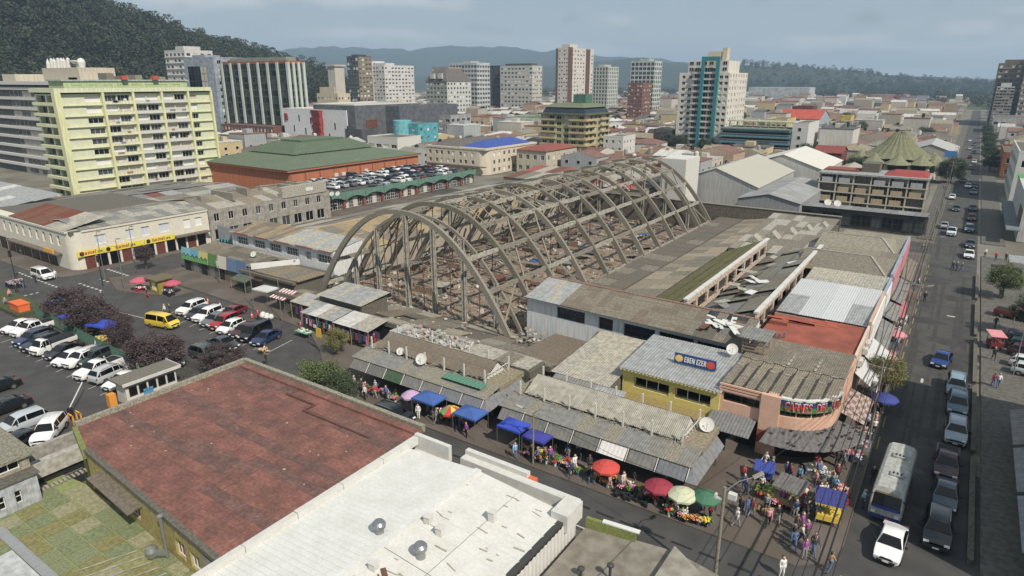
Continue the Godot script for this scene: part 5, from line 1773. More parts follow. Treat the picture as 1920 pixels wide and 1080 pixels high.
func build_left_block()->void:
	var t:=thing("white_corner_building","cream two-storey corner building with yellow shop signs and rusty roof","building",V(-135,0.13,-60))
	var x1:=-125.0
	var z1:=-48.0
	var H:=6.7
	var wins:=[]
	for a in [[4.4,1.9],[9.6,1.5],[12.4,1.5],[16.0,2.0],[20.6,1.5],[23.0,1.5]]:
		wins.append(Rect2(a[0]-a[1]/2-1.5,4.0,a[1],1.7))
	facade(t,V(x1,0.1,z1-2.0),FW,23.6,H,wins,M.cream_wall,{"depth":0.25,"bars":Vector2i(2,1),"panes": ["shutter","shutter","blind"],"split":true})  # upper panes are pale because reflected sky is put into their colour
	var cw:=nb()
	var cc:=V2(x1-2.0,z1-2.0)
	for i in 8:
		var a:=PI/2*i/8.0
		var b:=PI/2*(i+1)/8.0
		var p:=cc+V2(cos(PI/2-a),sin(PI/2-a))*2.0
		var q:=cc+V2(cos(PI/2-b),sin(PI/2-b))*2.0
		cw.quad(v3(p,0.1),v3(q,0.1),v3(q,H+0.1),v3(p,H+0.1))
	put(t,"corner_wall",cw,M.cream_wall)
	wins=[]
	for k in 12:
		wins.append(Rect2(1.0+k*2.9,4.0,1.1,1.8))
	facade(t,V(-163,0.1,z1),RT,36,H,wins,M.cream_wall,{"depth":0.25,"bars":Vector2i(1,2),"panes": ["glass_dark","glass_grey"],"split":true})
	var w:=nb()
	w.slab(-163,-126,6.7,7.05,z1-2.0,z1+0.2)
	w.slab(x1-2.0,x1+0.2,6.7,7.05,-73.6,z1-2.0)
	put(t,"cornice",w,M.cream_wall)
	sheets(t,V(x1+0.2,7.1,-50),V(x1+0.2,7.1,-73.6),V(x1-8,7.9,-50),14,3,[worn(164,164,158,"lichen",0.1),M.asbestos_light,M.zinc_dull],6,0.04)
	sheets(t,V(x1-16,7.1,-73.6),V(x1-16,7.1,-50),V(x1-8,7.9,-73.6),10,2,[worn(164,164,158,"lichen",0.1),M.asbestos],6,0.04)
	sheets(t,V(-150,7.1,z1),V(-134,7.1,z1),V(-150,8.5,z1-7),10,2,[M.rust_steel,worn(122,66,54,"rust",0.2)],6,0.04)
	sheets(t,V(-134,7.1,z1),V(-126.2,7.1,z1),V(-134,8.5,z1-7),5,2,[worn(164,164,158,"lichen",0.1),M.asbestos_light],6,0.04)
	sl(t,"roof_base",M.concrete_dark,[-162.8,x1-0.3,6.4,7.0,-73.4,z1-0.3])
	w=nb()
	w.hexa([V(-138,7.0,-58),V(-132,7.0,-58),V(-132,7.0,-72),V(-138,7.0,-72)],[V(-137,7.7,-59),V(-133,7.8,-59),V(-133,7.8,-72),V(-137,7.7,-72)])
	put(t,"roof_hump",w,M.asbestos)
	w=nb()
	w.slab(x1+0.02,x1+1.5,2.75,3.0,-73,-66)
	w.slab(-150,-129,2.6,2.8,z1,z1+1.2)
	put(t,"canopy",w,M.asbestos_brown)
	var yel:=paint(222,200,46,0.6)
	for a in [[-52.8,-48.6],[-59.9,-53.0],[-66.0,-60.2]]:
		w=nb()
		w.slab(x1+0.25,x1+0.4,2.5,3.5,a[0],a[1])
		var b:=put(t,"yellow_sign",w,yel)
		sign_text(b,"Gamel",V(x1+0.43,3.05,(a[0]+a[1])/2+0.3),0.6,paint(176,40,92),BU(PI/2))
		sign_text(b,"SPA",V(x1+0.43,2.95,(a[0]+a[1])/2-1.6),0.4,paint(60,60,70),BU(PI/2))
		w=nb()
		w.lathe(ZR,[V2(0,0.02),V2(0.4,0)],12)
		var e:=put(b,"emblem",w,M.black)
		e.transform=Transform3D(Basis(Vector3.BACK,-PI/2),V(x1+0.43,3.0,a[1]-0.7)-t.position-b.position)
	sl(t,"yellow_sign",paint(226,160,40),[-133.5,-129.8,2.8,3.5,z1+1.0,z1+1.15])
	for k in 11:
		var z:=-49.8-k*2.1
		sl(t,"shop_front",M.glass_dark if k%3 else worn(120,60,50,"grime",0.3),[x1+0.02,x1+0.12,0.15,2.5,z-1.6,z])
		sl(t,"pier",M.cream_wall,[x1+0.02,x1+0.2,0.15,2.5,z-2.0,z-1.65])
	for k in 8:
		sl(t,"shop_front",M.glass_dark if k%2 else worn(110,84,66,"grime",0.3),[-160+k*3.6,-157+k*3.6,0.15,2.5,z1+0.02,z1+0.12])
	reserved.append(Rect2(-165,-76,42,32))
	t=thing("grey_terrace","weathered grey two-storey terrace behind the cream corner building","building",V(-131,0.13,-90))
	var rects:=[]
	for k in 9:
		rects.append(Rect2(1.2+k*3.3,4.1,1.2,1.6))
		rects.append(Rect2(1.0+k*3.3,0.3,2.2,2.2))
	facade(t,V(-125.4,0.1,-74.0),FW,31.5,6.6,rects,worn(162,158,150,"grime",0.12,"streak",0.2),{"bars":Vector2i(2,1),"panes": ["glass_dark","glass_grey"],"split":true})
	sl(t,"wall",worn(162,158,150,"grime",0.12,"streak",0.2),[-145,-125.7,0.1,6.5,-105.4,-74.1])
	sheets(t,V(-125.4,6.6,-74),V(-125.4,6.6,-105.5),V(-134,8.0,-74),14,2,[M.asbestos,M.asbestos_light,worn(150,140,122,"lichen",0.1)],6,0.04,0.0,0.05)
	sheets(t,V(-145,6.6,-105.5),V(-145,6.6,-74),V(-134,8.0,-105.5),10,2,[M.asbestos,M.asbestos_light,M.rust_steel],6,0.04,0.0,0.05)
	for k in 6:
		sl(t,"chimney",M.concrete,[-133.6+R(-3,3),-132.9+R(-3,3)+3.2,7.4,R(8.4,9.4),-77-k*5.0,-76.3-k*5.0])
	reserved.append(Rect2(-147,-107,24,34))
	t=thing("stained_house","flat grey front with tall window and white blank sign near parking deck","building",V(-121,0.13,-101))
	sl(t,"wall",worn(180,178,172,"lichen",0.15,"streak",0.2),[-126.5,-125.2,6.6,9.0,-104.5,-92])
	sl(t,"sign_board",M.white_roof,[-125.2,-125.1,7.4,8.2,-100.5,-98.5])
	t=thing("back_roofs","rusty red and grey lean-to roofs below the green apartment block","building",V(-165,0.13,-80))
	sl(t,"wall",worn(150,146,138,"lichen",0.12),[-190,-147.5,0.1,3.4,-105,-66])
	sheets(t,V(-147,3.5,-66),V(-147,3.5,-105),V(-166,5.0,-66),10,4,[worn(136,80,68,"rust",0.2),M.asbestos_light,M.zinc_dull,M.asbestos,M.zinc],8,0.05,0.0,0.1)
	sheets(t,V(-190,3.5,-105),V(-190,3.5,-66),V(-167,5.0,-105),10,4,[M.asbestos,M.zinc_dull],8,0.05,0.0,0.1)
	t=thing("white_terrace","low white terrace with dark windows along the street at far left","building",V(-190,0.13,-55))
	facade(t,V(-235,0.1,-52.5),RT,70,6.2,grid(70,6.2,20,2,1.6,1.5,1.0),M.white_wall,{"bars":Vector2i(2,1)})
	sl(t,"wall",M.white_wall,[-235,-165.2,0.1,6.2,-64,-52.8])
	sheets(t,V(-235,6.3,-52.3),V(-165,6.3,-52.3),V(-235,7.6,-64),16,2,[worn(206,208,208,"grime",0.1),M.zinc],6,0.04)
	reserved.append(Rect2(-240,-110,95,60))
	green_block()
	long_block()
	mural_building()
func green_block()->void:
	var t:=thing("green_apartment_block","pale green ten-storey apartment block with white balcony bands","apartment block",V(-206.5,0.1,-102))
	var x0:=-214.0
	var x1:=-199.9
	var z0:=-124.0
	var z1:=-81.0
	var fl:=2.82
	var n:=10
	var H:=fl*n+0.6
	var rects:=[]
	var bays:=[[0.0,10.8],[10.8,19.0],[19.0,27.3],[27.3,35.4],[35.4,43.0]]
	for f in n:
		for b in 5:
			var v:=f*fl+0.75
			if b==0:
				rects.append(Rect2(6.4,v,4.0,1.45))
			elif b==4:
				rects.append(Rect2(35.9,v,2.6,1.45))
			else:
				rects.append(Rect2(bays[b][0]+0.5,v,3.4,1.75))
				rects.append(Rect2(bays[b][0]+4.2,v,3.2,1.75))
	facade(t,V(x1,0.1,z1),FW,43.0,H,rects,M.pale_green,{"depth":0.4,"bars":Vector2i(3,1),"panes": ["glass_dark","glass_dark","curtain","blind","glass_grey","curtain","blind"],"split":false})
	rects=[]
	for f in n:
		for k in 2:
			rects.append(Rect2(0.8+k*6.4,f*fl+0.7,5.4,1.8))
	facade(t,V(x0,0.1,z1),RT,14.1,H,rects,M.pale_green,{"depth":1.2,"bars":Vector2i(3,1),"panes": ["glass_dark","glass_dark","glass_grey"]})
	for f in n:
		for b in range(1,4):
			sl(t,"balcony",M.white_wall if b==2 or b==3 else worn(226,228,190,"streak",0.1),[x1+0.02,x1+0.9,f*fl+0.15,f*fl+0.95,z1-bays[b][1]+0.25,z1-bays[b][0]-0.25])
			sl(t,"balcony_rail",M.white_wall,[x1+0.1,x1+0.92,f*fl+0.99,f*fl+1.05,z1-bays[b][1]+0.2,z1-bays[b][0]-0.2])
		for b in [0,4]:
			sl(t,"floor_band",worn(226,228,184,"streak",0.1),[x1+0.02,x1+0.55,f*fl-0.02,f*fl+0.16,z1-bays[b][1]+0.25,z1-bays[b][0]-0.5])
		sl(t,"balcony",worn(222,226,184,"streak",0.1),[x0+0.3,x1-0.6,f*fl+0.1,f*fl+0.85,z1+0.02,z1+1.1])
	for b in 6:
		var zz:float=z1-(bays[b][0] if b<5 else 43.0)
		sl(t,"pilaster",worn(222,224,172,"streak",0.1),[x1+0.02,x1+1.1,0.1,H+0.1,zz-0.3,zz+0.3])
	for k in 34:
		var b:int=rng.randi()%3+1
		var y:=0.95+fl*(rng.randi()%10)
		var u:float=z1-lerpf(bays[b][0]+0.6,bays[b][1]-1.2,rng.randf())
		var q:=nb()
		if k%2:
			q.slab(x1+0.1,x1+0.6,y,y+0.7,u-0.8,u)
			put(t,"air_conditioner",q,M.white_wall)
		else:
			q.slab(x1+0.86,x1+0.95,y-0.35,y+0.2,u-R(0.8,1.8),u)
			put(t,"hung_cloth",q,pick([paint(176,160,150),paint(120,130,150),paint(206,200,190),paint(150,110,100)]))
	sl(t,"corner_pilaster",worn(222,224,172,"streak",0.1),[x1-0.6,x1+1.3,0.1,H+0.1,z1+0.01,z1+1.3])
	var m:=nb()
	m.slab(x0,x1+1.2,H,H+1.1,z1-0.6,z1+1.2)
	m.slab(x1-0.2,x1+1.2,H,H+1.1,z0,z1-0.6)
	put(t,"roof_band",m,worn(216,222,186,"streak",0.1))
	sl(t,"roof",M.concrete_dark,[x0,x1,H-0.4,H,z0,z1])
	m=nb()
	m.slab(x0,x1,0.1,H,z0-0.02,z0)
	m.slab(x0-0.02,x0,0.1,H,z0,z1)
	put(t,"wall",m,M.pale_green)
	rects=[]
	for k in 8:
		rects.append(Rect2(2+k*4.0,0.6,2.6,1.3))
	facade(t,V(x1-5,H,z1-4),FW,35,2.9,rects,worn(186,206,150,"streak",0.1),{"bars":Vector2i(2,1)})
	sl(t,"top_roof",worn(176,190,186,"grime",0.1),[x0,x1-4.6,H+2.9,H+3.3,z1-39.5,z1-3.5])
	sl(t,"wall",worn(186,206,150,"streak",0.1),[x0,x1-5.1,H,H+2.9,z1-39,z1-4])
	for a in [[-16,3.0],[-20,1.6],[-24,2.2],[-31,1.4]]:
		sl(t,"roof_hut",M.concrete if a[1]<2.5 else M.asbestos,[x0+3,x0+8,H+3.3,H+3.3+a[1]*0.6,z1+a[0]-2.0,z1+a[0]])
	for a in [-19,-28]:
		sl(t,"roof_tank",paint(190,74,52),[x0+9,x0+10.5,H+3.3,H+4.4,z1+a-1.5,z1+a])
	reserved.append(Rect2(x0-2,z0-2,18,48))
func long_block()->void:
	var t:=thing("banded_office_block","long grey and white banded office block behind the green block","office block",V(-270,0.1,-105))
	var x0:=-322.0
	var x1:=-232.0
	var z1:=-99.0
	var z0:=-122.0
	var m:MB
	sl(t,"core",worn(110,108,110,"grime",0.1),[x0,x1,0.1,30.5,z0,z1])
	for f in 9:
		sl(t,"floor_band",M.white_wall,[x0,x1+0.4,2.4+f*3.3,3.3+f*3.3,z1-0.2,z1+0.9])
		for k in 26:
			var win:=window(t,V(x0+2+k*3.4,0.9+f*3.3+0.2,z1+0.05),Basis(),3.1,1.9,M.frame_white,M[pick(["glass_dark","glass_blue","glass_grey","curtain"])],Vector2i(3,1)) if k>11 else null
	sl(t,"roof_band",M.white_wall,[x0,x1+1.0,30.5,31.6,z0,z1+1.4])
	for a in [[-262,-236,4.2,"penthouse"],[-296,-285,2.4,"roof_hut"],[-244,-238,1.2,"roof_hut"]]:
		m=nb()
		m.slab(a[0],a[1],31.6,31.6+a[2],-114,-103)
		put(t,a[3],m,worn(196,186,168,"streak",0.1))
	for k in 7:
		m=nb()
		m.lathe(V(-260+k*2.4+R(-0.5,0.5),35.8,-104.5),[V2(0.7,0),V2(0.6,R(1.5,3.0)),V2(0,3.2)],8)
		put(t,"antenna",m,M.white_wall)
	reserved.append(Rect2(x0,z0,92,26))
	t=thing("roof_dish","big white dish antenna on the banded office block's penthouse","dish antenna",V(-243,35.8,-106))
	m=nb()
	m.lathe(V(-243,35.8,-106),[V2(0.4,0),V2(0.3,1.0),V2(1.2,1.2),V2(2.0,1.9),V2(2.1,2.3),V2(1.0,1.7),V2(0,1.5)],16)
	put(t,"reflector",m,M.white_roof)
	m=nb()
	m.lathe(V(-240,35.8,-106),[V2(0.9,0),V2(1.2,1.6),V2(0.9,2.6),V2(0,3.0)],14)
	put(t,"dome",m,M.white_roof)
func mural_building()->void:
	var t:=thing("mural_building","low market building with blue and green painted mural front","building",V(-97,0.13,-63))
	var m:MB
	sl(t,"wall",worn(130,118,108,"lichen",0.15),[-110.6,-87.0,0.1,3.2,-65.9,-59.6])
	var cols:=[paint(122,178,190),paint(96,168,190),paint(196,186,110),paint(86,128,66),paint(206,196,176),paint(98,122,158),paint(88,112,150)]
	for k in 7:
		var xa:=-110.6+k*2.65
		m=nb()
		m.hexa([V(xa+0.02,2.2,-59.2),V(xa+2.62,2.2,-59.2),V(xa+2.62,2.2,-59.35),V(xa+0.02,2.2,-59.35)],[V(xa+0.02,4.3,-59.45),V(xa+2.62,4.3,-59.45),V(xa+2.62,4.1,-59.6),V(xa+0.02,4.1,-59.6)])
		put(t,"mural_board",m,cols[k])
		if k<3:
			m=nb()
			m.hexa([V(xa+0.05,2.2,-59.17),V(xa+2.6,2.2,-59.17),V(xa+2.6,2.2,-59.2),V(xa+0.05,2.2,-59.2)],[V(xa+0.05,2.95,-59.28),V(xa+2.6,2.75+0.2*k,-59.26),V(xa+2.6,2.75+0.2*k,-59.3),V(xa+0.05,2.95,-59.32)])
			put(t,"mural_grass",m,paint(92,156,72))
			for j in 2:
				m=nb()
				m.tube([V(xa+0.4+j*1.2,2.9,-59.2),V(xa+0.9+j*1.2,3.35,-59.26),V(xa+1.4+j*1.2,2.9,-59.2)],[0.04,0.04,0.04],5)
				put(t,"mural_line",m,M.black)
	for k in 5:
		sl(t,"shutter",M.zinc_dull if k%2 else M.black,[-110.2+k*2.5,-108.6+k*2.5,0.15,2.1,-59.55,-59.5])
	sheets(t,V(-110.6,3.5,-59.7),V(-91.0,3.5,-59.7),V(-110.6,3.9,-65.9),9,3,[worn(132,122,108,"lichen",0.15),M.concrete_dark,M.asbestos],5,0.04,0.0,0.06)
	for k in 10:
		bl(t,"tile",M.asbestos_light,[V(-97.5+k*1.1,4.0,-65.3),V(0.8,0.16,0.7),BU(R(-0.2,0.2))])
	bl(t,"white_upstand",M.white_roof,[V(-91.0,3.7,-59.6),V(-87.0,3.7,-65.9),0.3,0.9])
	for k in 4:
		bl(t,"roof_slab",pick([M.asbestos,M.concrete_dark,worn(150,136,116,"lichen",0.15)]),[V(-88.0+k*2.6,3.3,-61.9),V(2.5,0.12,5.6),Basis(Vector3.BACK,R(-0.02,0.02))])
	sl(t,"wall",M.concrete_dark,[-87,-79.5,0.1,3.2,-65.9,-58.8])
	m=nb()
	for k in 4:
		m.box(V(-91+k*3.4,3.05,-58.7),V(3.3,0.35,0.5),BU(R(-0.01,0.01)))
	put(t,"gutter_beam",m,worn(120,108,98,"lichen",0.2))
	t=thing("tin_hoarding","tall grey tin hoarding with turquoise graffiti beside the mural building","hoarding",V(-108,0.13,-69))
	m=nb()
	m.ribs(V(-111.5,0.1,-67.2),V(-106.0,0.1,-66.8),V(-106.0,6.6,-66.8),V(-111.5,6.6,-67.2),20,0.05,0.05)
	put(t,"sheet",m,worn(150,152,160,"streak",0.2))
	m=nb()
	for k in 5:
		m.tube([V(-110.8+k,3.2,-66.95),V(-110.4+k,4.6,-66.9),V(-110.0+k,3.4,-66.9),V(-109.8+k,4.4,-66.88)],[0.12,0.12,0.12,0.12],5)
	put(t,"graffiti",m,paint(84,150,158))
func block(called:String,label:String,cat:String,x0:float,x1:float,z0:float,z1:float,h:float,wall:Material,fc:Array,sc:Array,o:={})->Node3D:
	var t:=thing(called,label,cat,V((x0+x1)/2,0.1,(z0+z1)/2),o.get("group",""))
	var f:=[] if fc.is_empty() else grid(x1-x0,h,fc[0],fc[1],fc[2],fc[3],o.get("v0",0.9))
	var s:=[] if sc.is_empty() else grid(z1-z0,h,sc[0],sc[1],sc[2],sc[3],o.get("v0",0.9))
	shell(t,x0,x1,z0,z1,0.1,h,wall,f,s,o)
	flat_roof(t,x0,x1,z0,z1,h,o.get("roof",M.concrete_dark),o.get("rim",wall),o.get("ph",0.6))
	if o.has("bands"):
		var rows:int=sc[1] if not sc.is_empty() else fc[1]
		for k in rows+1:
			var y:float=0.3+(h-o.get("v0",0.9)*0.4)/rows*k
			if y>h-0.1:
				continue
			var m:=nb()
			m.slab(x0,x1+0.5,y,y+o.get("band_h",0.5),z1+0.01,z1+0.5)
			m.slab(x1+0.01,x1+0.5,y,y+o.get("band_h",0.5),z0,z1)
			put(t,"floor_band",m,o.bands)
	if o.has("fins"):
		for k in int(o.fins):
			var m:=nb()
			var x:=lerpf(x0,x1,k/(o.fins-1.0))
			m.slab(x-0.7,x+0.7,0.1,h+0.5,z1+0.01,z1+0.8)
			put(t,"fin",m,o.fin_mat)
		for k in int(o.get("side_fins",2)):
			var m:=nb()
			var z:=lerpf(z0,z1,k/(o.get("side_fins",2)-1.0))
			m.slab(x1+0.01,x1+0.8,0.1,h+0.5,z-0.7,z+0.7)
			put(t,"fin",m,o.fin_mat)
	for a in o.get("huts",[]):
		sl(t,"roof_hut",o.get("hut_mat",wall),[lerpf(x0,x1,a[0]),lerpf(x0,x1,a[1]),h,h+a[4],lerpf(z1,z0,a[2]),lerpf(z1,z0,a[3])])
	return t
func hip(t:Node3D,x0:float,x1:float,z0:float,z1:float,y0:float,y1:float,inset:float,m:Material,called:="roof")->void:
	var q:=nb()
	var lo:=[V(x0,y0,z1),V(x1,y0,z1),V(x1,y0,z0),V(x0,y0,z0)]
	var hi:=[V(x0+inset,y1,z1-inset),V(x1-inset,y1,z1-inset),V(x1-inset,y1,z0+inset),V(x0+inset,y1,z0+inset)]
	for i in 4:
		var j:=(i+1)%4
		var n:=int(maxf(4.0,lo[i].distance_to(lo[j])/1.4))
		q.ribs(lo[i],lo[j],hi[j],hi[i],n,0.06,0.0,0.2)
	q.quad(hi[0],hi[1],hi[2],hi[3])
	put(t,called,q,m)
func build_midtown()->void:
	var t:=thing("orange_supermarket","orange supermarket with wide green hipped metal roof","supermarket",V(-182,0.1,-146))
	var og:=worn(196,116,78,"streak",0.06,"fine",0.3)
	shell(t,-205,-160.5,-176,-121,0.1,6.6,og,[],[])
	var m:MB
	sl(t,"red_base",worn(168,62,54,"streak",0.1),[-160.49,-160.3,0.1,2.6,-170,-121])
	for k in 10:
		sl(t,"joint",paint(150,84,58),[-160.49,-160.3,2.6,6.4,-121.5-k*5.4,-121.2-k*5.4])
	sl(t,"eave",og,[-206,-159.8,6.6,7.2,-177,-120])
	hip(t,-206,-159.6,-177,-119.8,7.2,10.0,13.5,worn(102,120,96,"streak",0.06,"grime",0.2))
	hip(t,-194.5,-171.1,-165.4,-131.4,9.98,12.8,5.5,worn(92,112,88,"streak",0.06,"grime",0.2),"upper_roof")
	sl(t,"roof_lantern",worn(92,112,88,"streak",0.06),[-188,-178,12.8,13.4,-157,-140])
	for a in [[-160.2,-138.0],[-160.2,-141.0],[-160.2,-150.5]]:
		bl(t,"air_conditioner",M.white_wall,[V(a[0],4.0,a[1]),V(0.5,1.0,1.4)])
	t=thing("parking_deck","rooftop parking deck with green arched fascia over shop fronts","parking deck",V(-143,0.1,-136))
	sl(t,"deck_body",worn(94,88,84,"grime",0.2),[-158,-131.2,0.1,3.6,-170,-107.5])
	sl(t,"deck",M.asphalt,[-158.2,-130.0,3.6,3.75,-170.2,-107.2])
	reserved.append(Rect2(-207,-178,80,72))
	var gm:=worn(98,142,126,"streak",0.1,"grime",0.2)
	for k in 9:
		var z:=-107.6-k*6.9
		m=nb()
		var n:=10
		for i in n:
			var a:=float(i)/n
			var b:=float(i+1)/n
			var ya:=2.5+0.85*sin(PI*a)
			var yb:=2.5+0.85*sin(PI*b)
			m.quad(V(-129.9,ya,z-6.8*a),V(-129.9,yb,z-6.8*b),V(-129.9,4.5,z-6.8*b),V(-129.9,4.5,z-6.8*a))
			m.quad(V(-129.9,ya,z-6.8*a),V(-130.3,ya,z-6.8*a),V(-130.3,yb,z-6.8*b),V(-129.9,yb,z-6.8*b))
		m.quad(V(-130.4,4.5,z-6.8),V(-130.4,4.5,z),V(-129.9,4.5,z),V(-129.9,4.5,z-6.8))
		put(t,"arched_fascia",m,gm)
		sl(t,"pier",worn(146,82,70,"streak",0.2),[-131.1,-130.4,0.1,3.4,z-0.35,z+0.35])
		for j in 4:
			window(t,V(-131.15,1.5,z-1.1-j*1.55),BU(PI/2),1.4,2.6,M.frame_white,M[pick(["glass_dark","glass_dark","glass_grey","curtain"])],Vector2i(2,3),false,"shop_front")
	m=nb()
	for k in 40:
		m.box(V(-130.2,4.8,-108.5-k*1.55),V(0.05,0.7,0.05))
	m.beam(V(-130.2,5.1,-108),V(-130.2,5.1,-170),0.05,0.05)
	put(t,"railing",m,M.steel)
	t=block("white_mall","white and grey mall with red stepped glazed feature","mall",-281,-236,-250,-212,18.5,worn(214,217,222,"clean",0.05),[],[],{"ph":0.4,"rim":M.white_wall,"roof":worn(206,206,204,"grime",0.05)})
	for k in 11:
		m=nb()
		var x:=-278.0+k*4.2
		m.slab(x,x+0.7,3+(k*5%11),6+(k*5%11),-211.98,-211.9)
		put(t,"slot_window",m,M.glass_dark)
	for k in 4:
		m=nb()
		var y:=5.0+k*3.4
		m.hexa([V(-259.5,y,-211.9),V(-252.5,y,-210.6),V(-252.5,y,-212),V(-259.5,y,-212)],[V(-259.5-0.8,y+3.3,-211.6),V(-252.0,y+3.3,-209.4),V(-252.0,y+3.3,-212),V(-259.5-0.8,y+3.3,-212)])
		put(t,"red_panel",m,paint(176-18*(k%2),58,50))
	m=nb()
	m.tube([V(-279.6,16.6,-211.8),V(-279.6,13.4,-211.8)],[0.35,0.35],6)
	m.tube([V(-279.6,16.4,-211.8),V(-277.9,16.0,-211.8),V(-277.9,15.2,-211.8),V(-279.4,14.9,-211.8),V(-277.7,14.5,-211.8),V(-277.8,13.7,-211.8),V(-279.6,13.5,-211.8)],[0.35,0.35,0.35,0.35,0.35,0.35,0.35],6)
	put(t,"logo",m,paint(158,44,58))
	t=block("dark_cinema","dark grey windowless block beside the white mall","building",-259,-231,-254,-212.6,21.0,worn(104,108,116,"grime",0.05),[],[],{"ph":0.5,"rim":M.white_wall,"roof":worn(200,198,194,"grime",0.05)})
	sl(t,"rust_window",worn(120,70,52,"grime",0.1),[-230.95,-230.8,10,14.5,-226,-219])
	t=block("dark_cinema_annex","low dark annex in front of the grey windowless block","building",-237,-226.5,-222,-211.6,10.5,worn(88,90,98,"grime",0.05),[],[],{"ph":0.3})
	t=block("dark_cinema_wing","far dark slate wing of the windowless block","building",-230.9,-222,-275,-232,20.0,worn(98,104,114,"grime",0.05),[],[],{"ph":0.3})
	t=block("turquoise_house","narrow turquoise building with rounded tower","building",-204,-193.5,-226,-213,14.0,worn(84,178,196,"grime",0.08),[2,4,1.4,1.2],[3,4,1.4,1.2],{"ph":0.3})
	m=nb()
	m.lathe(V(-203,0.1,-213.5),[V2(4.0,0),V2(4.0,15.4),V2(0,15.4)],20)
	put(t,"tower",m,worn(110,190,204,"grime",0.08))
	block("white_low_office","white low office with dark window strips before the slate wing","office",-206.5,-189.5,-210,-196,9.6,M.white_wall,[4,2,3.0,1.4],[],{"ph":0.4})
	block("grey_office","pale grey low office behind the turquoise building","office",-239,-214,-276,-259.5,15,worn(168,170,174,"grime",0.06),[6,4,2.4,1.4],[4,4,2.4,1.6],{"ph":0.4})
	t=thing("cream_blue_roof_building","cream three-storey building with rounded corner and blue roof","building",V(-151,0.1,-200))
	var cr:=worn(214,204,182,"streak",0.06,"fine",0.2)
	var wr:=[]
	for j in 3:
		for k in 8:
			wr.append(Rect2(1.2+k*2.75+(0.4 if k%2 else 0.0),0.8+j*2.75,1.2,1.35))
	facade(t,V(-164.5,0.1,-185),RT,23.5,8.6,wr,cr,{"bars":Vector2i(2,1),"panes": ["glass_dark","glass_dark","blind"],"split":true})
	wr=[]
	for j in 3:
		for k in 9:
			wr.append(Rect2(1.2+k*3.1,0.8+j*2.75,1.3,1.35))
	facade(t,V(-137.5,0.1,-188.5),FW,29,8.6,wr,cr,{"bars":Vector2i(2,1),"panes": ["glass_dark","glass_dark","blind"],"split":true})
	m=nb()
	for i in 6:
		var a:=PI/2-PI/2*i/6.0
		var b:=PI/2-PI/2*(i+1)/6.0
		var p:=V2(-141+cos(a)*3.5,-188.5+sin(a)*3.5)
		var q:=V2(-141+cos(b)*3.5,-188.5+sin(b)*3.5)
		m.quad(v3(p,0.1),v3(q,0.1),v3(q,8.7),v3(p,8.7))
	m.quad(V(-137.5,0.1,-217.5),V(-164.5,0.1,-217.5),V(-164.5,8.7,-217.5),V(-137.5,8.7,-217.5))
	m.quad(V(-164.5,0.1,-217.5),V(-164.5,0.1,-185),V(-164.5,8.7,-185),V(-164.5,8.7,-217.5))
	put(t,"wall",m,cr)
	sl(t,"cornice",cr,[-164.8,-137.2,8.7,9.3,-218,-184.8])
	hip(t,-163.5,-150,-216,-186,9.3,11.0,4.5,worn(110,104,100,"grime",0.1))
	hip(t,-150,-138.5,-216,-187,9.3,11.4,5.2,paint(52,78,158,0.6),"blue_roof")
	sl(t,"canopy",worn(120,112,104,"grime",0.2),[-164,-137,2.9,3.2,-184.9,-183.6])
	reserved.append(Rect2(-166,-219,30,36))
	t=thing("art_deco_house","small cream house with red roof next to the blue-roofed building","house",V(-128,0.1,-206))
	shell(t,-134.5,-122,-222,-200,0.1,8.0,worn(196,188,168,"streak",0.08),grid(12.5,8,4,2,1.4,1.6),grid(22,8,6,2,1.2,1.6))
	hip(t,-135,-121.5,-222.5,-199.5,8.1,9.2,3.5,worn(160,84,70,"grime",0.1))
	t=thing("yellow_green_flats","yellow-green eight-storey flats with glazed mansard top","apartment block",V(-143,0.1,-258))
	var yg:=worn(172,168,122,"clean",0.06,"fine",0.2)
	shell(t,-153.8,-132.4,-270,-247.5,0.1,18.2,yg,grid(21.4,18.2,6,7,2.2,1.5,0.8),grid(22.5,18.2,6,7,2.4,1.6,0.8),{"panes": ["glass_dark","glass_blue","glass_dark","curtain"]})
	for k in 7:
		m=nb()
		m.slab(-139.5,-131.2,0.4+k*2.55,1.2+k*2.55,-247.4,-246.2)
		m.slab(-132.3,-131.2,0.4+k*2.55,1.2+k*2.55,-256,-247.4)
		put(t,"balcony",m,worn(196,176,130,"streak",0.1))
		sl(t,"balcony",worn(196,176,130,"streak",0.1),[-153.9,-146,0.4+k*2.55,1.1+k*2.55,-247.4,-246.5])
		sl(t,"balcony",worn(196,176,130,"streak",0.1),[-132.3,-131.4,0.4+k*2.55,1.1+k*2.55,-269,-261])
	sl(t,"cornice",worn(104,116,92,"grime",0.1),[-154.6,-131.0,18.2,18.7,-271,-246])
	hip(t,-153.4,-132.8,-269.6,-247.8,18.7,21.0,1.2,M.glass_blue,"glazed_mansard")
	hip(t,-153.0,-133.2,-269,-248.4,21.0,22.6,3.0,worn(112,122,92,"streak",0.08),"roof")
	sl(t,"roof_hut",worn(78,124,104,"grime",0.1),[-143,-137,22.4,26.2,-262,-256])
	t=thing("teal_framed_tower","white apartment tower with tall teal frame up its front","tower",V(-102,0.1,-316))
	var wh:=worn(218,214,204,"streak",0.05,"fine",0.2)
	var fr:=[]
	for j in 13:
		for u in [1.3,4.4,18.3,20.6]:
			fr.append(Rect2(u,1.0+j*2.62,1.5,1.35))
	facade(t,V(-114,0.1,-302.4),RT,22.7,35.0,fr,wh,{"depth":0.3})
	facade(t,V(-91.3,0.1,-302.4),FW,28,35.0,grid(28,35,7,13,1.5,1.4,1.0),wh,{"depth":0.3})
	sl(t,"core",wh,[-114,-91.9,0.1,35,-330.4,-303])
	sl(t,"upper_storeys",wh,[-110.5,-92.5,35,40.2,-320,-303.4])
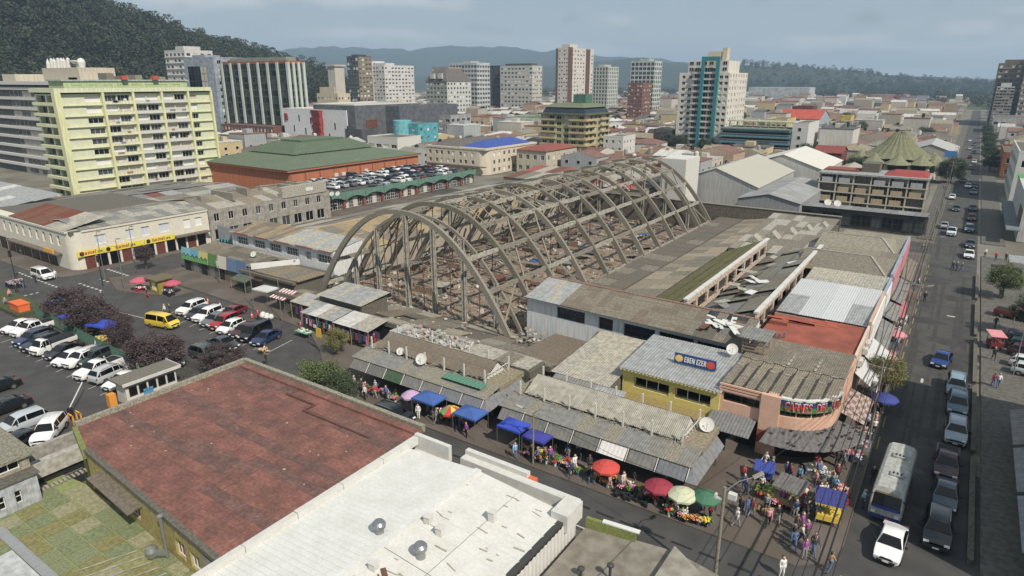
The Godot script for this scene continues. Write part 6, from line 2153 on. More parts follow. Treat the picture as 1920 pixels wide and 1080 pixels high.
	for j in 2:
		for k in 6:
			window(t,V(-109+k*3.0,36.6+j*2.5,-303.35),Basis(),1.9,1.5,M.frame_white,M[pick(["glass_dark","glass_blue"])],Vector2i(2,1))
	for j in 14:
		sl(t,"balcony",worn(206,204,198,"streak",0.1),[-107.6,-96.6,0.6+j*2.62,1.3+j*2.62,-302.35,-300.9])
		for k in 3:
			window(t,V(-105.5+k*3.6,2.2+j*2.62,-302.36),Basis(),3.0,1.6,M.frame_white,M[pick(["glass_dark","glass_dark","glass_blue"])],Vector2i(3,1))
	m=nb()
	m.slab(-103.6,-102.2,0.1,41.8,-301.6,-300.2)
	m.slab(-97.0,-95.6,0.1,41.8,-301.6,-300.2)
	m.slab(-102.2,-97.0,40.0,41.8,-301.6,-300.2)
	put(t,"teal_frame",m,paint(38,122,128,0.6))
	m=nb()
	m.slab(-103,-97,40.2,44,-315,-306)
	m.slab(-96.5,-94.4,40.2,45.5,-310,-306)
	put(t,"roof_hut",m,worn(206,196,170,"streak",0.1))
	reserved.append(Rect2(-115,-332,25,32))
	t=thing("teal_parking_building","teal open parking building with long balcony bands","car park",V(-73,0.1,-299))
	sl(t,"core",worn(44,56,62,"grime",0.1),[-88,-60.4,0.1,12.4,-310,-289])
	for k in 5:
		sl(t,"balcony_band",worn(96,148,160,"streak",0.06),[-88.5,-60.3,1.6+k*2.5,2.9+k*2.5,-288.9,-287.4])
		sl(t,"floor_slab",M.concrete,[-88.5,-60.3,0.4+k*2.5,0.6+k*2.5,-288.9,-287.2])
	sl(t,"roof",worn(150,154,130,"grime",0.1),[-88.5,-60.3,12.4,12.7,-310,-287])
	m=nb()
	for k in 9:
		m.slab(-87.5+k*3.3,-87.1+k*3.3,12.7,15.0,-296.2,-295.8)
	m.slab(-88,-60.4,15.0,15.4,-304,-295)
	put(t,"roof_pergola",m,worn(186,190,160,"grime",0.1))
	t=block("white_stair_block","blank white stair block with three small windows beside teal car park","building",-60.2,-54.2,-312,-290.4,15.3,M.white_wall,[],[],{"ph":0.3})
	for k in 4:
		window(t,V(-57.4,3.0+k*3.3,-290.38),Basis(),1.3,1.4,M.frame_white,M.glass_dark,Vector2i(1,1))
	reserved.append(Rect2(-90,-313,37,28))
	warehouses()
func gable_shed(called:String,label:String,x0:float,x1:float,z0:float,z1:float,y0:float,y1:float,along_x:bool,wall:Material,roof:Material,o:={})->Node3D:
	var t:=thing(called,label,o.get("cat","shed"),V((x0+x1)/2,0.1,(z0+z1)/2),o.get("group",""))
	var w:=nb()
	var xm:=(x0+x1)/2
	var zm:=(z0+z1)/2
	var ov:float=o.get("over",0.3)
	var n:=int(maxf(4.0,((x1-x0) if along_x else (z1-z0))/o.get("rib",0.8)))
	var a:=nb()
	var b:=nb()
	w.quad(V(x0,0.1,z1),V(x1,0.1,z1),V(x1,y0,z1),V(x0,y0,z1))
	w.quad(V(x1,0.1,z1),V(x1,0.1,z0),V(x1,y0,z0),V(x1,y0,z1))
	w.quad(V(x1,0.1,z0),V(x0,0.1,z0),V(x0,y0,z0),V(x1,y0,z0))
	w.quad(V(x0,0.1,z0),V(x0,0.1,z1),V(x0,y0,z1),V(x0,y0,z0))
	if along_x:
		w.tri(V(x1,y0,z1),V(x1,y0,z0),V(x1,y1,zm))
		w.tri(V(x0,y0,z0),V(x0,y0,z1),V(x0,y1,zm))
		a.ribs(V(x0-ov,y0,z1+ov),V(x1+ov,y0,z1+ov),V(x1+ov,y1+0.05,zm),V(x0-ov,y1+0.05,zm),n,0.06,0.08,0.25)
		b.ribs(V(x1+ov,y0,z0-ov),V(x0-ov,y0,z0-ov),V(x0-ov,y1+0.05,zm),V(x1+ov,y1+0.05,zm),n,0.06,0.08,0.25)
	else:
		w.tri(V(x0,y0,z1),V(x1,y0,z1),V(xm,y1,z1))
		w.tri(V(x1,y0,z0),V(x0,y0,z0),V(xm,y1,z0))
		a.ribs(V(x1+ov,y0,z1+ov),V(x1+ov,y0,z0-ov),V(xm,y1+0.05,z0-ov),V(xm,y1+0.05,z1+ov),n,0.06,0.08,0.25)
		b.ribs(V(x0-ov,y0,z0-ov),V(x0-ov,y0,z1+ov),V(xm,y1+0.05,z1+ov),V(xm,y1+0.05,z0-ov),n,0.06,0.08,0.25)
	put(t,"wall",w,wall)
	put(t,"roof",a,roof)
	put(t,"roof",b,roof)
	reserved.append(Rect2(x0,z0,x1-x0,z1-z0))
	return t
func warehouses()->void:
	gable_shed("grey_warehouse","big pale grey gabled warehouse behind the market's far end",-64,-42,-212,-172,6.0,10.2,false,worn(176,178,178,"streak",0.1),worn(186,184,172,"fine",0.06),{"cat": "warehouse"})
	gable_shed("white_warehouse","bright white low-gabled warehouse beyond the grey one",-58,-34,-246,-214,6.4,10.4,false,worn(196,196,192,"streak",0.1),worn(216,216,208,"fine",0.06),{"cat": "warehouse"})
	gable_shed("low_grey_warehouse","low wide warehouse with dull blue-grey striped roof behind the market",-43.5,-29.5,-195,-160,5.0,6.6,false,worn(150,152,156,"streak",0.1),worn(160,164,170,"patch",0.05),{"cat": "warehouse"})
	gable_shed("tan_warehouse","tan barrel-edged warehouse beside the white one",-34,-24,-236,-205,5.0,7.0,false,worn(170,164,150,"streak",0.1),worn(172,166,152,"fine",0.06),{"cat": "warehouse"})
	gable_shed("far_end_shed","pale grey shed with louvred gable at the hall's far end",-78,-66,-196,-166,6.2,9.4,true,worn(170,170,168,"streak",0.1),worn(168,166,158,"fine",0.06),{"cat": "warehouse"})
	var t:=thing("white_firewall","tall blank white party wall rising at the hall's far end","wall",V(-60,0.1,-161))
	var m:MB
	sl(t,"wall",M.white_wall,[-63.5,-57.0,0.1,13.2,-170,-160])
	sl(t,"brick_hut",worn(176,116,84,"grime",0.2),[-66.5,-63.6,9.0,12.4,-168,-161])
	t=thing("low_market_row","low dark row of stalls along the street behind the hall","building",V(-90,0.1,-165))
	sl(t,"wall",worn(168,158,146,"streak",0.1),[-112,-66.8,0.1,4.6,-180,-159.5])
	sheets(t,V(-112,4.7,-159.2),V(-66.8,4.7,-159.2),V(-112,6.0,-180),12,2,[M.asbestos_light,M.rust_steel,M.asbestos,worn(168,90,78,"rust",0.1)],8,0.05)
	reserved.append(Rect2(-112,-200,112,50))
	reserved.append(Rect2(-34,-240,34,60))
	gable_shed("brick_house","dark red timber house with pale gable wall behind the sheds",-45,-35.8,-268,-255.6,7.6,9.6,true,worn(122,64,58,"streak",0.1),worn(150,74,66,"rust",0.1),{"cat": "house"})
	m=nb()
	m.slab(-58,-48,0.1,6.0,-262,-254)
	one("red_container_shop",m,worn(176,70,58,"streak",0.1),"low red box building left of the dark red house","building")
	t=thing("concrete_flats","four-storey concrete flats with boxed beige balcony panels","apartment block",V(-18,0.1,-190))
	var cf:=worn(194,186,168,"clean",0.1,"fine",0.3)
	sl(t,"core",worn(136,130,120,"grime",0.2),[-30.0,-6.5,0.1,9.2,-196,-186.2])
	for f in 5:
		sl(t,"floor_slab",cf,[-30.3,-6.3,0.0+f*2.32,0.24+f*2.32,-186.3,-184.6])
	for k in 7:
		m=nb()
		var x:=-30.2+k*3.95
		m.slab(x-0.15,x+0.15,0.1,9.3,-186.3,-184.7)
		put(t,"fin_wall",m,cf)
	for f in 4:
		for k in 6:
			if (f*5+k)%7==3:
				continue
			m=nb()
			var x:=-29.6+k*3.95
			m.slab(x,x+2.5,0.24+f*2.32,1.5+f*2.32,-184.75,-184.6)
			put(t,"balcony_panel",m,worn(186,166,134,"streak",0.15) if f<3 else worn(176,180,182,"streak",0.15))
			window(t,V(x+1.7,1.5+f*2.32,-186.15),Basis(),2.8,1.5,M.frame_white,M[pick(["glass_dark","glass_grey","curtain"])],Vector2i(3,1))
	sl(t,"roof",worn(166,168,170,"grime",0.15),[-30.5,-6.0,9.2,9.6,-197,-184.3])
	sl(t,"roof_sheet",worn(150,84,72,"rust",0.2),[-30,-22,9.6,10.0,-195,-189])
	m=nb()
	m.hexa([V(-16,9.6,-186),V(-6.5,9.6,-186),V(-6.5,9.6,-196),V(-16,9.6,-196)],[V(-14,10.3,-188),V(-7.5,10.3,-188),V(-7.5,10.3,-195),V(-14,10.3,-195)])
	put(t,"roof_sheet",m,worn(176,70,62,"grime",0.2))
	sl(t,"stair_hut",M.concrete_dark,[-21.5,-17.5,9.6,11.8,-196,-190])
	t=thing("dark_shop_row","long dark shop row with flat grey roof before the concrete flats","building",V(-18,0.1,-170))
	sl(t,"wall",worn(92,90,90,"grime",0.15),[-31.5,-4.4,0.1,4.2,-167,-163.2])
	for k in 13:
		window(t,V(-30.3+k*2.05,2.0,-163.1),Basis(),1.9,2.6,M.frame_dark,M[pick(["glass_dark","glass_dark","glass_grey"])],Vector2i(2,2),false,"shop_front")
	sheets(t,V(-31.7,4.3,-162.4),V(-4.2,4.3,-162.4),V(-31.7,4.4,-167),9,1,[worn(146,148,150,"grime",0.1),worn(136,138,140,"grime",0.1)],6,0.04)
	t=thing("cone_roof_pavilion","round pavilion with tall olive-green conical roof and petal eaves","pavilion",V(-19.5,0.1,-262))
	m=nb()
	var prof:=[V2(11.2,7.0),V2(8.2,8.6),V2(5.2,11.0),V2(3.2,13.2),V2(1.8,14.8),V2(0.0,15.2)]
	for i in 24:
		var a0:=TAU*i/24
		var a1:=TAU*(i+1)/24
		for k in prof.size()-1:
			var p:Vector2=prof[k]
			var q:Vector2=prof[k+1]
			var am:=(a0+a1)/2
			var f:=func(an:float,r:float,y:float)->Vector3:return V(-19.5+cos(an)*r,y,-262-sin(an)*r)
			m.quad(f.call(a0,p.x,p.y),f.call(am,p.x*1.02,p.y+0.25),f.call(am,q.x*1.02,q.y+0.2),f.call(a0,q.x,q.y))
			m.quad(f.call(am,p.x*1.02,p.y+0.25),f.call(a1,p.x,p.y),f.call(a1,q.x,q.y),f.call(am,q.x*1.02,q.y+0.2))
	put(t,"cone_roof",m,worn(128,130,98,"streak",0.1,"grime",0.2))
	for i in 10:
		var a:=TAU*i/10+0.2
		m=nb()
		m.lathe(V(-19.5+cos(a)*11.5,0.1,-262+sin(a)*11.5),[V2(4.2,5.6),V2(2.0,7.0),V2(0.0,8.8)],8,false)
		put(t,"petal_roof",m,worn(136,138,108,"streak",0.1,"grime",0.2))
		m=nb()
		m.lathe(V(-19.5+cos(a+0.3)*11.0,0.1,-262+sin(a+0.3)*11.0),[V2(1.4,0),V2(0.3,6.0),V2(0,6.2)],6,false)
		put(t,"tent_pier",m,worn(206,202,180,"grime",0.2))
	m=nb()
	m.lathe(V(-19.5,0.1,-262),[V2(9.6,0),V2(9.6,7.2)],24)
	put(t,"drum",m,worn(60,60,54,"grime",0.2))
	reserved.append(Rect2(-36,-278,33,32))
	gable_shed("grey_gym","large pale grey gabled hall beyond the cone pavilion",-20,-3,-330,-296,6.0,9.0,false,worn(176,172,162,"streak",0.1),worn(176,178,178,"fine",0.05),{"cat": "hall"})
	t=thing("blue_billboard","blue advertising board on the avenue beyond the cone pavilion","billboard",V(-4.2,0.1,-288))
	sl(t,"board",paint(56,122,188),[-6.6,-2.8,5.4,7.6,-288.2,-288])
	sl(t,"pole",M.steel,[-4.8,-4.5,0.1,5.4,-288.2,-288])
func build_towers()->void:
	var glass:={"panes": ["glass_dark","glass_blue","glass_grey"],"depth":0.15}
	block("white_tower","slim white tower with balconies behind the glass block at left","tower",-416,-394,-250,-232,48.5,worn(206,206,204,"streak",0.05),[5,14,2.6,1.6],[4,14,2.4,1.6],{"bands":M.white_wall,"huts": [[0.3,0.7,0.2,0.8,3.0]]})
	var t:=block("blue_grey_glass_tower","pale blue-grey framed tower with dark glass panel at left","tower",-370,-341.5,-236,-216.5,43.2,worn(160,172,188,"grime",0.05),[],[3,12,2.2,1.8],{"huts": [[0.1,0.5,0.2,0.7,2.0]]})
	for j in 9:
		for k in 6:
			window(t,V(-365.0+k*3.0,6.0+j*3.9,-216.45),Basis(),2.9,3.8,M.frame_dark,M[pick(["glass_dark","glass_blue"])] if k<4 else M.curtain,Vector2i(1,1))
	block("finned_glass_block","dark mirror-glass block with pale vertical fins and orange roof edge","office block",-338.8,-284,-229,-219.7,40.0,worn(70,78,78,"grime",0.05),[16,12,3.2,2.6],[3,12,2.4,2.6],{"fins":8.0,"side_fins":4.0,"fin_mat":worn(186,200,190,"streak",0.05),"rim":worn(176,96,70,"grime",0.1),"ph":1.2,"panes": ["glass_dark","glass_blue","glass_dark","glass_grey"],"frame":M.frame_dark,"huts": [[0.1,0.95,0.15,0.8,3.0]],"hut_mat":worn(150,162,150,"grime",0.1)})
	block("brick_annex","low red-brown brick annex at the finned glass block's foot","building",-330,-286,-219,-209,9.5,worn(136,88,76,"grime",0.08),[16,3,1.2,1.8],[],{"ph":0.4})
	block("dark_tower","tall dark slate tower on the far left of the skyline","tower",-436,-423,-412,-396.5,50,worn(74,82,96,"grime",0.05),[4,14,2.4,2.2],[4,14,2.2,1.5],{"side_wall":worn(150,138,112,"grime",0.05),"huts": [[0.2,0.8,0.2,0.8,2.0]]})
	block("white_twin_block","broad white apartment block with grid balconies on the skyline","apartment block",-443,-422,-462,-425,43.5,worn(214,214,212,"streak",0.04),[6,14,2.2,1.4],[9,14,2.4,1.3],{"huts": [[0.2,0.9,0.1,0.4,2.4]]})
	block("white_slim_block","slim white block between the slate tower and white grid block","apartment block",-452,-436,-440,-420,47,worn(206,210,214,"streak",0.04),[4,14,2.2,1.5],[4,14,2.0,1.5],{})
	t=block("cream_tower_house","cream stepped building with small square turret","building",-409,-386,-352,-340,22,worn(206,194,166,"streak",0.06),[6,5,1.8,1.6],[4,5,1.4,1.6],{"huts": [[0.1,0.8,0.1,0.8,5.0]]})
	var m:=nb()
	m.slab(-397,-389.5,22,41.5,-351,-342)
	m.slab(-398,-388.5,41.5,42.6,-352,-341)
	put(t,"turret",m,worn(196,190,180,"streak",0.06))
	t=block("mansard_tower","grey-green tower with steep dormered mansard roof","tower",-372,-350,-452,-421,31,worn(150,160,150,"streak",0.05),[6,9,2.2,1.6],[8,9,2.0,1.6],{"ph":0.0,"side_wall":worn(200,204,200,"streak",0.05)})
	hip(t,-372.5,-349.5,-452.5,-420.5,31,40.5,6.0,worn(112,106,102,"grime",0.08),"mansard_roof")
	for k in 2:
		sl(t,"dormer",worn(196,196,190,"grime",0.1),[-366+k*8,-362+k*8,33,37,-421.5,-419.5])
	block("tan_slab","tan slab block left of the mansard tower","apartment block",-392,-373.5,-470,-452,42,worn(156,150,138,"streak",0.05),[7,13,1.6,1.4],[],{})
	block("glass_office_tower","wide glass office tower with flat overhanging roof","tower",-388,-358,-490,-471,45,worn(196,204,208,"grime",0.05),[9,12,2.8,2.2],[5,12,2.8,2.0],{"panes": ["glass_blue","glass_blue","glass_grey"],"ph":1.2,"huts": [[0.4,0.7,0.2,0.8,2.5]]})
	block("black_glass_tower","near-black glass tower in the middle of the skyline","tower",-393,-378,-552,-536,44.5,worn(52,62,68,"grime",0.05),[5,13,2.4,2.6],[4,13,2.4,2.6],{"panes": ["glass_dark","glass_blue"]})
	block("white_square_tower","broad off-white tower with square dark windows right of black glass","tower",-376,-340,-548,-531,44,worn(196,196,188,"streak",0.04),[9,12,2.4,1.7],[5,12,2.0,1.6],{"huts": [[0.1,0.9,0.2,0.8,2.6]],"hut_mat":worn(88,94,92,"grime",0.1)})
	t=block("brown_white_tower","tallest white tower with two brown vertical stripes","tower",-298,-286.4,-547,-502,57,worn(212,206,198,"streak",0.04),[5,18,1.5,1.4],[9,18,2.2,1.3],{"huts": [[0.2,0.9,0.1,0.4,3.5]]})
	m=nb()
	m.slab(-286.39,-286.0,0.1,58,-509,-502)
	m.slab(-286.39,-286.0,0.1,57.4,-540,-533)
	m.slab(-298,-296,0.1,57,-502,-501.7)
	put(t,"brown_stripe",m,worn(112,78,70,"grime",0.08))
	block("green_glass_tower","narrow green-grey glass tower right of the tallest tower","tower",-297,-282,-590,-568,43,worn(186,194,186,"streak",0.04),[5,13,1.8,2.4],[6,13,1.8,2.2],{"panes": ["glass_blue","glass_dark"],"huts": [[0.2,0.6,0.2,0.8,2.5]]})
	block("glass_frame_tower","glass tower with thin white frame left of the teal-framed tower","tower",-245,-224,-552,-536,46,worn(196,206,200,"grime",0.04),[6,13,2.8,2.6],[4,13,2.6,2.4],{"panes": ["glass_blue","glass_blue","glass_dark"],"frame":M.frame_white,"ph":1.0,"huts": [[0.3,0.7,0.2,0.8,2.6]]})
	block("brown_mid_block","brown brick mid-rise before the glass frame tower","apartment block",-215,-203.5,-484,-467,29.5,worn(134,90,74,"grime",0.06),[5,10,1.5,1.2],[6,10,1.6,1.2],{})
	block("far_terminal","long pale far industrial hall near the river plain","hall",-279,-196,-1062,-1022,22,worn(190,196,200,"grime",0.02),[],[],{"ph":0.0,"roof":worn(206,208,206,"grime",0.02)})
	block("pink_far_store","long pink far store building","store",-118,-75,-1040,-987,14,worn(196,132,132,"grime",0.02),[],[],{"ph":0.0})
	block("dark_far_store","long dark-roofed far store across the avenue's end","store",-112,-27,-830,-778,9.5,worn(112,112,112,"grime",0.02),[14,1,3.0,3.0],[],{"roof":worn(150,152,156,"grime",0.02)})
	block("maroon_office","square maroon office among the low roofs at right","office",-112,-98,-548,-530,13,worn(120,58,58,"grime",0.06),[5,3,1.6,1.8],[4,3,1.4,1.8],{})
	block("yellow_low_block","pale yellow low block right of the teal-framed tower","building",-86,-76,-372,-352,13,worn(214,196,140,"grime",0.06),[4,3,1.6,1.4],[4,3,1.6,1.4],{})
	block("yellow_shopfront","small bright yellow shop tower among far low roofs","shop",-68,-62,-470,-458,10.5,worn(214,186,92,"grime",0.06),[],[],{})
	gable_shed("red_gable_store","pale blue shed with red-orange gabled roof right of the teal tower",-104,-78,-482,-448,9,14,true,worn(168,184,200,"grime",0.05),worn(206,84,62,"grime",0.05),{"cat": "store"})
	block("white_midtown_office","white office with green strip roof left of the flats","office",-202,-172,-330,-300,13,worn(206,206,200,"grime",0.06),[9,3,1.8,1.4],[8,3,1.8,1.4],{"rim":worn(136,178,130,"grime",0.1)})
	block("small_white_house_block","small white corner house beside the yellow-green flats","building",-126,-117,-264,-252,9.5,M.white_wall,[3,3,1.1,1.2],[4,3,1.1,1.2],{})
	block("dark_green_store","dark green low store behind the flats","store",-124,-100,-366,-340,8.5,worn(72,98,82,"grime",0.06),[],[],{"roof":worn(96,100,92,"grime",0.05)})
	block("pink_villa","small villa with pink roof edge and cream walls in midtown","house",-262,-246,-352,-336,10,worn(206,190,150,"grime",0.06),[4,2,1.6,1.6],[4,2,1.6,1.6],{"rim":worn(186,120,112,"grime",0.1)})
func build_right_side()->void:
	var t:=thing("avenue_block","dark tall block on the right edge shading the near avenue","building",V(24,0.1,-62))
	var wl:=worn(104,104,108,"streak",0.1,"fine",0.3)
	var x0:=9.2
	var rects:=[]
	for j in 4:
		for k in 8:
			rects.append(Rect2(1.2+k*3.4,0.9+j*3.1,1.6,1.7))
	facade(t,V(x0,0.1,-75),Vector3.BACK,29,12.2,rects,wl,{"split":true})
	var m:=nb()
	m.quad(V(36,0.1,-75),V(x0,0.1,-75),V(x0,12.3,-75),V(36,12.3,-75))
	m.quad(V(x0,0.1,-46),V(36,0.1,-46),V(36,12.3,-46),V(x0,12.3,-46))
	m.quad(V(36,0.1,-46),V(36,0.1,-75),V(36,12.3,-75),V(36,12.3,-46))
	put(t,"wall",m,wl)
	flat_roof(t,x0,36,-75,-46,12.3,M.concrete_dark,wl,0.5)
	for k in 3:
		m=nb()
		m.ribs(V(7.4,2.7,-55.4-k*8.0),V(7.4,2.7,-48-k*8.0),V(x0,3.5,-48-k*8.0),V(x0,3.5,-55.4-k*8.0),14,0.04,0.03)
		put(t,"canopy",m,worn(150,156,158,"grime",0.2) if k<2 else M.zinc_dull)
	reserved.append(Rect2(5,-90,40,50))
	t=thing("green_top_building","white low building with bright green roof strip across the avenue","building",V(19,0.1,-186))
	sl(t,"wall",worn(190,194,196,"streak",0.1),[11.5,30,0.1,9.5,-205,-168])
	sl(t,"green_strip",paint(74,150,66),[11.3,30,9.5,9.9,-205.2,-196])
	m=nb()
	m.ribs(V(30,9.6,-167.8),V(30,9.6,-196),V(11.3,9.9,-196),V(11.3,9.9,-167.8),40,0.06)
	put(t,"roof",m,worn(206,208,210,"grime",0.1))
	sl(t,"brown_panel",worn(122,96,70,"grime",0.2),[11.4,11.49,3.4,6.6,-178,-168.4])
	sl(t,"canopy",worn(120,130,138,"grime",0.2),[9.2,11.49,3.0,3.2,-205,-164])
	t=block("white_avenue_block","white three-storey block on the right across the avenue","building",11.5,34,-262,-222,13.5,M.white_wall,[6,3,1.8,1.8],[],{"ph":0.6})
	for j in 3:
		for k in 9:
			window(t,V(11.46,3.0+j*3.8,-225-k*4.2),BU(-PI/2),2.0,1.8,M.frame_white,M.glass_dark,Vector2i(2,1))
	t=block("orange_avenue_shop","brown and orange shop beyond the white avenue block","shop",10.5,30,-318,-282,8,worn(150,92,64,"grime",0.1),[5,2,1.8,1.8],[],{})
	for a in [["brown_tower","brown stepped tower at the right edge of the skyline",8.5,26,-640,-610,43,worn(122,110,98,"streak",0.05)],["pale_tower","pale tower at the right edge behind the brown one",24,44,-660,-600,47,worn(186,180,168,"streak",0.05)],["white_podium_tower","white lower block in front of the brown right-edge tower",10,20,-608,-596,27,worn(206,208,210,"streak",0.05)]]:
		t=block(a[0],a[1],"tower",a[2],a[3],a[4],a[5],a[6],a[7],[5,13,1.8,1.7],[],{"bands":worn(150,138,122,"streak",0.08),"band_h":0.6,"huts": [[0.2,0.8,0.2,0.8,3.0]]})
		for j in 13:
			for k in 6:
				window(t,V(a[2]-0.05,2.0+j*(a[6]-3)/13.0,lerpf(a[5],a[4],(k+0.5)/6.0)),BU(-PI/2),2.4,1.7,M.frame_white,M.glass_dark,Vector2i(2,1))
	block("right_podium","long pale low podium right of the avenue's far end","building",10,60,-560,-520,9,worn(176,178,178,"grime",0.05),[14,2,2.2,1.8],[],{})
func build_low_rise()->void:
	var g:=RandomNumberGenerator.new()
	g.seed=991
	var walls:=[worn(196,190,178,"streak",0.08),worn(176,168,152,"streak",0.08),worn(206,204,198,"streak",0.08),worn(186,160,136,"streak",0.08),worn(166,172,176,"streak",0.08),worn(204,186,140,"streak",0.08)]
	var roofs:=[["rusty red",worn(126,88,78,"rust",0.08)],["dull grey",worn(146,144,138,"lichen",0.06)],["pale zinc",worn(186,188,188,"grime",0.06)],["brown",worn(126,104,88,"lichen",0.06)],["dark slate",worn(98,98,98,"grime",0.06)],["faded red",worn(142,104,94,"grime",0.06)],["white",worn(212,212,208,"grime",0.06)],["tan",worn(160,150,132,"lichen",0.06)]]
	var lots:=[]
	for bi in range(-6,2):
		for bj in range(0,8):
			var bx:=-124.0+bi*124.0+4.0
			var bz:=-158.0-bj*124.0-4.0
			var z:=bz
			while z>bz-112.0:
				var d:=g.randf_range(11,19)
				var x:=bx
				while x<bx+108.0:
					var w:=g.randf_range(8,17)
					lots.append([x,w-g.randf_range(0.3,2.0),z,d-g.randf_range(0.5,3.0),g.randf(),g.randi()%6,g.randi()%8,g.randf()])
					x+=w
				z-=d
	lots.sort_custom(func(a,b):return V2(a[0],a[2]).length()<V2(b[0],b[2]).length())
	var made:=0
	var rest:={}
	for l in lots:
		var x0:float=l[0]
		var x1:float=l[0]+l[1]
		var z1:float=l[2]
		var z0:float=l[2]-l[3]
		var az:=rad_to_deg(atan2(-x1,-z1))
		if az<-8.0 or az>76.0:
			continue
		var r:=Rect2(x0,z0,x1-x0,z1-z0)
		var hit:=(x1>-6.5 and x0<9.5)
		for q in reserved:
			if q.grow(0.5).intersects(r):
				hit=true
				break
		if not hit and hill_height((x0+x1)/2,(z0+z1)/2)>1.0:
			hit=true
		if hit:
			continue
		var dist:=V2(x0,z1).length()
		var h:float=3.4+l[4]*4.2
		if l[7]>0.93 and dist>260:
			h+=6.0
		var rf:Array=roofs[l[6]]
		if made<290 and dist<780:
			made+=1
			house(rf[0],x0,x1,z0,z1,h,walls[l[5]],rf[1],l[7],dist)
		else:
			var key:int=l[6]
			if not rest.has(key):
				rest[key]=[nb(),nb()]
			rest[key][0].slab(x0,x1,0.0,h,z0,z1)
			var zm:=(z0+z1)/2
			rest[key][1].quad(V(x0,h+0.05,z1),V(x1,h+0.05,z1),V(x1,h+1.6,zm),V(x0,h+1.6,zm))
			rest[key][1].quad(V(x1,h+0.05,z0),V(x0,h+0.05,z0),V(x0,h+1.6,zm),V(x1,h+1.6,zm))
	var root:=Node3D.new()
	root.name="far_low_houses"
	add_child(root)
	tag(root,"mass of low roofs far off toward the river plain","houses")
	root.set_meta("kind","stuff")
	for k in rest:
		put(root,"house_walls",rest[k][0],walls[k%6]).set_meta("kind","stuff")
		put(root,"house_roofs",rest[k][1],roofs[k][1]).set_meta("kind","stuff")
const LANDMARKS:=[["the teal-framed tower",-102,-316],["the yellow-green flats",-143,-258],["the cone pavilion",-19.5,-262],["the white mall",-258,-231],["the blue-roofed building",-151,-200],["the brown-striped tower",-292,-525],["the mansard tower",-361,-436],["the glass frame tower",-234,-544],["the grey warehouse",-53,-192],["the maroon office",-105,-539],["the dark far store",-70,-804],["the finned glass block",-311,-224],["the white grid block",-432,-443],["the red gabled store",-91,-465],["the green-roofed supermarket",-182,-146]]
const ORDINALS:=["nearest","second","third","fourth","fifth","sixth","seventh","eighth","ninth","tenth","eleventh","twelfth","thirteenth","fourteenth","fifteenth","outermost"]
var counted:={}
func near(x:float,z:float,key:String)->String:
	var best:Array=LANDMARKS[0]
	for a in LANDMARKS:
		if V2(x-a[1],z-a[2]).length()<V2(x-best[1],z-best[2]).length():
			best=a
	var turn:=atan2(-x,-z)-atan2(-best[1],-best[2])
	var side:="left of"
	if absf(turn)<0.035:
		side="behind" if V2(x,z).length()>V2(best[1],best[2]).length() else "before"
	elif turn<0:
		side="right of"
	var k:String=key+side+best[0]
	var n:int=counted.get(k,0)
	counted[k]=n+1
	return "%s %s %s"%[ORDINALS[mini(n,15)],side,best[0]]
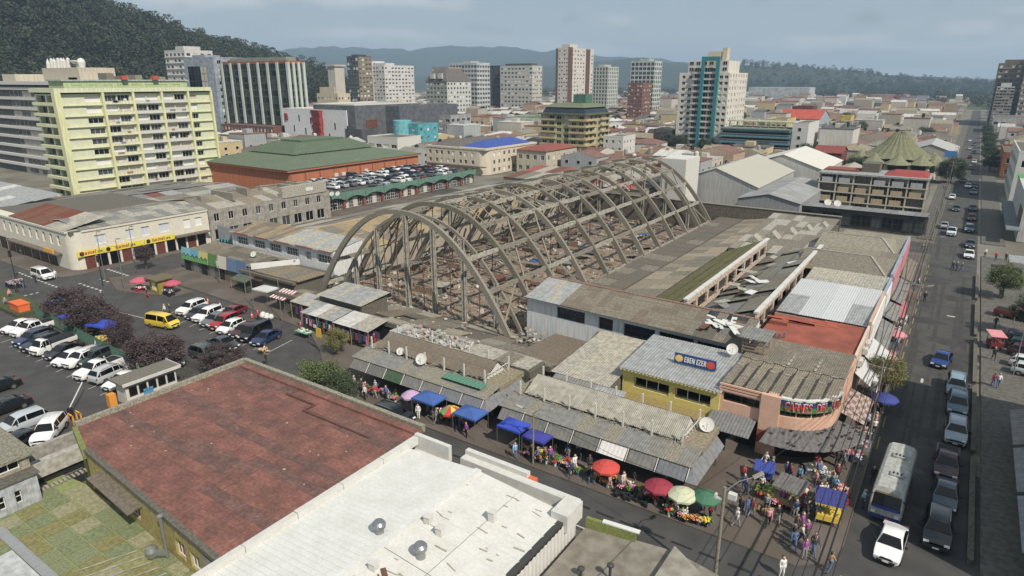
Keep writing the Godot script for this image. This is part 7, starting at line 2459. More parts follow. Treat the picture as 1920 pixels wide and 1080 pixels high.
func house(colour:String,x0:float,x1:float,z0:float,z1:float,h:float,wall:Material,roof:Material,f:float,dist:float)->void:
	var kind:="gabled" if f<0.45 else ("hipped" if f<0.7 else "flat-roofed")
	var t:=thing("low_house","low %s house with %s roof, %s"%[kind,colour,near((x0+x1)/2,z1,kind+colour)],"house",V((x0+x1)/2,0.0,(z0+z1)/2),"low houses among the blocks")
	var w:MB
	sl(t,"wall",wall,[x0,x1,0.0,h,z0,z1])
	var a:=nb()
	var xm:=(x0+x1)/2
	var zm:=(z0+z1)/2
	var top:=h+1.7
	if f<0.45:
		if f<0.22:
			a.quad(V(x0,h,z1+0.3),V(x1,h,z1+0.3),V(x1,top,zm),V(x0,top,zm))
			a.quad(V(x1,h,z0-0.3),V(x0,h,z0-0.3),V(x0,top,zm),V(x1,top,zm))
			w=nb()
			w.tri(V(x1-0.02,h,z1),V(x1-0.02,h,z0),V(x1-0.02,top,zm))
		else:
			a.quad(V(x1+0.3,h,z1),V(x1+0.3,h,z0),V(xm,top,z0),V(xm,top,z1))
			a.quad(V(x0-0.3,h,z0),V(x0-0.3,h,z1),V(xm,top,z1),V(xm,top,z0))
			w=nb()
			w.tri(V(x0,h,z1-0.02),V(x1,h,z1-0.02),V(xm,top,z1-0.02))
		put(t,"gable",w,wall)
	elif f<0.7:
		var i:=minf(x1-x0,z1-z0)*0.42
		a.hexa([V(x0-0.3,h,z1+0.3),V(x1+0.3,h,z1+0.3),V(x1+0.3,h,z0-0.3),V(x0-0.3,h,z0-0.3)],[V(x0+i,top,z1-i),V(x1-i,top,z1-i),V(x1-i,top,z0+i),V(x0+i,top,z0+i)])
	else:
		a.slab(x0-0.1,x1+0.1,h,h+0.3,z0-0.1,z1+0.1)
		sl(t,"roof_hut",wall,[xm-2,xm+1.5,h+0.3,h+1.9,zm-2,zm+1])
	put(t,"roof",a,roof)
	if fmod(f*37.0,1.0)<0.5:
		w=nb()
		var cx:=lerpf(x0,x1,0.2+0.6*fmod(f*91.0,1.0))
		w.slab(cx,cx+0.9,h,h+2.2,zm+1.0,zm+1.8)
		put(t,"chimney",w,M.concrete)
	if fmod(f*53.0,1.0)<0.4:
		w=nb()
		w.lathe(V(lerpf(x0,x1,0.7),h,zm-0.5),[V2(0.7,0.5),V2(0.75,2.4),V2(0,2.8)],8)
		put(t,"water_tank",w,pick([M.black,M.zinc,M.white_wall]))
	var ww:=1.4
	var n:=int((z1-z0)/4.0)
	var m:=int((x1-x0)/4.0)
	for j in (2 if h>5.6 else 1):
		for k in n:
			window(t,V(x1+0.01,1.6+j*2.7,lerpf(z1,z0,(k+0.5)/n)),BU(PI/2),ww,1.3,M.frame_white,M.glass_dark,Vector2i(1,1))
		for k in m:
			window(t,V(lerpf(x0,x1,(k+0.5)/m),1.6+j*2.7,z1+0.01),Basis(),ww,1.3,M.frame_white,M.glass_dark,Vector2i(1,1))
func crown_mesh(seed_:int,clumps:int,per:int,leaf:float,sparse:=0.0)->ArrayMesh:
	var g:=RandomNumberGenerator.new()
	g.seed=seed_
	var mb:=nb()
	mb.tinted=true
	for c in clumps:
		var d:=V(g.randf_range(-1,1),g.randf_range(-0.75,1),g.randf_range(-1,1))
		while d.length()>1.0 or d.length()<0.25:
			d=V(g.randf_range(-1,1),g.randf_range(-0.75,1),g.randf_range(-1,1))
		d=d.normalized()*pow(d.length(),0.6)*g.randf_range(0.7,0.95)
		var cr:=g.randf_range(0.17,0.33)
		var shade:=g.randf_range(0.75,1.2)
		for i in per:
			var p:=V(g.randfn(0,0.5),g.randfn(0,0.42),g.randfn(0,0.5))*cr+d
			var u:=V(g.randf_range(-1,1),g.randf_range(-0.6,0.6),g.randf_range(-1,1)).normalized()
			var w:=u.cross(V(g.randf_range(-1,1),g.randf_range(-0.2,1),g.randf_range(-1,1))).normalized()
			var s:=leaf*g.randf_range(0.6,1.3)
			var q:=shade*g.randf_range(0.8,1.2)
			mb.col=Color(q,q*g.randf_range(0.95,1.05),q*g.randf_range(0.85,1.05))
			mb.tri(p-u*s,p+w*s*0.7,p+u*s)
			mb.tri(p-u*s,p+u*s,p-w*s*0.6)
	return mb.mesh()
func tree(called:String,label:String,at:Vector3,h:float,r:float,leaf:Material,crown:ArrayMesh,clear:=0.25,flat:=0.8)->void:
	var t:=thing(called,label,"tree",at,"garden trees" if called=="garden_tree" else "")
	var g:=RandomNumberGenerator.new()
	g.seed=int(absf(at.x*31.0+at.z*17.0))
	var mb:=nb()
	var cy:=h-r*flat
	mb.tube([at,at+V(g.randf_range(-0.1,0.1),cy*0.5,0.05),at+V(0.05,cy,0)],[0.1+h*0.022,0.06+h*0.016,h*0.01],7,false)
	for i in 13:
		var a:=TAU*i/8.0+g.randf_range(-0.3,0.3)
		var s:=at+V(0,lerpf(h*clear,cy,g.randf()),0)
		var e:=at+V(cos(a)*r*0.75,cy+g.randf_range(-0.3,0.5)*r*flat,sin(a)*r*0.75)
		mb.tube([s,s.lerp(e,0.5)+V(0,0.15,0),e],[h*0.012,h*0.008,h*0.003],5,false)
	put(t,"trunk",mb,M.bark)
	inst(t,"crown",crown,at+V(0,cy,0),BU(g.randf()*TAU).scaled(V(r,r*flat,r)),leaf)
func build_trees()->void:
	var dense:=[crown_mesh(1,58,250,0.034),crown_mesh(2,54,250,0.034)]
	var airy:=[crown_mesh(3,50,170,0.034),crown_mesh(4,55,150,0.034)]
	tree("plum_tree","large purple-leaved plum tree, leftmost over the fence",V(-98,0.13,-36.0),5.3,3.2,M.leaf_plum,dense[0],0.2,0.72)
	tree("plum_tree","big purple-leaved plum tree above the blue tarpaulins",V(-91,0.13,-35.6),5.0,3.3,M.leaf_plum,dense[1],0.2,0.72)
	tree("plum_tree","smaller purple plum tree right of the blue tent",V(-82.2,0.13,-35.0),4.7,2.0,M.leaf_plum,airy[0],0.2,0.95)
	tree("plum_tree","broad purple plum tree over the fruit stand",V(-73.4,0.13,-34.4),4.6,3.4,M.leaf_plum,dense[0],0.2,0.7)
	tree("plum_tree","thin-leaved plum tree beside the red roof corner",V(-66.4,0.0,-38.4),3.4,2.8,M.leaf_plum,airy[1],0.2,0.62)
	tree("street_tree","small round dark tree in front of the yellow shop sign",V(-116.4,0.0,-55.8),4.6,1.7,M.leaf_plum,dense[1],0.35,1.0)
	tree("green_tree","bushy green tree rising over the red roof's street edge",V(-48.8,0.13,-37.6),6.0,3.0,M.leaf_green,dense[0],0.25,0.85)
	tree("green_tree","second bushy green crown at the red roof's street edge",V(-46.4,0.13,-37.9),5.3,2.2,M.leaf_dark,dense[1],0.25,0.9)
	tree("green_shrub","small green tree by the left pavilion corner and yellow sign",V(-59.2,0.13,-49.0),3.4,1.6,M.leaf_olive,airy[0],0.2,0.9)
	tree("avenue_tree","green street tree beside the rounded corner shop's canopy stalls",V(-2.9,0.13,-72.4),5.4,2.1,M.leaf_olive,airy[1],0.3,0.9)
	tree("avenue_tree","round green tree on the sunny right pavement",V(8.2,0.13,-121),5.4,2.7,M.leaf_green,dense[1],0.35,0.8)
	tree("avenue_tree","dark tree on the right pavement in the shade",V(10.6,0.13,-103),6.2,2.6,M.leaf_dark,dense[0],0.3,0.9)
	for a in [[-26,-284,9,5,"big dark tree left of the cone pavilion's eaves"],[-2.8,-256,9,4.6,"big dark tree right of the cone pavilion"],[-52,-282,9,4.2,"tall narrow dark tree by the white stair block"],[-30,-252,8,4.0,"dark tree behind the dark red house"],[-110,-296,9,5,"leafy trees' left one at the teal tower's foot"],[-96,-294,7,4.5,"leafy trees' right one at the teal tower's foot"],[-168,-300,14,6,"big dark tree behind the cream blue-roofed building"],[-200,-318,13,5,"dark round tree before the grey mansard tower"],[-120,-330,13,6,"yellow-green tree right of the yellow-green flats"],[-330,-330,16,8,"wide tree left of the cream turret house"],[-60,-420,11,8,"round dark tree among the low roofs before the far store"],[-98,-400,9,6,"dark tree among low roofs right of the teal tower"],[-20,-420,9,5,"street tree far along the avenue, left side"],[-244,-400,11,7,"tree between the far mid-rise blocks"]]:
		tree("city_tree",a[4],V(a[0],0.0,a[1]),a[2],a[3],M.leaf_green if int(a[2])%3==1 else M.leaf_dark,dense[int(absf(a[0]))%2],0.25,0.9)
	var made:=0
	while made<64:
		var az:=deg_to_rad(R(2,62))
		var d:=R(230,620)
		var p:=V(-sin(az)*d,0,-cos(az)*d)
		made+=1
		var free:=true
		for q in reserved:
			if q.grow(2.0).has_point(V2(p.x,p.z)):
				free=false
		if free and p.x<-8:
			tree("garden_tree","dark garden tree among low roofs, "+near(p.x,p.z,"tree"),p,R(7,11),R(2.6,4.4),[M.leaf_dark,M.leaf_green,M.leaf_dark,M.leaf_olive][made%4],dense[made%2],0.25,0.95)
	for k in 7:
		tree("avenue_tree","small dark tree in the far right row along the avenue, %s one"%["nearest","second","third","fourth","fifth","sixth","farthest"][k],V(8.0,0.1,-300.0-k*34),6.5,3.2,M.leaf_dark,dense[k%2],0.3,0.9)
const SHAPES:={
	"sedan": [4.4,1.74,[[0,0.5,0.52,0.8],[0.03,0.66,0.68,0.92],[0.1,0.76,0.79,0.98],[0.27,0.88,0.91,1.0],[0.42,0.92,1.38,1.0],[0.55,0.93,1.45,1.0],[0.7,0.93,1.4,1.0],[0.86,0.93,0.97,1.0],[0.97,0.9,0.93,0.95],[1.0,0.7,0.72,0.88]],3,4,6,7,0.32],
	"hatch": [4.0,1.72,[[0,0.5,0.52,0.8],[0.03,0.68,0.7,0.92],[0.1,0.8,0.83,0.98],[0.24,0.92,0.95,1.0],[0.41,0.96,1.44,1.0],[0.58,0.97,1.5,1.0],[0.86,0.98,1.43,1.0],[0.97,0.98,1.02,0.98],[1.0,0.75,0.77,0.92]],3,4,6,7,0.31],
	"suv": [4.5,1.84,[[0,0.6,0.62,0.84],[0.03,0.84,0.86,0.94],[0.1,0.96,0.99,0.99],[0.26,1.04,1.07,1.0],[0.39,1.08,1.6,1.0],[0.55,1.09,1.7,1.0],[0.9,1.1,1.64,1.0],[0.98,1.1,1.16,0.98],[1.0,0.8,0.82,0.94]],3,4,6,7,0.36],
	"pickup": [5.2,1.84,[[0,0.6,0.62,0.84],[0.03,0.86,0.88,0.94],[0.1,0.98,1.01,0.99],[0.25,1.06,1.09,1.0],[0.36,1.1,1.62,1.0],[0.46,1.1,1.72,1.0],[0.6,1.1,1.66,1.0],[0.645,1.1,1.12,1.0],[0.99,1.1,1.12,1.0],[1.0,0.7,0.72,0.96]],3,4,6,7,0.37],
	"van": [4.8,1.84,[[0,0.6,0.62,0.84],[0.03,0.84,0.86,0.94],[0.1,0.98,1.01,1.0],[0.17,1.06,1.1,1.0],[0.31,1.12,1.8,1.0],[0.5,1.13,1.88,1.0],[0.95,1.13,1.84,1.0],[0.99,1.13,1.2,0.98],[1.0,0.8,0.82,0.95]],3,4,6,7,0.34],
	"minibus": [4.7,1.72,[[0,0.6,0.62,0.86],[0.02,0.9,0.92,0.95],[0.05,1.02,1.05,1.0],[0.1,1.1,1.14,1.0],[0.22,1.14,1.86,1.0],[0.5,1.15,1.96,1.0],[0.96,1.15,1.92,1.0],[0.99,1.15,1.2,0.98],[1.0,0.8,0.82,0.96]],3,4,6,7,0.31],
	"truck": [5.0,1.8,[[0,0.6,0.62,0.9],[0.02,0.95,0.97,0.97],[0.05,1.1,1.13,1.0],[0.09,1.18,1.22,1.0],[0.17,1.2,1.9,1.0],[0.24,1.2,1.96,1.0],[0.32,1.2,1.92,1.0],[0.335,1.0,1.04,0.98],[0.34,0.7,0.72,0.96]],3,4,6,7,0.34],
}
func car_parts(kind:String)->Dictionary:
	if cache.has("car "+kind):
		return cache["car "+kind]
	var S:Array=SHAPES[kind]
	var L:float=S[0]
	var hw:float=S[1]/2.0
	var st:Array=S[2]
	var rows:=[]
	for a in st:
		var z:float=L/2-L*a[0]
		var w:float=hw*a[3]
		var yc:=0.27 if a[0]>0.02 and a[0]<0.98 else 0.34
		var belt:float=a[1]
		var top:float=a[2]
		var k:=clampf((top-belt)/0.5,0,1)
		var tw:=lerpf(w*0.95,w*0.76,k)
		rows.append([V(0,yc,z),V(w*0.86,yc,z),V(w*0.98,yc+0.14,z),V(w,lerpf(yc,belt,0.62),z),V(w*0.965,belt,z),V(tw,top-0.045*k,z),V(tw*0.86,top,z),V(0,top+0.025,z)])
	var n:=rows.size()
	var body:=nb()
	for side in [1.0,-1.0]:
		var nor:=[]
		for i in n:
			var r:=[]
			for j in 8:
				var di:Vector3=rows[mini(i+1,n-1)][j]-rows[maxi(i-1,0)][j]
				var dj:Vector3=rows[i][mini(j+1,7)]-rows[i][maxi(j-1,0)]
				var q:=dj.cross(di)
				q=q.normalized() if q.length()>1e-6 else UP
				if q.dot(rows[i][j]-V(0,0.7,rows[i][j].z))<0:
					q=-q
				r.append(q)
			nor.append(r)
		var f:=func(v:Vector3)->Vector3:return V(v.x*side,v.y,v.z)
		for i in n-1:
			for j in 7:
				var a:Vector3=f.call(rows[i][j])
				var b:Vector3=f.call(rows[i+1][j])
				var c:Vector3=f.call(rows[i+1][j+1])
				var d:Vector3=f.call(rows[i][j+1])
				if side>0:
					body.quadn(a,b,c,d,f.call(nor[i][j]),f.call(nor[i+1][j]),f.call(nor[i+1][j+1]),f.call(nor[i][j+1]))
				else:
					body.quadn(d,c,b,a,f.call(nor[i][j+1]),f.call(nor[i+1][j+1]),f.call(nor[i+1][j]),f.call(nor[i][j]))
		for e in [0,n-1]:
			for j in range(1,7):
				var a:Vector3=f.call(rows[e][0])
				var b:Vector3=f.call(rows[e][j])
				var c:Vector3=f.call(rows[e][j+1])
				if (side>0)==(e==0):body.tri(a,b,c)
				else:body.tri(a,c,b)
	var d:={"body":body.mesh()}
	var w0:int=S[3]
	var w1:int=S[4]
	var r0:int=S[5]
	var r1:int=S[6]
	var lift:=V(0,0.012,0)
	var pane:=func(a:Vector3,b:Vector3,c:Vector3,e:Vector3,k:float)->MB:
		var m:=nb()
		var mid:=(a+b+c+e)/4
		var nn:=(b-a).cross(e-a).normalized()*(0.014 if absf(a.x-b.x)<0.5 else 0.05)
		m.quad(a.lerp(mid,k)+nn,b.lerp(mid,k)+nn,c.lerp(mid,k)+nn,e.lerp(mid,k)+nn)
		return m
	var P:=func(i:int,j:int,s:float)->Vector3:return V(rows[i][j].x*s,rows[i][j].y,rows[i][j].z)
	d.windscreen=pane.call(P.call(w0,5,-1.0),P.call(w0,5,1.0),P.call(w1,6,1.0),P.call(w1,6,-1.0),0.06).mesh()
	d.rear_window=pane.call(P.call(r1,5,1.0),P.call(r1,5,-1.0),P.call(r0,6,-1.0),P.call(r0,6,1.0),0.14).mesh()
	d.side=[]
	for s in [1.0,-1.0]:
		for i in range(w0,r1):
			var a:Vector3=P.call(i,4,s)
			var b:Vector3=P.call(i+1,4,s)
			var c:Vector3=P.call(i+1,5,s)
			var e:Vector3=P.call(i,5,s)
			if i==r1-1 and kind in ["pickup","truck"]:
				continue
			if s>0:d.side.append(pane.call(a,b,c,e,0.08).mesh())
			else:d.side.append(pane.call(b,a,e,c,0.08).mesh())
	var lamp:=nb()
	lamp.box(ZR,V(0.34,0.14,0.16))
	d.lamp=lamp.mesh()
	var tl:=nb()
	tl.box(ZR,V(0.22,0.24,0.12))
	d.tail=tl.mesh()
	var mir:=nb()
	mir.box(ZR,V(0.2,0.13,0.1))
	d.mirror=mir.mesh()
	var bmp:=nb()
	bmp.box(V(0,0.42,L/2-0.015),V(hw*1.3,0.16,0.08))
	bmp.box(V(0,0.62,L/2-0.06),V(hw*0.8,0.09,0.09))
	d.grille=bmp.mesh()
	var sill:=nb()
	sill.box(V(0,0.42,-L/2+0.02),V(hw*1.4,0.18,0.08))
	d.sill=sill.mesh()
	var plate:=nb()
	plate.box(V(0,0.44,L/2+0.03),V(0.4,0.12,0.02))
	d.plate=plate.mesh()
	var rr:float=S[7]
	if not cache.has("tyre %.2f"%rr):
		var ty:=nb()
		ty.lathe(ZR,[V2(rr*0.62,-0.1),V2(rr*0.95,-0.1),V2(rr,-0.06),V2(rr,0.06),V2(rr*0.95,0.1),V2(rr*0.62,0.1)],16)
		cache["tyre %.2f"%rr]=ty.mesh()
		var rm:=nb()
		rm.lathe(ZR,[V2(rr*0.64,-0.085),V2(0.0,-0.1)],10,false)
		rm.lathe(ZR,[V2(0.0,0.1),V2(rr*0.64,0.085)],10,false)
		cache["rim %.2f"%rr]=rm.mesh()
	d.r=rr
	d.L=L
	d.hw=hw
	d.st=st
	cache["car "+kind]=d
	return d
func car(kind:String,paint_:Material,label:String,at:Vector3,deg:float,group:String,small:=false)->void:
	var d:=car_parts(kind)
	var t:=thing({"suv": "parked_suv","van": "van","pickup": "pickup","minibus": "minibus","truck": "small_truck"}.get(kind,"parked_car"),label,{"van": "van","minibus": "minibus","truck": "truck","pickup": "pickup"}.get(kind,"car"),at,group)
	t.rotation_degrees.y=deg
	var add:=func(called:String,m:Mesh,p:Vector3,mt:Material,b:=Basis(),par:Node3D=t)->MeshInstance3D:
		var o:=MeshInstance3D.new()
		o.name=called
		o.mesh=m
		o.set_surface_override_material(0,mt)
		o.transform=Transform3D(b,p)
		par.add_child(o,true)
		return o
	add.call("body",d.body,ZR,paint_)
	add.call("windscreen",d.windscreen,ZR,M.car_glass)
	add.call("rear_window",d.rear_window,ZR,M.car_glass)
	for m in d.side:
		add.call("side_window",m,ZR,M.car_glass)
	for sx in [-1,1]:
		for f in [[0.2,1],[0.8,-1]]:
			var p:=V(sx*(d.hw-0.08),d.r,d.L/2-d.L*f[0]+(0.02 if f[1]>0 else 0.0))
			var w:MeshInstance3D=add.call("wheel",cache["tyre %.2f"%d.r],p,M.tyre,Basis(Vector3.BACK,PI/2))
			if not small:
				add.call("rim",cache["rim %.2f"%d.r],ZR,M.rim,Basis(),w)
	if small:
		return
	for sx in [-1,1]:
		var y:float=d.st[1][1]-0.06
		add.call("headlight",d.lamp,V(sx*d.hw*0.68,y,d.L/2-0.1),M.lamp_white)
		add.call("tail_light",d.tail,V(sx*d.hw*0.8,0.85,-d.L/2+(0.06 if kind!="truck" else 3.2)),M.lamp_red)
		add.call("mirror",d.mirror,V(sx*(d.hw+0.1),d.st[4][1]+0.08,d.L/2-d.L*(d.st[3][0]+0.08)),M.black)
	add.call("grille",d.grille,ZR,M.black)
	if kind!="truck":
		add.call("rear_bumper",d.sill,ZR,M.black)
	add.call("number_plate",d.plate,ZR,M.blind)
	if kind=="suv" and group.hash()%2==0:
		for sx in [-1,1]:
			var r:=nb()
			r.beam(V(sx*0.62,1.74,0.4),V(sx*0.62,1.7,-1.5),0.05,0.06)
			add.call("roof_rail",r.mesh(),ZR,M.steel)
	if kind=="pickup":
		var b:=nb()
		b.slab(-0.72,0.72,1.135,1.15,-2.45,-0.9)
		add.call("bed_cover",b.mesh(),ZR,M.black)
	if kind=="truck":
		var b:=nb()
		b.slab(-0.88,0.88,0.72,0.9,-2.5,0.75)
		add.call("flatbed",b.mesh(),ZR,M.frame_white)
		b=nb()
		b.slab(-0.9,0.9,0.9,1.25,-2.5,-2.44)
		b.slab(-0.9,-0.84,0.9,1.25,-2.44,0.75)
		b.slab(0.84,0.9,0.9,1.25,-2.44,0.75)
		add.call("side_board",b.mesh(),ZR,M.frame_white)
		b=nb()
		b.hexa([V(-0.83,0.9,0.7),V(0.83,0.9,0.7),V(0.83,0.9,-2.4),V(-0.83,0.9,-2.4)],[V(-0.7,1.55,0.6),V(0.7,1.6,0.6),V(0.7,1.5,-2.3),V(-0.7,1.55,-2.3)])
		add.call("load_cover",b.mesh(),ZR,paint(34,38,46))
func car_paint(r:int,g:int,b:int)->StandardMaterial3D:
	var key:="car %d %d %d"%[r,g,b]
	if not M.has(key):
		var m:=mat(key,c255(r,g,b),0.32)
		m.clearcoat_enabled=true
		m.clearcoat=0.7
		m.clearcoat_roughness=0.08
	return M[key]
func build_vehicles()->void:
	for a in CARS:
		car(a[0],car_paint(a[1],a[2],a[3]),a[4],V(a[5],0.0 if a[5]<5.6 or a[8]!="cars on the right pavement" else 0.135,a[6]),a[7],a[8])
	var tints:=[["white",226,226,224],["white",220,222,224],["silver",168,172,176],["silver",150,154,160],["black",30,32,36],["dark blue",46,54,78],["grey",96,100,104],["maroon",110,34,42]]
	for row in [[-134.0,"nearest the green fascia"],[-140.5,"second from the green fascia"],[-146.5,"third from the green fascia"],[-152.5,"against the orange supermarket"]]:
		for k in 19:
			var z:=-110.5-k*3.05
			if rng.randf()<0.26 or (row[0]==-140.5 and k<3):
				continue
			var c:Array=pick(tints)
			car(pick(["sedan","suv","hatch","suv"]),car_paint(c[1],c[2],c[3]),"small %s car, %s in the deck row %s"%[c[0],["first","second","third","fourth","fifth","sixth","seventh","eighth","ninth","tenth","eleventh","twelfth","thirteenth","fourteenth","fifteenth","sixteenth","seventeenth","eighteenth","nineteenth"][k],row[1]],V(row[0]+R(-0.3,0.3),3.76,z),90 if rng.randf()<0.5 else -90,"cars on the rooftop deck",true)
	bus()
func bus()->void:
	var at:=V(-0.35,0,-54.6)
	var t:=thing("city_bus","pale grey city minibus with blue windscreen banner beside the corner pavement","bus",at)
	t.rotation_degrees.y=-2
	var add:=func(called:String,mb:MB,mt:Material)->MeshInstance3D:
		var o:=MeshInstance3D.new()
		o.name=called
		o.mesh=mb.mesh(mt)
		t.add_child(o,true)
		return o
	var L:=8.2
	var w:=1.12
	var b:=nb()
	var prof:=[V2(w*0.96,0.35),V2(w,0.7),V2(w,1.5),V2(w*0.97,2.35),V2(w*0.9,2.62),V2(w*0.72,2.76),V2(0,2.84)]
	var zs:=[[L/2,0.93,0.0],[L/2-0.12,1.0,0.0],[-L/2+0.15,1.0,0.0],[-L/2,0.94,0.0]]
	for s in [1,-1]:
		for i in zs.size()-1:
			for j in prof.size()-1:
				var q:=[]
				for o in [[i,j],[i+1,j],[i+1,j+1],[i,j+1]]:
					var lean:=0.0
					if o[0]<2 and prof[o[1]].y>1.3:
						lean=-(prof[o[1]].y-1.3)*0.3
					q.append(V(prof[o[1]].x*zs[o[0]][1]*s,prof[o[1]].y,zs[o[0]][0]+lean))
				if s>0:b.quad(q[0],q[1],q[2],q[3])
				else:b.quad(q[3],q[2],q[1],q[0])
		for e in [0,3]:
			for j in prof.size()-1:
				var q:=[]
				for k in [j,j+1]:
					var lean:float=-(prof[k].y-1.3)*0.3 if e==0 and prof[k].y>1.3 else 0.0
					q.append(V(prof[k].x*zs[e][1]*s,prof[k].y,zs[e][0]+lean))
					q.append(V(0,prof[k].y,zs[e][0]+lean))
				if (s>0)==(e==0):b.quad(q[1],q[0],q[2],q[3])
				else:b.quad(q[0],q[1],q[3],q[2])
	add.call("body",b,worn(186,190,186,"grime",0.3))
	b=nb()
	b.quad(V(-0.96,1.25,L/2+0.03),V(0.96,1.25,L/2+0.03),V(0.9,2.3,L/2-0.27),V(-0.9,2.3,L/2-0.27))
	add.call("windscreen",b,M.car_glass)
	b=nb()
	b.box(V(0,1.32,L/2+0.04),V(1.7,0.26,0.03))
	add.call("blue_banner",b,paint(40,62,150,0.5))
	b=nb()
	b.box(V(0,2.42,L/2-0.27),V(1.5,0.14,0.06))
	add.call("route_sign",b,paint(150,138,110,0.5))
	for k in 6:
		for s in [-1,1]:
			b=nb()
			var z0:=2.7-k*1.12
			b.box(V(s*(w+0.005),1.95,z0),V(0.03,0.75,1.0))
			add.call("side_window",b,M.car_glass)
	for a in [[1,2.9],[-1,2.9],[1,-2.3],[-1,-2.3]]:
		b=nb()
		b.lathe(ZR,[V2(0.0,-0.13),V2(0.42,-0.12),V2(0.45,0),V2(0.42,0.12),V2(0.0,0.13)],18)
		var wl:MeshInstance3D=add.call("wheel",b,M.tyre)
		wl.transform=Transform3D(Basis(Vector3.BACK,PI/2),V(a[0]*(w-0.1),0.45,a[1]))
	for s in [-1,1]:
		b=nb()
		b.box(V(s*0.78,0.8,L/2-0.02),V(0.3,0.22,0.08))
		add.call("headlight",b,M.lamp_white)
		b=nb()
		b.beam(V(s*1.0,2.2,L/2-0.2),V(s*1.32,1.9,L/2+0.05),0.06,0.06)
		b.box(V(s*1.34,1.75,L/2+0.05),V(0.1,0.4,0.2))
		add.call("mirror",b,M.black)
	b=nb()
	b.box(V(0,0.5,L/2+0.02),V(2.1,0.3,0.12))
	add.call("bumper",b,paint(44,70,130,0.5))
	for a in [[0.2,1.4],[0.0,-1.7]]:
		b=nb()
		b.box(V(a[0],2.9,a[1]),V(0.9,0.12,0.7))
		var h:MeshInstance3D=add.call("roof_hatch",b,worn(170,174,170,"grime",0.3))
		for k in 3:
			b=nb()
			b.box(V(a[0]-0.25+k*0.26,2.97,a[1]),V(0.12,0.04,0.3))
			var v:=MeshInstance3D.new()
			v.name="vent_slot"
			v.mesh=b.mesh(M.black)
			h.add_child(v,true)
func sdf_body(pose:int)->Array:
	var sw:float=[0.06,0.32,-0.3][pose]
	var J:={"pelvis":V(0,0.92,0),"chest":V(0,1.28,0.01),"neck":V(0,1.44,0.0),"head":V(0,1.585,0.03),"crown":V(0,1.62,0.0)}
	var B:=[]
	B.append([J.pelvis+V(-0.07,0,0),J.pelvis+V(0.07,0,0),0.135,0.135,3])
	B.append([J.pelvis+V(0,0.1,0),J.chest,0.145,0.15,2])
	B.append([J.chest+V(-0.13,0.07,0),J.chest+V(0.13,0.07,0),0.085,0.085,2])
	B.append([J.chest+V(0,0.1,0),J.neck,0.07,0.055,0])
	B.append([J.neck,J.head,0.055,0.088,0])
	B.append([J.head+V(0,-0.04,0.015),J.head+V(0,0.02,0.01),0.075,0.09,0])
	B.append([J.head+V(0,-0.01,0.1),J.head+V(0,-0.03,0.115),0.014,0.017,0])
	B.append([J.crown+V(0,0.02,-0.03),J.crown+V(0,-0.06,-0.06),0.1,0.085,1])
	for s in [-1.0,1.0]:
		var k:float=s*sw
		var hip:=J.pelvis+V(s*0.09,-0.04,0) as Vector3
		var knee:=hip+V(s*0.015,-0.42,k*0.45+0.03)
		var ankle:=knee+V(0,-0.4+absf(k)*0.06,k*0.35-(0.12 if k<-0.1 else 0.03))
		B.append([hip,knee,0.095,0.065,3])
		B.append([knee,ankle,0.062,0.042,3])
		B.append([ankle+V(0,-0.02,-0.03),ankle+V(s*0.02,-0.045,0.15),0.042,0.034,4])
		var sh:=J.chest+V(s*0.185,0.08,0) as Vector3
		var el:=sh+V(s*0.05,-0.27,-k*0.4)
		var wr:=el+V(-s*0.01,-0.22,0.08-k*0.35)
		B.append([sh,el,0.056,0.043,2])
		B.append([el,wr,0.042,0.03,2])
		B.append([wr,wr+V(0,-0.08,0.01),0.03,0.034,0])
		B.append([J.head+V(s*0.088,0.0,-0.005),J.head+V(s*0.092,-0.03,-0.005),0.016,0.014,0])
	var cell:=0.036
	var lo:=V(-0.42,-0.02,-0.42)
	var nx:=24
	var ny:=49
	var nz:=24
	var val:=PackedFloat32Array()
	val.resize((nx+1)*(ny+1)*(nz+1))
	val.fill(1.0)
	var zone:=PackedByteArray()
	zone.resize(val.size())
	var near:=PackedFloat32Array()
	near.resize(val.size())
	near.fill(9.0)
	for b in B:
		var pa:Vector3=b[0]
		var pb:Vector3=b[1]
		var rm:float=maxf(b[2],b[3])+cell*2.5
		var mn:=((V(minf(pa.x,pb.x),minf(pa.y,pb.y),minf(pa.z,pb.z))-Vector3.ONE*rm-lo)/cell).floor()
		var mx:=((V(maxf(pa.x,pb.x),maxf(pa.y,pb.y),maxf(pa.z,pb.z))+Vector3.ONE*rm-lo)/cell).ceil()
		var ab:=pb-pa
		var l2:=maxf(ab.length_squared(),1e-8)
		for iy in range(maxi(int(mn.y),0),mini(int(mx.y),ny)+1):
			for iz in range(maxi(int(mn.z),0),mini(int(mx.z),nz)+1):
				for ix in range(maxi(int(mn.x),0),mini(int(mx.x),nx)+1):
					var p:=lo+V(ix,iy,iz)*cell
					var t:=clampf((p-pa).dot(ab)/l2,0,1)
					var d:float=p.distance_to(pa+ab*t)-lerpf(b[2],b[3],t)
					var id:=(iy*(nz+1)+iz)*(nx+1)+ix
					if d<near[id]:
						near[id]=d
						zone[id]=b[4]
					var o:=val[id]
					var h:=clampf(0.5+0.5*(o-d)/0.035,0,1)
					val[id]=lerpf(o,d,h)-0.035*h*(1-h)
	var vid:={}
	var vs:=PackedVector3Array()
	var zs:=PackedByteArray()
	var sx:=1
	var sz:=nx+1
	var sy:=(nx+1)*(nz+1)
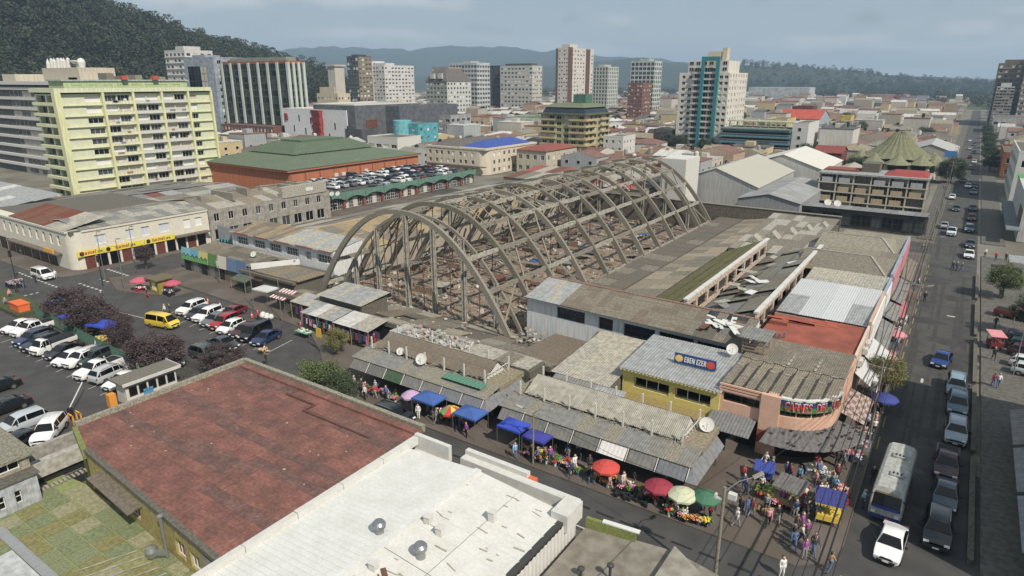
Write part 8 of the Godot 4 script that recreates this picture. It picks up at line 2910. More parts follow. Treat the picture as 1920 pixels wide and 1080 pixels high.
	for iy in ny:
		for iz in nz:
			for ix in nx:
				var id:=iy*sy+iz*sz+ix
				var c:=[val[id],val[id+1],val[id+sz],val[id+sz+1],val[id+sy],val[id+sy+1],val[id+sy+sz],val[id+sy+sz+1]]
				var neg:=0
				for q in c:
					if q<0:neg+=1
				if neg==0 or neg==8:
					continue
				var acc:=ZR
				var cnt:=0
				for e in [[0,1],[2,3],[4,5],[6,7],[0,2],[1,3],[4,6],[5,7],[0,4],[1,5],[2,6],[3,7]]:
					var va:float=c[e[0]]
					var vb:float=c[e[1]]
					if (va<0)!=(vb<0):
						var t:=va/(va-vb)
						var A:=V(e[0] & 1,e[0] >> 2,(e[0] >> 1) & 1)
						var Bq:=V(e[1] & 1,e[1] >> 2,(e[1] >> 1) & 1)
						acc+=A.lerp(Bq,t)
						cnt+=1
				vid[id]=vs.size()
				vs.append(lo+(V(ix,iy,iz)+acc/cnt)*cell)
				zs.append(zone[id])
	var tris:=PackedInt32Array()
	for iy in range(1,ny):
		for iz in range(1,nz):
			for ix in range(1,nx):
				var id:=iy*sy+iz*sz+ix
				var a:=val[id]
				for ax in [[sx,sy,sz],[sy,sz,sx],[sz,sx,sy]]:
					var b2:=val[id+ax[0]]
					if (a<0)==(b2<0):
						continue
					var q:=[id,id-ax[1],id-ax[1]-ax[2],id-ax[2]]
					if not (vid.has(q[0]) and vid.has(q[1]) and vid.has(q[2]) and vid.has(q[3])):
						continue
					var w:=[vid[q[0]],vid[q[1]],vid[q[2]],vid[q[3]]]
					if a<0:
						tris.append_array(PackedInt32Array([w[0],w[1],w[2],w[0],w[2],w[3]]))
					else:
						tris.append_array(PackedInt32Array([w[0],w[2],w[1],w[0],w[3],w[2]]))
	var nn:=PackedVector3Array()
	nn.resize(vs.size())
	for i in range(0,tris.size(),3):
		var k:=(vs[tris[i+1]]-vs[tris[i]]).cross(vs[tris[i+2]]-vs[tris[i]])
		for j in 3:
			nn[tris[i+j]]+=k
	var hands:=[]
	for b in B:
		if b[4]==0 and absf(b[0].x)>0.15 and b[0].y<1.2:
			hands.append(b[1])
	return [vs,nn,zs,tris,hands]
func person_mesh(pose:int,top:Color,legs:Color,hair:Color)->ArrayMesh:
	var key:="body %d"%pose
	if not cache.has(key):
		cache[key]=sdf_body(pose)
	var d:Array=cache[key]
	var cols:=[Color(0.52,0.34,0.25),hair,top,legs,Color(0.05,0.045,0.04)]
	var mb:=nb()
	mb.tinted=true
	var T3:PackedInt32Array=d[3]
	for i in range(0,T3.size(),3):
		var z:int=d[2][T3[i]]
		mb.col=cols[z]
		var n0:Vector3=d[1][T3[i]].normalized()
		var n1:Vector3=d[1][T3[i+1]].normalized()
		var n2:Vector3=d[1][T3[i+2]].normalized()
		mb.trin(d[0][T3[i]],d[0][T3[i+1]],d[0][T3[i+2]],n0,n1,n2)
	mb.col=cols[0]
	for h in d[4]:
		for k in 5:
			var len:float=[0.05,0.072,0.08,0.074,0.056][k]
			var s:=signf(h.x)
			var a:Vector3=h+V(-s*0.004,-0.01,0.026-0.013*k)
			var dir:=V(-s*0.1,-1,0.1)
			if k==0:
				a=h+V(-s*0.01,0.03,0.028)
				dir=V(-s*0.3,-0.7,0.6)
			dir=dir.normalized()
			mb.tube([a,a+dir*len*0.55,a+dir*len*0.8+V(-s*0.016,-len*0.1,0)],[0.009,0.0085,0.006],4)
	return mb.mesh()
func build_people()->void:
	var C:={"tan":Color(0.42,0.27,0.14),"dark":Color(0.05,0.05,0.055),"blue":Color(0.1,0.15,0.3),"purple":Color(0.3,0.08,0.28),"brown":Color(0.16,0.1,0.08),"navy":Color(0.05,0.07,0.14),"grey":Color(0.25,0.26,0.27),"red":Color(0.45,0.06,0.05),"pale":Color(0.55,0.5,0.42),"pink":Color(0.6,0.28,0.32),"maroon":Color(0.22,0.04,0.06),"sky":Color(0.25,0.45,0.62),"black":Color(0.025,0.025,0.028),"crimson":Color(0.5,0.03,0.09),"white":Color(0.7,0.7,0.68),"orange":Color(0.6,0.25,0.08),"teal":Color(0.12,0.38,0.35),"green":Color(0.12,0.3,0.15)}
	var hairs:=[Color(0.03,0.025,0.02),Color(0.06,0.045,0.035),Color(0.12,0.08,0.05),Color(0.3,0.29,0.28)]
	var all:=PEOPLE.duplicate()
	var tops:=["dark","blue","brown","navy","grey","red","pale","pink","maroon","sky","black","white","purple"]
	for k in 64:
		var p:=V2(R(-11.5,-3.6),R(-54.5,-42.6))
		var where:="in the crowd on the corner pavement"
		if k>38:
			p=V2(R(-31,-12.5),R(-43.2,-42.0))
			where="shopping along the right flower pavilion"
		if k>50:
			p=V2(R(-50,-34),R(-43.6,-42.3))
			where="shopping along the left flower pavilion"
		if k>58:
			p=V2(R(-4.2,-3.0),R(-118,-58))
			where="on the avenue pavement among the stalls"
		all.append([p.x,p.y,R(0,360),k%3,tops[(k*5)%13],["dark","blue","black","grey","navy"][k%5],where])
	for i in all.size():
		var a:Array=all[i]
		var key:="person %d %s %s %d"%[a[3],a[4],a[5],i%4]
		if not cache.has(key):
			cache[key]=person_mesh(a[3],C[a[4]],C[a[5]],hairs[i%4])
		var o:=MeshInstance3D.new()
		o.name=numbered("person")
		o.mesh=cache[key]
		o.set_surface_override_material(0,M.vertex)
		add_child(o)
		tag(o,"person in %s top and %s trousers %s"%[a[4],a[5],a[6]],"person","people")
		var on_road:bool=(a[0]>-2.4 and a[0]<5.4) or (a[0]<-97.5 and a[1]>-49.0) or (a[0]<-66 and a[1]>-52.0) or a[1]>-41.6
		if a[0]<-66 and a[0]>-106 and a[1]>-37.6 and a[1]<-33.5:
			on_road=false
		var s:=0.94+0.1*fmod(i*0.37,1.0)
		o.transform=Transform3D(BU(deg_to_rad(a[2])).scaled(Vector3.ONE*s),V(a[0],0.0 if on_road else 0.13,a[1]))
func build_pigeons()->void:
	var b:=nb()
	b.tube([V(0,0.09,-0.2),V(0,0.1,-0.08),V(0,0.13,0.04),V(0,0.17,0.12)],[0.02,0.06,0.075,0.045],7)
	b.lathe(V(0,0.22,0.15),[V2(0,-0.045),V2(0.036,-0.02),V2(0.04,0.01),V2(0,0.045)],7)
	b.tube([V(0,0.22,0.18),V(0,0.215,0.225)],[0.012,0.004],5)
	b.beam(V(0.02,0.0,0.02),V(0.02,0.07,0.02),0.012,0.012)
	b.beam(V(-0.02,0.0,0.02),V(-0.02,0.07,0.02),0.012,0.012)
	var mesh:=b.mesh(paint(62,62,68))
	for k in 26:
		var a:=PI/2+0.08-(PI/2+0.06)*rng.randf()
		var r:=R(4.4,6.3)
		var o:=MeshInstance3D.new()
		o.name=numbered("pigeon")
		o.mesh=mesh
		add_child(o)
		tag(o,"dark pigeon resting on the corner shop's curved tin canopy","pigeon","pigeons on the curved canopy")
		o.transform=Transform3D(BU(R(0,TAU)),V(-9.6+cos(a)*r,3.09-(r-4.08)/2.52*0.62+0.03,-59.4+sin(a)*r))
func umbrella(label:String,at:Vector3,r:float,cols:Array,h:=2.2)->void:
	var t:=thing("market_umbrella",label,"umbrella",at,"market umbrellas")
	var n:=8
	for i in n:
		var m:=nb()
		var a:=TAU*i/n
		var b:=TAU*(i+1)/n
		var f:=func(an:float,rr:float,y:float)->Vector3:return at+V(cos(an)*rr,y,-sin(an)*rr)
		var mid:=(a+b)/2
		m.tri(f.call(a,r*0.5,h-0.16),f.call(b,r*0.5,h-0.16),at+V(0,h,0))
		m.quad(f.call(a,r,h-0.52),f.call(mid,r*0.95,h-0.5),f.call(mid,r*0.48,h-0.17),f.call(a,r*0.5,h-0.16))
		m.quad(f.call(mid,r*0.95,h-0.5),f.call(b,r,h-0.52),f.call(b,r*0.5,h-0.16),f.call(mid,r*0.48,h-0.17))
		m.quad(f.call(a,r,h-0.68),f.call(b,r,h-0.68),f.call(b,r,h-0.52),f.call(a,r,h-0.52))
		put(t,"panel",m,cols[i%cols.size()])
	var p:=nb()
	p.tube([at,at+V(0,h+0.06,0)],[0.03,0.02],6)
	put(t,"pole",p,M.steel)
	p=nb()
	p.lathe(at,[V2(0.22,0),V2(0.2,0.12),V2(0,0.14)],10)
	put(t,"foot",p,M.concrete_dark)
func tent(label:String,at:Vector3,w:float,d:float,m:Material,h:=2.2,turn:=0.0,peak:=0.5)->void:
	var t:=thing("canopy_tent",label,"canopy tent",at,"canopy tents")
	var c:=nb()
	var lo:=[V(-w/2,h,d/2),V(w/2,h,d/2),V(w/2,h,-d/2),V(-w/2,h,-d/2)]
	for i in 4:
		var a:Vector3=lo[i]
		var b:Vector3=lo[(i+1)%4]
		var mid:=(a+b)/2+V(0,-0.06,0)
		var ap:=V(0,h+peak,0)
		c.tri(a,mid,ap)
		c.tri(mid,b,ap)
		c.quad(a-V(0,0.18,0),b-V(0,0.18,0),b,a)
	var o:=put(t,"cover",c,m)
	o.position=ZR
	for q in lo:
		var p:=nb()
		p.tube([V(q.x*0.97,0,q.z*0.97),V(q.x*0.97,h,q.z*0.97)],[0.025,0.025],5)
		o=put(t,"leg",p,M.steel)
		o.position=ZR
	t.rotation.y=turn
func flower_mesh(seed_:int,base:Color)->ArrayMesh:
	var g:=RandomNumberGenerator.new()
	g.seed=seed_
	var m:=nb()
	m.tinted=true
	for i in 26:
		var p:=V(g.randfn(0,0.12),0.36+g.randf()*0.22,g.randfn(0,0.12))
		m.col=Color(0.07,0.14,0.04)*g.randf_range(0.6,1.3)
		m.tri(V(p.x*0.3,0.2,p.z*0.3),p+V(0.03,-0.05,0.02),p+V(-0.03,-0.06,-0.02))
		if i%5!=4:
			m.col=base*g.randf_range(0.75,1.15)
			m.lathe(p,[V2(0.0,-0.04),V2(0.055,0.0),V2(0.04,0.04),V2(0,0.05)],5,false)
	return m.mesh(M.vertex)
func build_stalls()->void:
	for a in [["red market umbrella over flowers left of the right pavilion's white awning",-20.0,-43.0,1.15,[paint(206,66,56)]],["crimson market umbrella beside the pale one",-15.4,-42.9,1.15,[paint(156,42,62)]],["pale cream-green market umbrella between crimson and green ones",-13.5,-42.9,1.15,[paint(188,192,158)]],["dark green market umbrella at the pavilion corner",-11.9,-43.6,1.1,[paint(56,110,80)]],["lilac market umbrella left of the first blue canopy",-42.0,-43.5,1.0,[paint(186,150,190)]],["rainbow striped market umbrella between two blue canopies",-36.6,-43.2,1.05,[paint(206,60,50),paint(220,190,60),paint(70,150,70),paint(220,190,60),paint(206,90,110),paint(90,160,80)]],["blue umbrella by the avenue tree",-2.6,-69.6,1.3,[paint(52,66,150)]],["pink umbrella nearer along the avenue stalls",-3.4,-81,1.1,[paint(214,150,156)]],["pink umbrella farther along the avenue stalls",-3.4,-90,1.2,[paint(206,128,134)]],["pink umbrella left of the yellow kiosk",-104.6,-48.8,1.5,[paint(196,84,106)]],["pink umbrella right of the yellow kiosk",-98.8,-50.8,1.3,[paint(190,80,100)]]]:
		umbrella(a[0],V(a[1],0.13,a[2]),a[3],a[4])
	var blue:=paint(56,92,168,0.7)
	var blue2:=paint(44,70,190,0.7)
	tent("blue canopy tent right of the lilac umbrella",V(-39.5,0.13,-43.4),2.8,2.1,blue)
	tent("blue canopy tent right of the rainbow umbrella",V(-34.3,0.13,-43.3),2.7,2.1,blue)
	tent("bright blue canopy tent at the gap between the two pavilions",V(-29.6,0.13,-43.7),2.5,2.0,blue2)
	tent("dark blue flat canopy tent beside the double street lamp",V(-27.0,0.13,-43.5),2.3,1.6,paint(56,60,160,0.7),2.0,0.0,0.2)
	tent("large bright blue tent over the fruit table by the fence",V(-87.4,0.13,-35.6),4.0,2.6,blue2,2.2,0.25)
	tent("blue tarpaulin shelter under the left plum trees",V(-94.8,0.13,-34.3),1.6,1.6,blue2,2.2,0.4,0.1)
	tent("small blue awning at the far left of the fence",V(-103.4,0.13,-36.9),2.4,1.6,paint(70,120,190),1.9,0.2,0.15)
	tent("white market tent on the mural building's pavement",V(-82.6,0.13,-56.0),3.2,2.4,worn(206,208,208,"fine",0.3),2.4,0.1,0.4)
	var red_stripe:=thing("striped_stall","red and white striped stall awning beside the white tent","stall",V(-78.2,0.13,-56.0))
	for k in 10:
		var m:=nb()
		var x:=-79.8+k*0.33
		m.quad(V(x,2.1,-54.6),V(x+0.33,2.1,-54.6),V(x+0.33,2.75,-57.2),V(x,2.75,-57.2))
		put(red_stripe,"stripe",m,paint(150,60,58) if k%2 else paint(222,218,212))
	for q in [[-79.7,-54.7],[-76.6,-54.7],[-79.7,-57.1],[-76.6,-57.1]]:
		var m:=nb()
		m.tube([V(q[0],0.13,q[1]),V(q[0],2.2,q[1])],[0.03,0.03],5)
		put(red_stripe,"leg",m,M.steel)
	var gs:=thing("green_stall","small dark green lean-to stall under the mural","stall",V(-91,0.13,-57.8))
	var gm:=nb()
	gm.ribs(V(-93,2.0,-56.9),V(-89,2.0,-56.9),V(-89,2.5,-58.6),V(-93,2.5,-58.6),12,0.03,0.03)
	put(gs,"roof",gm,worn(92,104,92,"grime",0.3))
	for x in [-92.8,-89.2]:
		sl(gs,"post",M.timber,[x-0.04,x+0.04,0.13,2.05,-57.0,-56.92])
	sl(gs,"counter",worn(60,78,64,"grime",0.3),[-92.6,-89.4,0.13,0.9,-58.5,-57.4])
	var kinds:=[["yellow",Color(0.75,0.58,0.08)],["white",Color(0.75,0.75,0.68)],["red",Color(0.55,0.05,0.05)],["pink",Color(0.7,0.3,0.4)],["orange",Color(0.75,0.3,0.06)],["lilac",Color(0.42,0.25,0.5)],["green",Color(0.12,0.25,0.06)]]
	var pail:=nb()
	pail.lathe(ZR,[V2(0.1,0.0),V2(0.14,0.3),V2(0.15,0.3),V2(0.13,0.29),V2(0,0.27)],10)
	var pm:=pail.mesh()
	for k in 7:
		cache["flowers %d"%k]=flower_mesh(60+k,kinds[k][1])
	var spots:=[]
	for k in 62:
		spots.append([R(-29.4,-19.5) if k<44 else R(-18.8,-14.0),R(-43.9,-42.7),"in front of the right flower pavilion"])
	for k in 40:
		spots.append([R(-50.5,-35.0),R(-44.4,-43.6),"in front of the left flower pavilion"])
	for k in 22:
		spots.append([R(-14.8,-10.8),R(-42.8,-42.0),"below the three umbrellas at the corner"])
	for k in 16:
		spots.append([R(-8.6,-5.4),R(-49.8,-47.4),"by the corner pavement carts"])
	for s in spots:
		var k:int=rng.randi()%7
		var black:bool=s[0]>-18.6 and s[0]<-15.2 and s[1]<-42.5
		var t:=thing("flower_bucket","bucket of %s flowers %s"%[kinds[k][0],s[2]],"flower bucket",V(s[0],0.13,s[1]),"%s flower buckets %s"%[kinds[k][0],s[2]])
		inst(t,"bucket",pm,t.position,Basis(),pick([M.black,M.black,paint(196,196,196),paint(60,80,140)]))
		inst(t,"flowers",cache["flowers %d"%k],t.position,BU(R(0,6)).scaled(Vector3.ONE*R(0.9,1.3)))
	for k in 46:
		var t:=one("black_bucket",pail,M.black,"empty black flower bucket in the dark cluster left of the crimson umbrella","bucket",V(R(-18.9,-15.9),0.13,R(-43.4,-41.9)),"empty black buckets")
		t.scale=Vector3.ONE*R(0.9,1.2)
	var cl:=[[-74.4,-69.8,-57.0,-54.0,"left clothes stall with short zinc awning"],[-69.6,-63.2,-55.4,-51.9,"middle clothes stall with long zinc awning"],[-63.0,-56.6,-55.4,-51.7,"right clothes stall with long zinc awning and red goods"]]
	for a in cl:
		var t:=thing("clothes_stall",a[4],"clothes stall",V((a[0]+a[1])/2,0.13,(a[2]+a[3])/2))
		sheets(t,V(a[0],2.6,a[3]),V(a[1],2.6,a[3]),V(a[0],3.1,a[2]),4,1,[M.zinc,worn(206,206,204,"grime",0.2),M.asbestos_light],6,0.03)
		for x in [a[0]+0.1,(a[0]+a[1])/2,a[1]-0.1]:
			sl(t,"post",M.timber,[x-0.04,x+0.04,0.13,2.6,a[3]-0.15,a[3]-0.07])
		var m2:MB
		sl(t,"back_wall",M.black,[a[0],a[1],0.13,2.5,a[2]-0.1,a[2]])
		for row in 3:
			m2=nb()
			m2.tube([V(a[0],1.95,a[3]-0.2-row*0.9),V(a[1],1.95,a[3]-0.2-row*0.9)],[0.02,0.02],5)
			put(t,"rail",m2,M.steel)
			var x:float=a[0]+0.2
			while x<a[1]-0.2:
				var w:=R(0.2,0.42)
				var h:=R(0.6,1.25)
				var m:=nb()
				var z:float=a[3]-0.2-row*0.9+R(-0.06,0.06)
				m.hexa([V(x,1.9-h,z+0.08),V(x+w,1.9-h,z+0.08),V(x+w,1.9-h,z-0.05),V(x,1.9-h,z-0.05)],[V(x+0.05,1.93,z+0.03),V(x+w-0.05,1.93,z+0.03),V(x+w-0.05,1.93,z-0.03),V(x+0.05,1.93,z-0.03)])
				put(t,"garment",m,pick([paint(36,38,46),paint(170,40,50),paint(210,208,204),paint(60,80,130),paint(40,90,70),paint(96,60,110),paint(30,30,34),paint(206,130,150),paint(120,124,130),paint(44,50,66)]))
				x+=w+0.04
	var gt:=thing("green_table","stall table heaped with white and green goods before the clothes stalls","stall table",V(-67.4,0.13,-50.6))
	var tm:MB
	sl(gt,"table_top",paint(96,150,110),[-68.6,-66.2,0.75,0.82,-51.2,-50.0])
	tm=nb()
	for k in 26:
		tm.box(V(R(-68.4,-66.4),0.9,R(-51,-50.2)),V(0.3,0.16,0.3),BU(R(0,3)))
	put(gt,"goods",tm,paint(206,212,200)).set_meta("kind","stuff")
	for x in [-68.4,-66.4]:
		sl(gt,"leg",M.steel,[x-0.04,x+0.04,0.13,0.75,-50.65,-50.55])
	corner_goods()
	avenue_stalls()
	left_stalls()
func cart(label:String,at:Vector3,w:float,d:float,roof:Material,skirt:Material,h:=2.0,turn:=0.0,goods:=Color(0.4,0.35,0.2))->void:
	var t:=thing("vendor_cart",label,"vendor cart",at,"vendor carts")
	var P:=func(called:String,m:MB,mt:Material)->void:
		var o:=put(t,called,m,mt)
		o.position=ZR
		if called=="goods":
			o.set_meta("kind","stuff")
	var m:=nb()
	m.slab(-w/2,w/2,0.45,0.9,-d/2,d/2)
	P.call("box",m,skirt)
	m=nb()
	m.ribs(V(-w/2-0.2,h-0.1,d/2+0.25),V(w/2+0.2,h-0.1,d/2+0.25),V(w/2+0.2,h+0.12,-d/2-0.25),V(-w/2-0.2,h+0.12,-d/2-0.25),8,0.02,0.04)
	P.call("roof",m,roof)
	m=nb()
	for k in 10:
		var x:=lerpf(-w/2-0.2,w/2+0.1,k/10.0)
		m.tri(V(x,h-0.1,d/2+0.26),V(x+(w+0.4)/20,h-0.32,d/2+0.27),V(x+(w+0.4)/10,h-0.1,d/2+0.26))
	P.call("fringe",m,skirt)
	for sx in [-1,1]:
		for sz in [-1,1]:
			m=nb()
			m.slab(sx*w*0.48-0.03,sx*w*0.48+0.03,0.2,h,sz*d*0.46-0.03,sz*d*0.46+0.03)
			P.call("post",m,M.steel)
		m=nb()
		m.tube([V(sx*(w/2+0.02),0.26,0),V(sx*(w/2+0.08),0.26,0)],[0.26,0.26],14)
		P.call("wheel",m,M.tyre)
	m=nb()
	m.tinted=true
	for k in 40:
		m.col=goods*R(0.6,1.5)
		m.lathe(V(R(-w/2,w/2)*0.9,0.92+R(0,0.12),R(-d/2,d/2)*0.9),[V2(0,-0.07),V2(0.08,0),V2(0,0.08)],6)
	P.call("goods",m,M.vertex)
	t.rotation.y=turn
func heap(called:String,label:String,cat:String,at:Vector3,w:float,d:float,h:float,n:int,cols:Array,crate:Material)->void:
	var t:=thing(called,label,cat,at)
	var m:=nb()
	m.tinted=true
	for k in n:
		var x:=R(-0.5,0.5)
		var z:=R(-0.5,0.5)
		m.col=pick(cols)*R(0.7,1.2)
		var s:=R(0.07,0.17)
		m.lathe(V(x*w,h*0.6+h*0.5*(1-x*x*3)*R(0.5,1),z*d),[V2(0,-s),V2(s,-s*0.2),V2(s*0.8,s*0.5),V2(0,s)],6,false)
	var o:=put(t,"goods",m,M.vertex)
	o.set_meta("kind","stuff")
	o.position=ZR
	for k in int(maxf(2.0,w/0.6)):
		for j in int(maxf(1.0,d/0.5)):
			m=nb()
			var x:=-w/2+0.3+k*0.6
			var z:=-d/2+0.25+j*0.5
			m.slab(x-0.28,x+0.28,0.0,h*0.6,z-0.03-0.2,z-0.2)
			m.slab(x-0.28,x+0.28,0.0,h*0.6,z+0.2,z+0.23)
			m.slab(x-0.28,x-0.25,0.0,h*0.6,z-0.2,z+0.2)
			m.slab(x+0.25,x+0.28,0.0,h*0.6,z-0.2,z+0.2)
			m.slab(x-0.28,x+0.28,0.0,0.03,z-0.2,z+0.2)
			o=put(t,"crate",m,crate)
			o.position=ZR
func corner_goods()->void:
	cart("vendor cart with dark blue roof and yellow fringe near the kerb",V(-4.0,0.13,-48.2),1.7,1.5,paint(52,58,132),paint(214,178,50),2.1,0.15,Color(0.5,0.4,0.1))
	cart("vendor cart with grey tin roof and green fruit",V(-6.9,0.13,-48.5),1.8,1.5,worn(118,116,116,"grime",0.3),M.timber,2.0,-0.15,Color(0.25,0.4,0.06))
	cart("blue trolley cart by the pavilion corner",V(-9.4,0.13,-51.0),1.2,1.0,paint(50,70,160),paint(50,66,150),1.3,0.2,Color(0.6,0.58,0.55))
	heap("vegetable_stand","ground stand heaped with green vegetables and red boxes","vegetable stand",V(-8.4,0.13,-48.6),2.0,1.4,0.7,120,[Color(0.1,0.28,0.05),Color(0.16,0.35,0.08),Color(0.45,0.12,0.06),Color(0.6,0.5,0.1)],paint(150,70,50))
	heap("toy_stand","stand of bright plastic bags and toys behind the grey-roofed cart","stand",V(-7.1,0.13,-50.6),2.4,1.0,0.8,130,[Color(0.6,0.6,0.65),Color(0.6,0.3,0.45),Color(0.25,0.45,0.6),Color(0.65,0.6,0.3)],paint(190,190,196))
	heap("root_stand","low row of brown sacks before the vegetable stand","stand",V(-8.1,0.13,-46.6),1.9,0.7,0.4,50,[Color(0.35,0.24,0.13),Color(0.28,0.19,0.1)],M.timber)
	heap("pale_flower_stand","stand of pale flowers and paper under the curved canopy's edge","flower stand",V(-5.6,0.13,-54.2),2.2,1.2,0.7,110,[Color(0.65,0.65,0.6),Color(0.5,0.5,0.25),Color(0.25,0.35,0.5),Color(0.6,0.55,0.4)],paint(176,170,150))
	heap("red_fruit_stand","kerb stand with white and red goods above the trolley cages","stand",V(-3.7,0.13,-52.2),1.0,0.8,0.8,60,[Color(0.6,0.1,0.1),Color(0.7,0.68,0.62),Color(0.55,0.35,0.25)],paint(170,60,60))
	var t:=thing("trolley_cage","row of dark wire trolley cages beside the grey-shirted person","trolley",V(-4.6,0.13,-50.2))
	for k in 6:
		var m:=nb()
		var x:=-5.4+k*0.3
		for y in [0.3,0.6,0.9]:
			m.beam(V(x,y,-50.6),V(x,y,-49.8),0.03,0.03)
		m.beam(V(x,0.15,-50.6),V(x,0.95,-50.6),0.03,0.03)
		m.beam(V(x,0.15,-49.8),V(x,0.95,-49.8),0.03,0.03)
		put(t,"cage",m,M.dark_steel)
	for a in [[-4.0,-49.4,"red plastic basin near the blue-roofed cart"],[-3.3,-51.0,"red round tray at the kerb"]]:
		var m:=nb()
		m.lathe(V(a[0],0.13,a[1]),[V2(0.3,0),V2(0.42,0.5),V2(0.38,0.5),V2(0.0,0.42)],12)
		one("red_basin",m,paint(186,34,40),a[2],"basin")
	var g:=thing("drain_grate","dark steel drain grates in the corner pavement","grate",V(-6.2,0.13,-44))
	for k in 8:
		sl(g,"bar",M.dark_steel,[-6.5+k*0.1,-6.45+k*0.1,0.131,0.15,-45.4,-43.4])
func avenue_stalls()->void:
	for a in [["orange awning stall on the avenue pavement",-82.5,-80.6,paint(206,96,44)],["dark awning stall on the avenue pavement above the orange one",-85.2,-83.2,paint(70,74,78)],["long pink awning stall farther up the avenue pavement",-104,-96,paint(190,96,108)],["brown awning stall beside the pink one",-111,-105,paint(122,84,74)]]:
		var t:=thing("avenue_stall",a[0],"stall",V(-4.2,0.13,(a[1]+a[2])/2))
		var m:=nb()
		m.ribs(V(-3.2,2.1,a[2]),V(-3.2,2.1,a[1]),V(-5.2,2.7,a[1]),V(-5.2,2.7,a[2]),8,0.02,0.03)
		put(t,"awning",m,a[3])
		sl(t,"counter",worn(110,90,80,"grime",0.3),[-4.8,-3.5,0.13,0.9,a[1]+0.2,a[2]-0.2])
		for z in [a[1]+0.1,a[2]-0.1]:
			sl(t,"post",M.steel,[-3.25,-3.19,0.13,2.15,z-0.03,z+0.03])
	var i:=0
	for z in [-58.5,-61.0,-63.4,-66.0,-75.5,-78.0,-85.5,-92.0,-95.0,-98.0,-101.0]:
		heap("kerb_stand","%s kerb stand of mixed goods along the avenue"%["first","second","third","fourth","fifth","sixth","seventh","eighth","ninth","tenth","farthest"][i],"stand",V(-3.4,0.13,z),0.9,1.4,0.8,46,[Color(0.6,0.5,0.5),Color(0.55,0.15,0.2),Color(0.2,0.25,0.4),Color(0.65,0.62,0.58),Color(0.4,0.35,0.15)],pick([paint(120,60,70),paint(60,70,110),paint(150,150,150)]))
		i+=1
	var t:=thing("checked_awning","red and white checked awning along the corner shop's avenue side","awning",V(-4.6,0.13,-64))
	for k in 8:
		for j in 5:
			var m:=nb()
			var z:=-61.4-k*0.75
			var x:=-5.45+j*0.42
			var y:=3.0-j*0.14
			m.quad(V(x,y,z-0.75),V(x,y,z),V(x+0.42,y-0.14,z),V(x+0.42,y-0.14,z-0.75))
			put(t,"cloth_square",m,paint(132,104,96) if (k+j)%2 else paint(168,154,146))
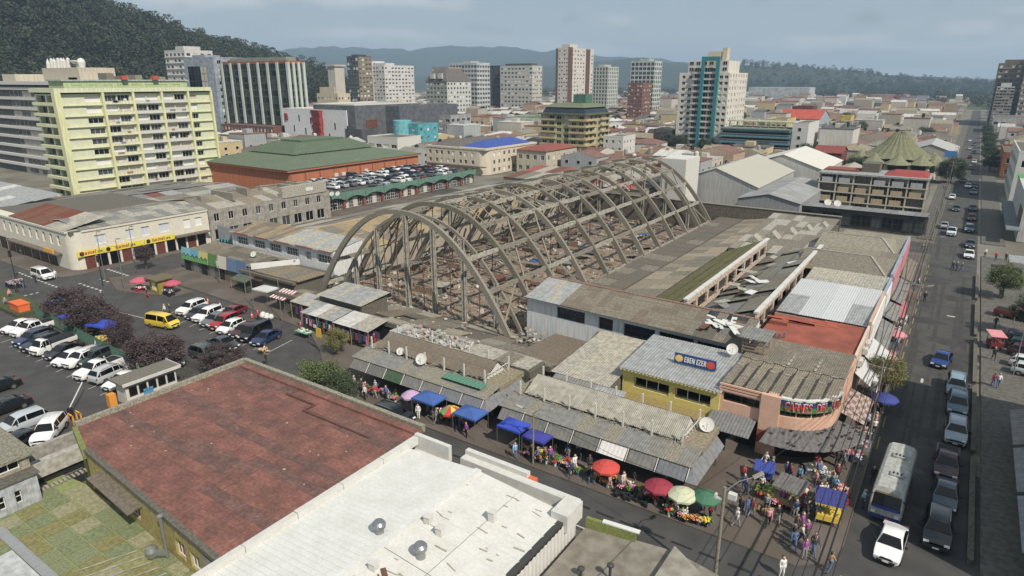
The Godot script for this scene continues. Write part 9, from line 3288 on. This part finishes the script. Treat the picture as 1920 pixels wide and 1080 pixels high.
func left_stalls()->void:
	var t:=thing("yellow_kiosk","yellow newspaper kiosk on the corner island","kiosk",V(-101.4,0.13,-50.2))
	var m:MB
	sl(t,"booth",worn(170,150,66,"grime",0.3),[-102.8,-100.2,0.13,2.3,-51.6,-49.3])
	sl(t,"roof",worn(122,112,84,"lichen",0.3),[-103.2,-99.8,2.3,2.5,-52.0,-48.8])
	sl(t,"poster",paint(232,214,60),[-102.1,-100.9,0.5,2.1,-49.3,-49.24])
	sl(t,"poster_picture",paint(226,226,210),[-101.9,-101.1,0.7,1.7,-49.24,-49.2])
	sl(t,"magazine_rack",paint(120,60,66),[-102.86,-102.8,0.5,2.0,-51.4,-49.5])
	heap("kiosk_goods","red crates of goods under the kiosk's left umbrella","stand",V(-104.4,0.13,-48.4),1.6,1.0,0.9,60,[Color(0.5,0.08,0.12),Color(0.6,0.6,0.6)],paint(176,50,60))
	heap("kiosk_shoes","dark rack of goods under the kiosk's right umbrella","stand",V(-98.7,0.13,-50.0),1.8,1.0,0.9,70,[Color(0.06,0.06,0.07),Color(0.5,0.5,0.5)],M.black)
	heap("fruit_stand","fruit stand with orange and green heaps under the broad plum tree","fruit stand",V(-72.6,0.13,-33.4),3.6,1.2,1.0,150,[Color(0.7,0.2,0.06),Color(0.65,0.5,0.08),Color(0.2,0.45,0.1),Color(0.6,0.08,0.06)],paint(70,140,110))
	heap("melon_table","table of yellow and green fruit below the big blue tent","fruit stand",V(-86.2,0.13,-34.4),2.4,1.0,1.0,90,[Color(0.65,0.55,0.1),Color(0.3,0.45,0.12),Color(0.6,0.2,0.1)],M.timber)
	m=nb()
	m.slab(-110.2,-107.2,0.1,1.5,-34.4,-33.0)
	m.slab(-110.3,-107.1,1.5,1.62,-34.5,-32.9)
	one("orange_bin",m,paint(232,100,38),"bright orange skip box at the left edge by the fence","skip")
	m=nb()
	m.slab(-122,-106.4,0.0,0.5,-36.6,-32.4)
	one("planter_hedge",m,worn(92,96,58,"leafy",0.4),"low scrubby planted bed beside the orange skip","hedge")
	var f:=thing("green_fence","green wire fence along the car park's planted island","fence",V(-86,0.13,-33.4))
	for k in 19:
		m=nb()
		var x:=-104.5+k*2.0
		var z:=-34.0+k*0.09
		m.slab(x-0.04,x+0.04,0.13,1.9,z-0.04,z+0.04)
		put(f,"post",m,paint(70,100,84))
		if k<18:
			m=nb()
			for j in 20:
				m.slab(x+j*0.1,x+j*0.1+0.03,0.2,1.8,z-0.01+j*0.0045,z+0.02+j*0.0045)
			m.beam(V(x,1.75,z),V(x+2,1.75,z+0.09),0.04,0.04)
			m.beam(V(x,0.3,z),V(x+2,0.3,z+0.09),0.04,0.04)
			put(f,"panel",m,paint(66,104,86))
	var gr:=nb()
	gr.tinted=true
	for k in 2600:
		var x:=R(-105.5,-67)
		var z:=R(-37.0,-32.6)+(x+86)*0.05
		gr.col=pick([Color(0.16,0.15,0.05),Color(0.22,0.18,0.08),Color(0.1,0.13,0.04)])*R(0.7,1.2)
		var s:=R(0.12,0.45)
		gr.tri(V(x-0.06,0.13,z),V(x+0.06,0.13,z+R(-0.05,0.05)),V(x+R(-0.1,0.1),0.13+s,z+R(-0.1,0.1)))
	var go:=one("dry_grass",gr,M.vertex,"dry yellowish weeds on the fenced planting strip","grass")
	go.set_meta("kind","stuff")
	t=thing("parking_booth","long white car park booth with flat grey roof","booth",V(-68,0.13,-30.4))
	sl(t,"wall",M.white_wall,[-68.9,-66.9,0.0,2.3,-33.2,-27.9])
	sl(t,"roof",worn(128,124,118,"lichen",0.3),[-69.4,-66.5,2.3,2.5,-33.6,-27.5])
	m=nb()
	m.slab(-69.46,-66.44,2.44,2.62,-33.66,-33.6)
	m.slab(-66.5,-66.42,2.3,2.62,-33.6,-27.5)
	put(t,"roof_edge",m,M.white_wall)
	for k in 5:
		window(t,V(-66.88,1.4,-28.6-k*1.0),BU(PI/2),0.8,1.0,M.frame_dark,M.glass_dark,Vector2i(1,1),true)
	sl(t,"blue_sign",paint(70,140,190),[-66.89,-66.84,0.4,1.2,-30.6,-29.6])
	m=nb()
	m.slab(-68.5,-67.8,0.0,1.4,-27.3,-26.6)
	one("orange_machine",m,paint(222,140,40),"orange ticket machine beside the white booth","machine")
	t=thing("barrier_gate","orange and white car park barrier with raised arm","barrier",V(-68.6,0,-23.4))
	sl(t,"cabinet",M.black,[-69.1,-68.7,0,1.1,-23.6,-23.2])
	bl(t,"arm",paint(220,220,216),[V(-69,1.0,-23.4),V(-73.4,1.4,-26.6),0.08,0.12])
	for a in [[-68.2,-23.6],[-67.2,-23.6],[-68.2,-22.9],[-67.2,-22.9]]:
		sl(t,"guard_post",paint(220,150,50),[a[0]-0.06,a[0]+0.06,0,1.0,a[1]-0.06,a[1]+0.06])
	m=nb()
	m.slab(-68.3,-67.1,0.9,1.0,-23.66,-23.54)
	m.slab(-68.3,-67.1,0.9,1.0,-22.96,-22.84)
	put(t,"guard_rail",m,paint(220,150,50))
func pole(called:String,label:String,at:Vector3,h:float,r:float,m:Material,group:="")->Node3D:
	var t:=thing(called,label,"pole",at,group)
	var b:=nb()
	b.tube([at,at+V(0,h,0)],[r,r*0.7],8)
	put(t,"shaft",b,m)
	return t
func lamp_head(t:Node3D,a:Vector3,b:Vector3)->void:
	var m:=nb()
	m.tube([a,a.lerp(b,0.5)+V(0,0.25,0),b],[0.04,0.035,0.03],6)
	put(t,"arm",m,M.steel)
	m=nb()
	var d:=(b-a).normalized()
	m.beam(b,b+d*0.7,0.28,0.12)
	put(t,"lamp_head",m,M.asbestos_light)
func build_street_furniture()->void:
	var t:=pole("street_lamp","double-headed street lamp before the two flower pavilions",V(-26.6,0.13,-42.2),5.0,0.09,M.concrete)
	lamp_head(t,V(-26.6,5.0,-42.2),V(-27.6,5.3,-42.0))
	lamp_head(t,V(-26.6,5.0,-42.2),V(-25.6,5.5,-42.4))
	t=pole("street_lamp","tall concrete lamp pole with white box near the bottom street corner",V(-9.0,0.13,-37.0),7.4,0.14,M.concrete)
	lamp_head(t,V(-9.0,7.2,-37.0),V(-7.6,8.2,-38.0))
	var m:MB
	bl(t,"white_box",M.white_wall,[V(-8.5,7.0,-37.1),V(0.5,0.4,0.35)])
	m=nb()
	m.box(V(-9.3,6.6,-37.0),V(0.5,0.12,0.12))
	m.box(V(-9.5,6.7,-37.0),V(0.16,0.3,0.2))
	put(t,"camera_bracket",m,M.white_wall)
	for a in [[-113.6,-47.6,8.5,"tall slim lamp post at the island by the yellow sign"],[-105.9,-46.9,8.5,"tall slim lamp post beside the kiosk's pink umbrella"],[-120.6,-56.0,7.0,"slim lamp post before the yellow sign shop"],[-150,-42.9,8.0,"tall pale lamp post at the far left street"],[-97.5,-58.0,6.0,"slim post with white board by the mural"],[-82.0,-53.4,6.5,"slim black post by the striped stall"],[-74.6,-52.6,6.5,"slim post left of the clothes stalls"]]:
		t=pole("lamp_post",a[3],V(a[0],0.0,a[1]),a[2],0.07,M.steel,"slim posts")
		if a[2]>6.9:
			lamp_head(t,V(a[0],a[2],a[1]),V(a[0]+0.9,a[2]+0.3,a[1]))
		elif a[0]==-97.5:
			sl(t,"board",M.white_roof,[-97.9,-97.1,3.2,4.0,-57.95,-57.9])
	for a in [[-112.4,-46.6,4.2,"traffic signal on the corner island"],[-128,-40,4.2,"traffic signal at the far left edge of the junction"]]:
		t=pole("traffic_signal",a[3],V(a[0],0.0,a[1]),a[2],0.08,M.black)
		bl(t,"signal_head",M.black,[V(a[0],a[2]+0.4,a[1]),V(0.4,1.1,0.35)])
		for k in 3:
			m=nb()
			m.lathe(ZR,[V2(0,0.02),V2(0.12,0)],10)
			var o:=put(t,"lens",m,[paint(120,30,26),paint(130,100,30),paint(30,90,60)][k])
			o.transform=Transform3D(Basis(RT,PI/2),V(0,a[2]+0.75-k*0.34,0.19))
	t=pole("yellow_sign_post","yellow street sign on a post beside the small green tree",V(-61.6,0.13,-48.4),2.4,0.05,M.steel)
	bl(t,"board",paint(220,176,44),[V(-61.6,2.6,-48.35),V(0.9,1.2,0.06)])
	bl(t,"board",M.white_roof,[V(-62.2,3.3,-48.35),V(0.5,0.4,0.06)])
	var zs:=[-24.0,-62.0,-92.0,-124.0,-160.0,-200.0,-245.0,-300.0]
	var ords:=["nearest","second","third","fourth","fifth","sixth","seventh","farthest"]
	for k in zs.size():
		t=pole("utility_pole","%s wooden utility pole along the avenue's left kerb"%ords[k],V(-2.9,0.13,zs[k]),8.4,0.1,M.concrete,"utility poles")
		for y in ([7.9,6.9] if k>1 else [7.9]):
			sl(t,"crossarm",M.timber,[-3.8,-2.0,y-0.06,y+0.06,zs[k]-0.06,zs[k]+0.06])
		if k%2==1:
			m=nb()
			m.lathe(V(-3.3,5.6,zs[k]),[V2(0,0),V2(0.25,0.02),V2(0.25,0.8),V2(0,0.85)],10)
			put(t,"transformer",m,M.zinc_dull)
		if k>1:
			lamp_head(t,V(-2.9,7.3,zs[k]),V(-1.2,7.9,zs[k]))
	var names:=["outer left","inner left","inner right","outer right","low thick","lowest"]
	var wx:=[-3.7,-3.3,-2.5,-2.1,-3.05,-2.75]
	var wy:=[8.0,8.0,8.0,7.0,6.2,5.7]
	for i in 6:
		m=nb()
		for k in zs.size()-1:
			var pts:=[]
			var rs:=[]
			for s in 9:
				var u:=s/8.0
				pts.append(V(wx[i],wy[i]-4.0*u*(1-u)*(0.5+0.1*i),lerpf(zs[k],zs[k+1],u)))
				rs.append(0.025 if i<4 else 0.06)
			m.tube(pts,rs,5,false)
		one("overhead_cable",m,M.black,"%s overhead cable along the avenue's left kerb"%names[i],"cable",ZR,"cables along the avenue")
	for a in [[[-9.0,7.0,-37.0],[-2.9,7.8,-62.0],"thin cable from the corner lamp pole to the avenue"],[[-26.6,4.9,-42.2],[-9.0,6.8,-37.0],"thin cable between the double lamp and the corner pole"],[[-113.6,7.5,-47.6],[-105.9,7.5,-46.9],"thin cable between the two island lamp posts"]]:
		m=nb()
		var A:=V(a[0][0],a[0][1],a[0][2])
		var B:=V(a[1][0],a[1][1],a[1][2])
		m.tube([A,A.lerp(B,0.5)-V(0,0.5,0),B],[0.018,0.018,0.018],4,false)
		one("overhead_cable",m,M.black,a[2],"cable")
	for a in [[8.6,-88,"slim post beside the parked cars on the right pavement"],[9.2,-108,"slim post left of the red-brown pickup"]]:
		pole("lamp_post",a[2],V(a[0],0.13,a[1]),5.5,0.07,M.steel,"slim posts")
	cart("red vendor cart with pink canopy on the right pavement",V(6.9,0.13,-96.5),1.3,1.7,paint(214,136,142),paint(120,30,36),1.9,0.3,Color(0.3,0.1,0.08))
	var sh:=thing("bus_shelter","pale bus shelter at the far right corner","bus shelter",V(10.4,0.13,-140))
	sl(sh,"roof",M.zinc,[9.2,12.0,2.3,2.45,-143,-137])
	for q in [[9.4,-142.6],[11.8,-142.6],[9.4,-137.4],[11.8,-137.4]]:
		sl(sh,"post",M.steel,[q[0]-0.05,q[0]+0.05,0.13,2.3,q[1]-0.05,q[1]+0.05])
	sl(sh,"panel",M.glass_grey,[11.8,11.85,0.5,2.1,-142.4,-137.6])
	var k:=0
	for a in [[-90.7,-51.5],[-87.4,-51.4],[-79.4,-51.2],[-76.2,-50.6],[-75.0,-49.8]]:
		t=thing("traffic_cone","%s orange traffic cone from the left in the plaza by the parked row"%["first","second","third","fourth","fifth"][k],"traffic cone",V(a[0],0.0,a[1]),"traffic cones")
		m=nb()
		m.lathe(t.position,[V2(0.2,0.04),V2(0.13,0.4)],10)
		m.lathe(t.position,[V2(0.1,0.56),V2(0.03,0.9),V2(0,0.9)],10)
		put(t,"cone",m,paint(222,74,40))
		m=nb()
		m.lathe(t.position,[V2(0.132,0.4),V2(0.1,0.56)],10)
		put(t,"white_band",m,M.white_roof)
		bl(t,"base",M.black,[t.position+V(0,0.02,0),V(0.5,0.04,0.5)])
		k+=1
	t=thing("white_sacks","heap of white sacks by the plaza's cones","sacks",V(-77.6,0.13,-52.2))
	for i in 5:
		m=nb()
		m.lathe(V(-78.4+i*0.45,0.13,-52.3+(i%2)*0.4),[V2(0.32,0),V2(0.42,0.25),V2(0.3,0.55),V2(0.08,0.65),V2(0,0.68)],9)
		put(t,"sack",m,M.white_roof)
	heap("hand_cart","small hand cart with boxes behind the parked row","cart",V(-66.8,0.0,-44.0),1.4,0.9,0.8,30,[Color(0.45,0.32,0.2),Color(0.5,0.42,0.3)],M.timber)
	heap("scrap_pile","dark pile of bags at the left edge of the junction","pile",V(-124,0.0,-38.5),2.4,2.0,1.0,90,[Color(0.1,0.1,0.11),Color(0.3,0.3,0.32),Color(0.5,0.3,0.35)],M.black)
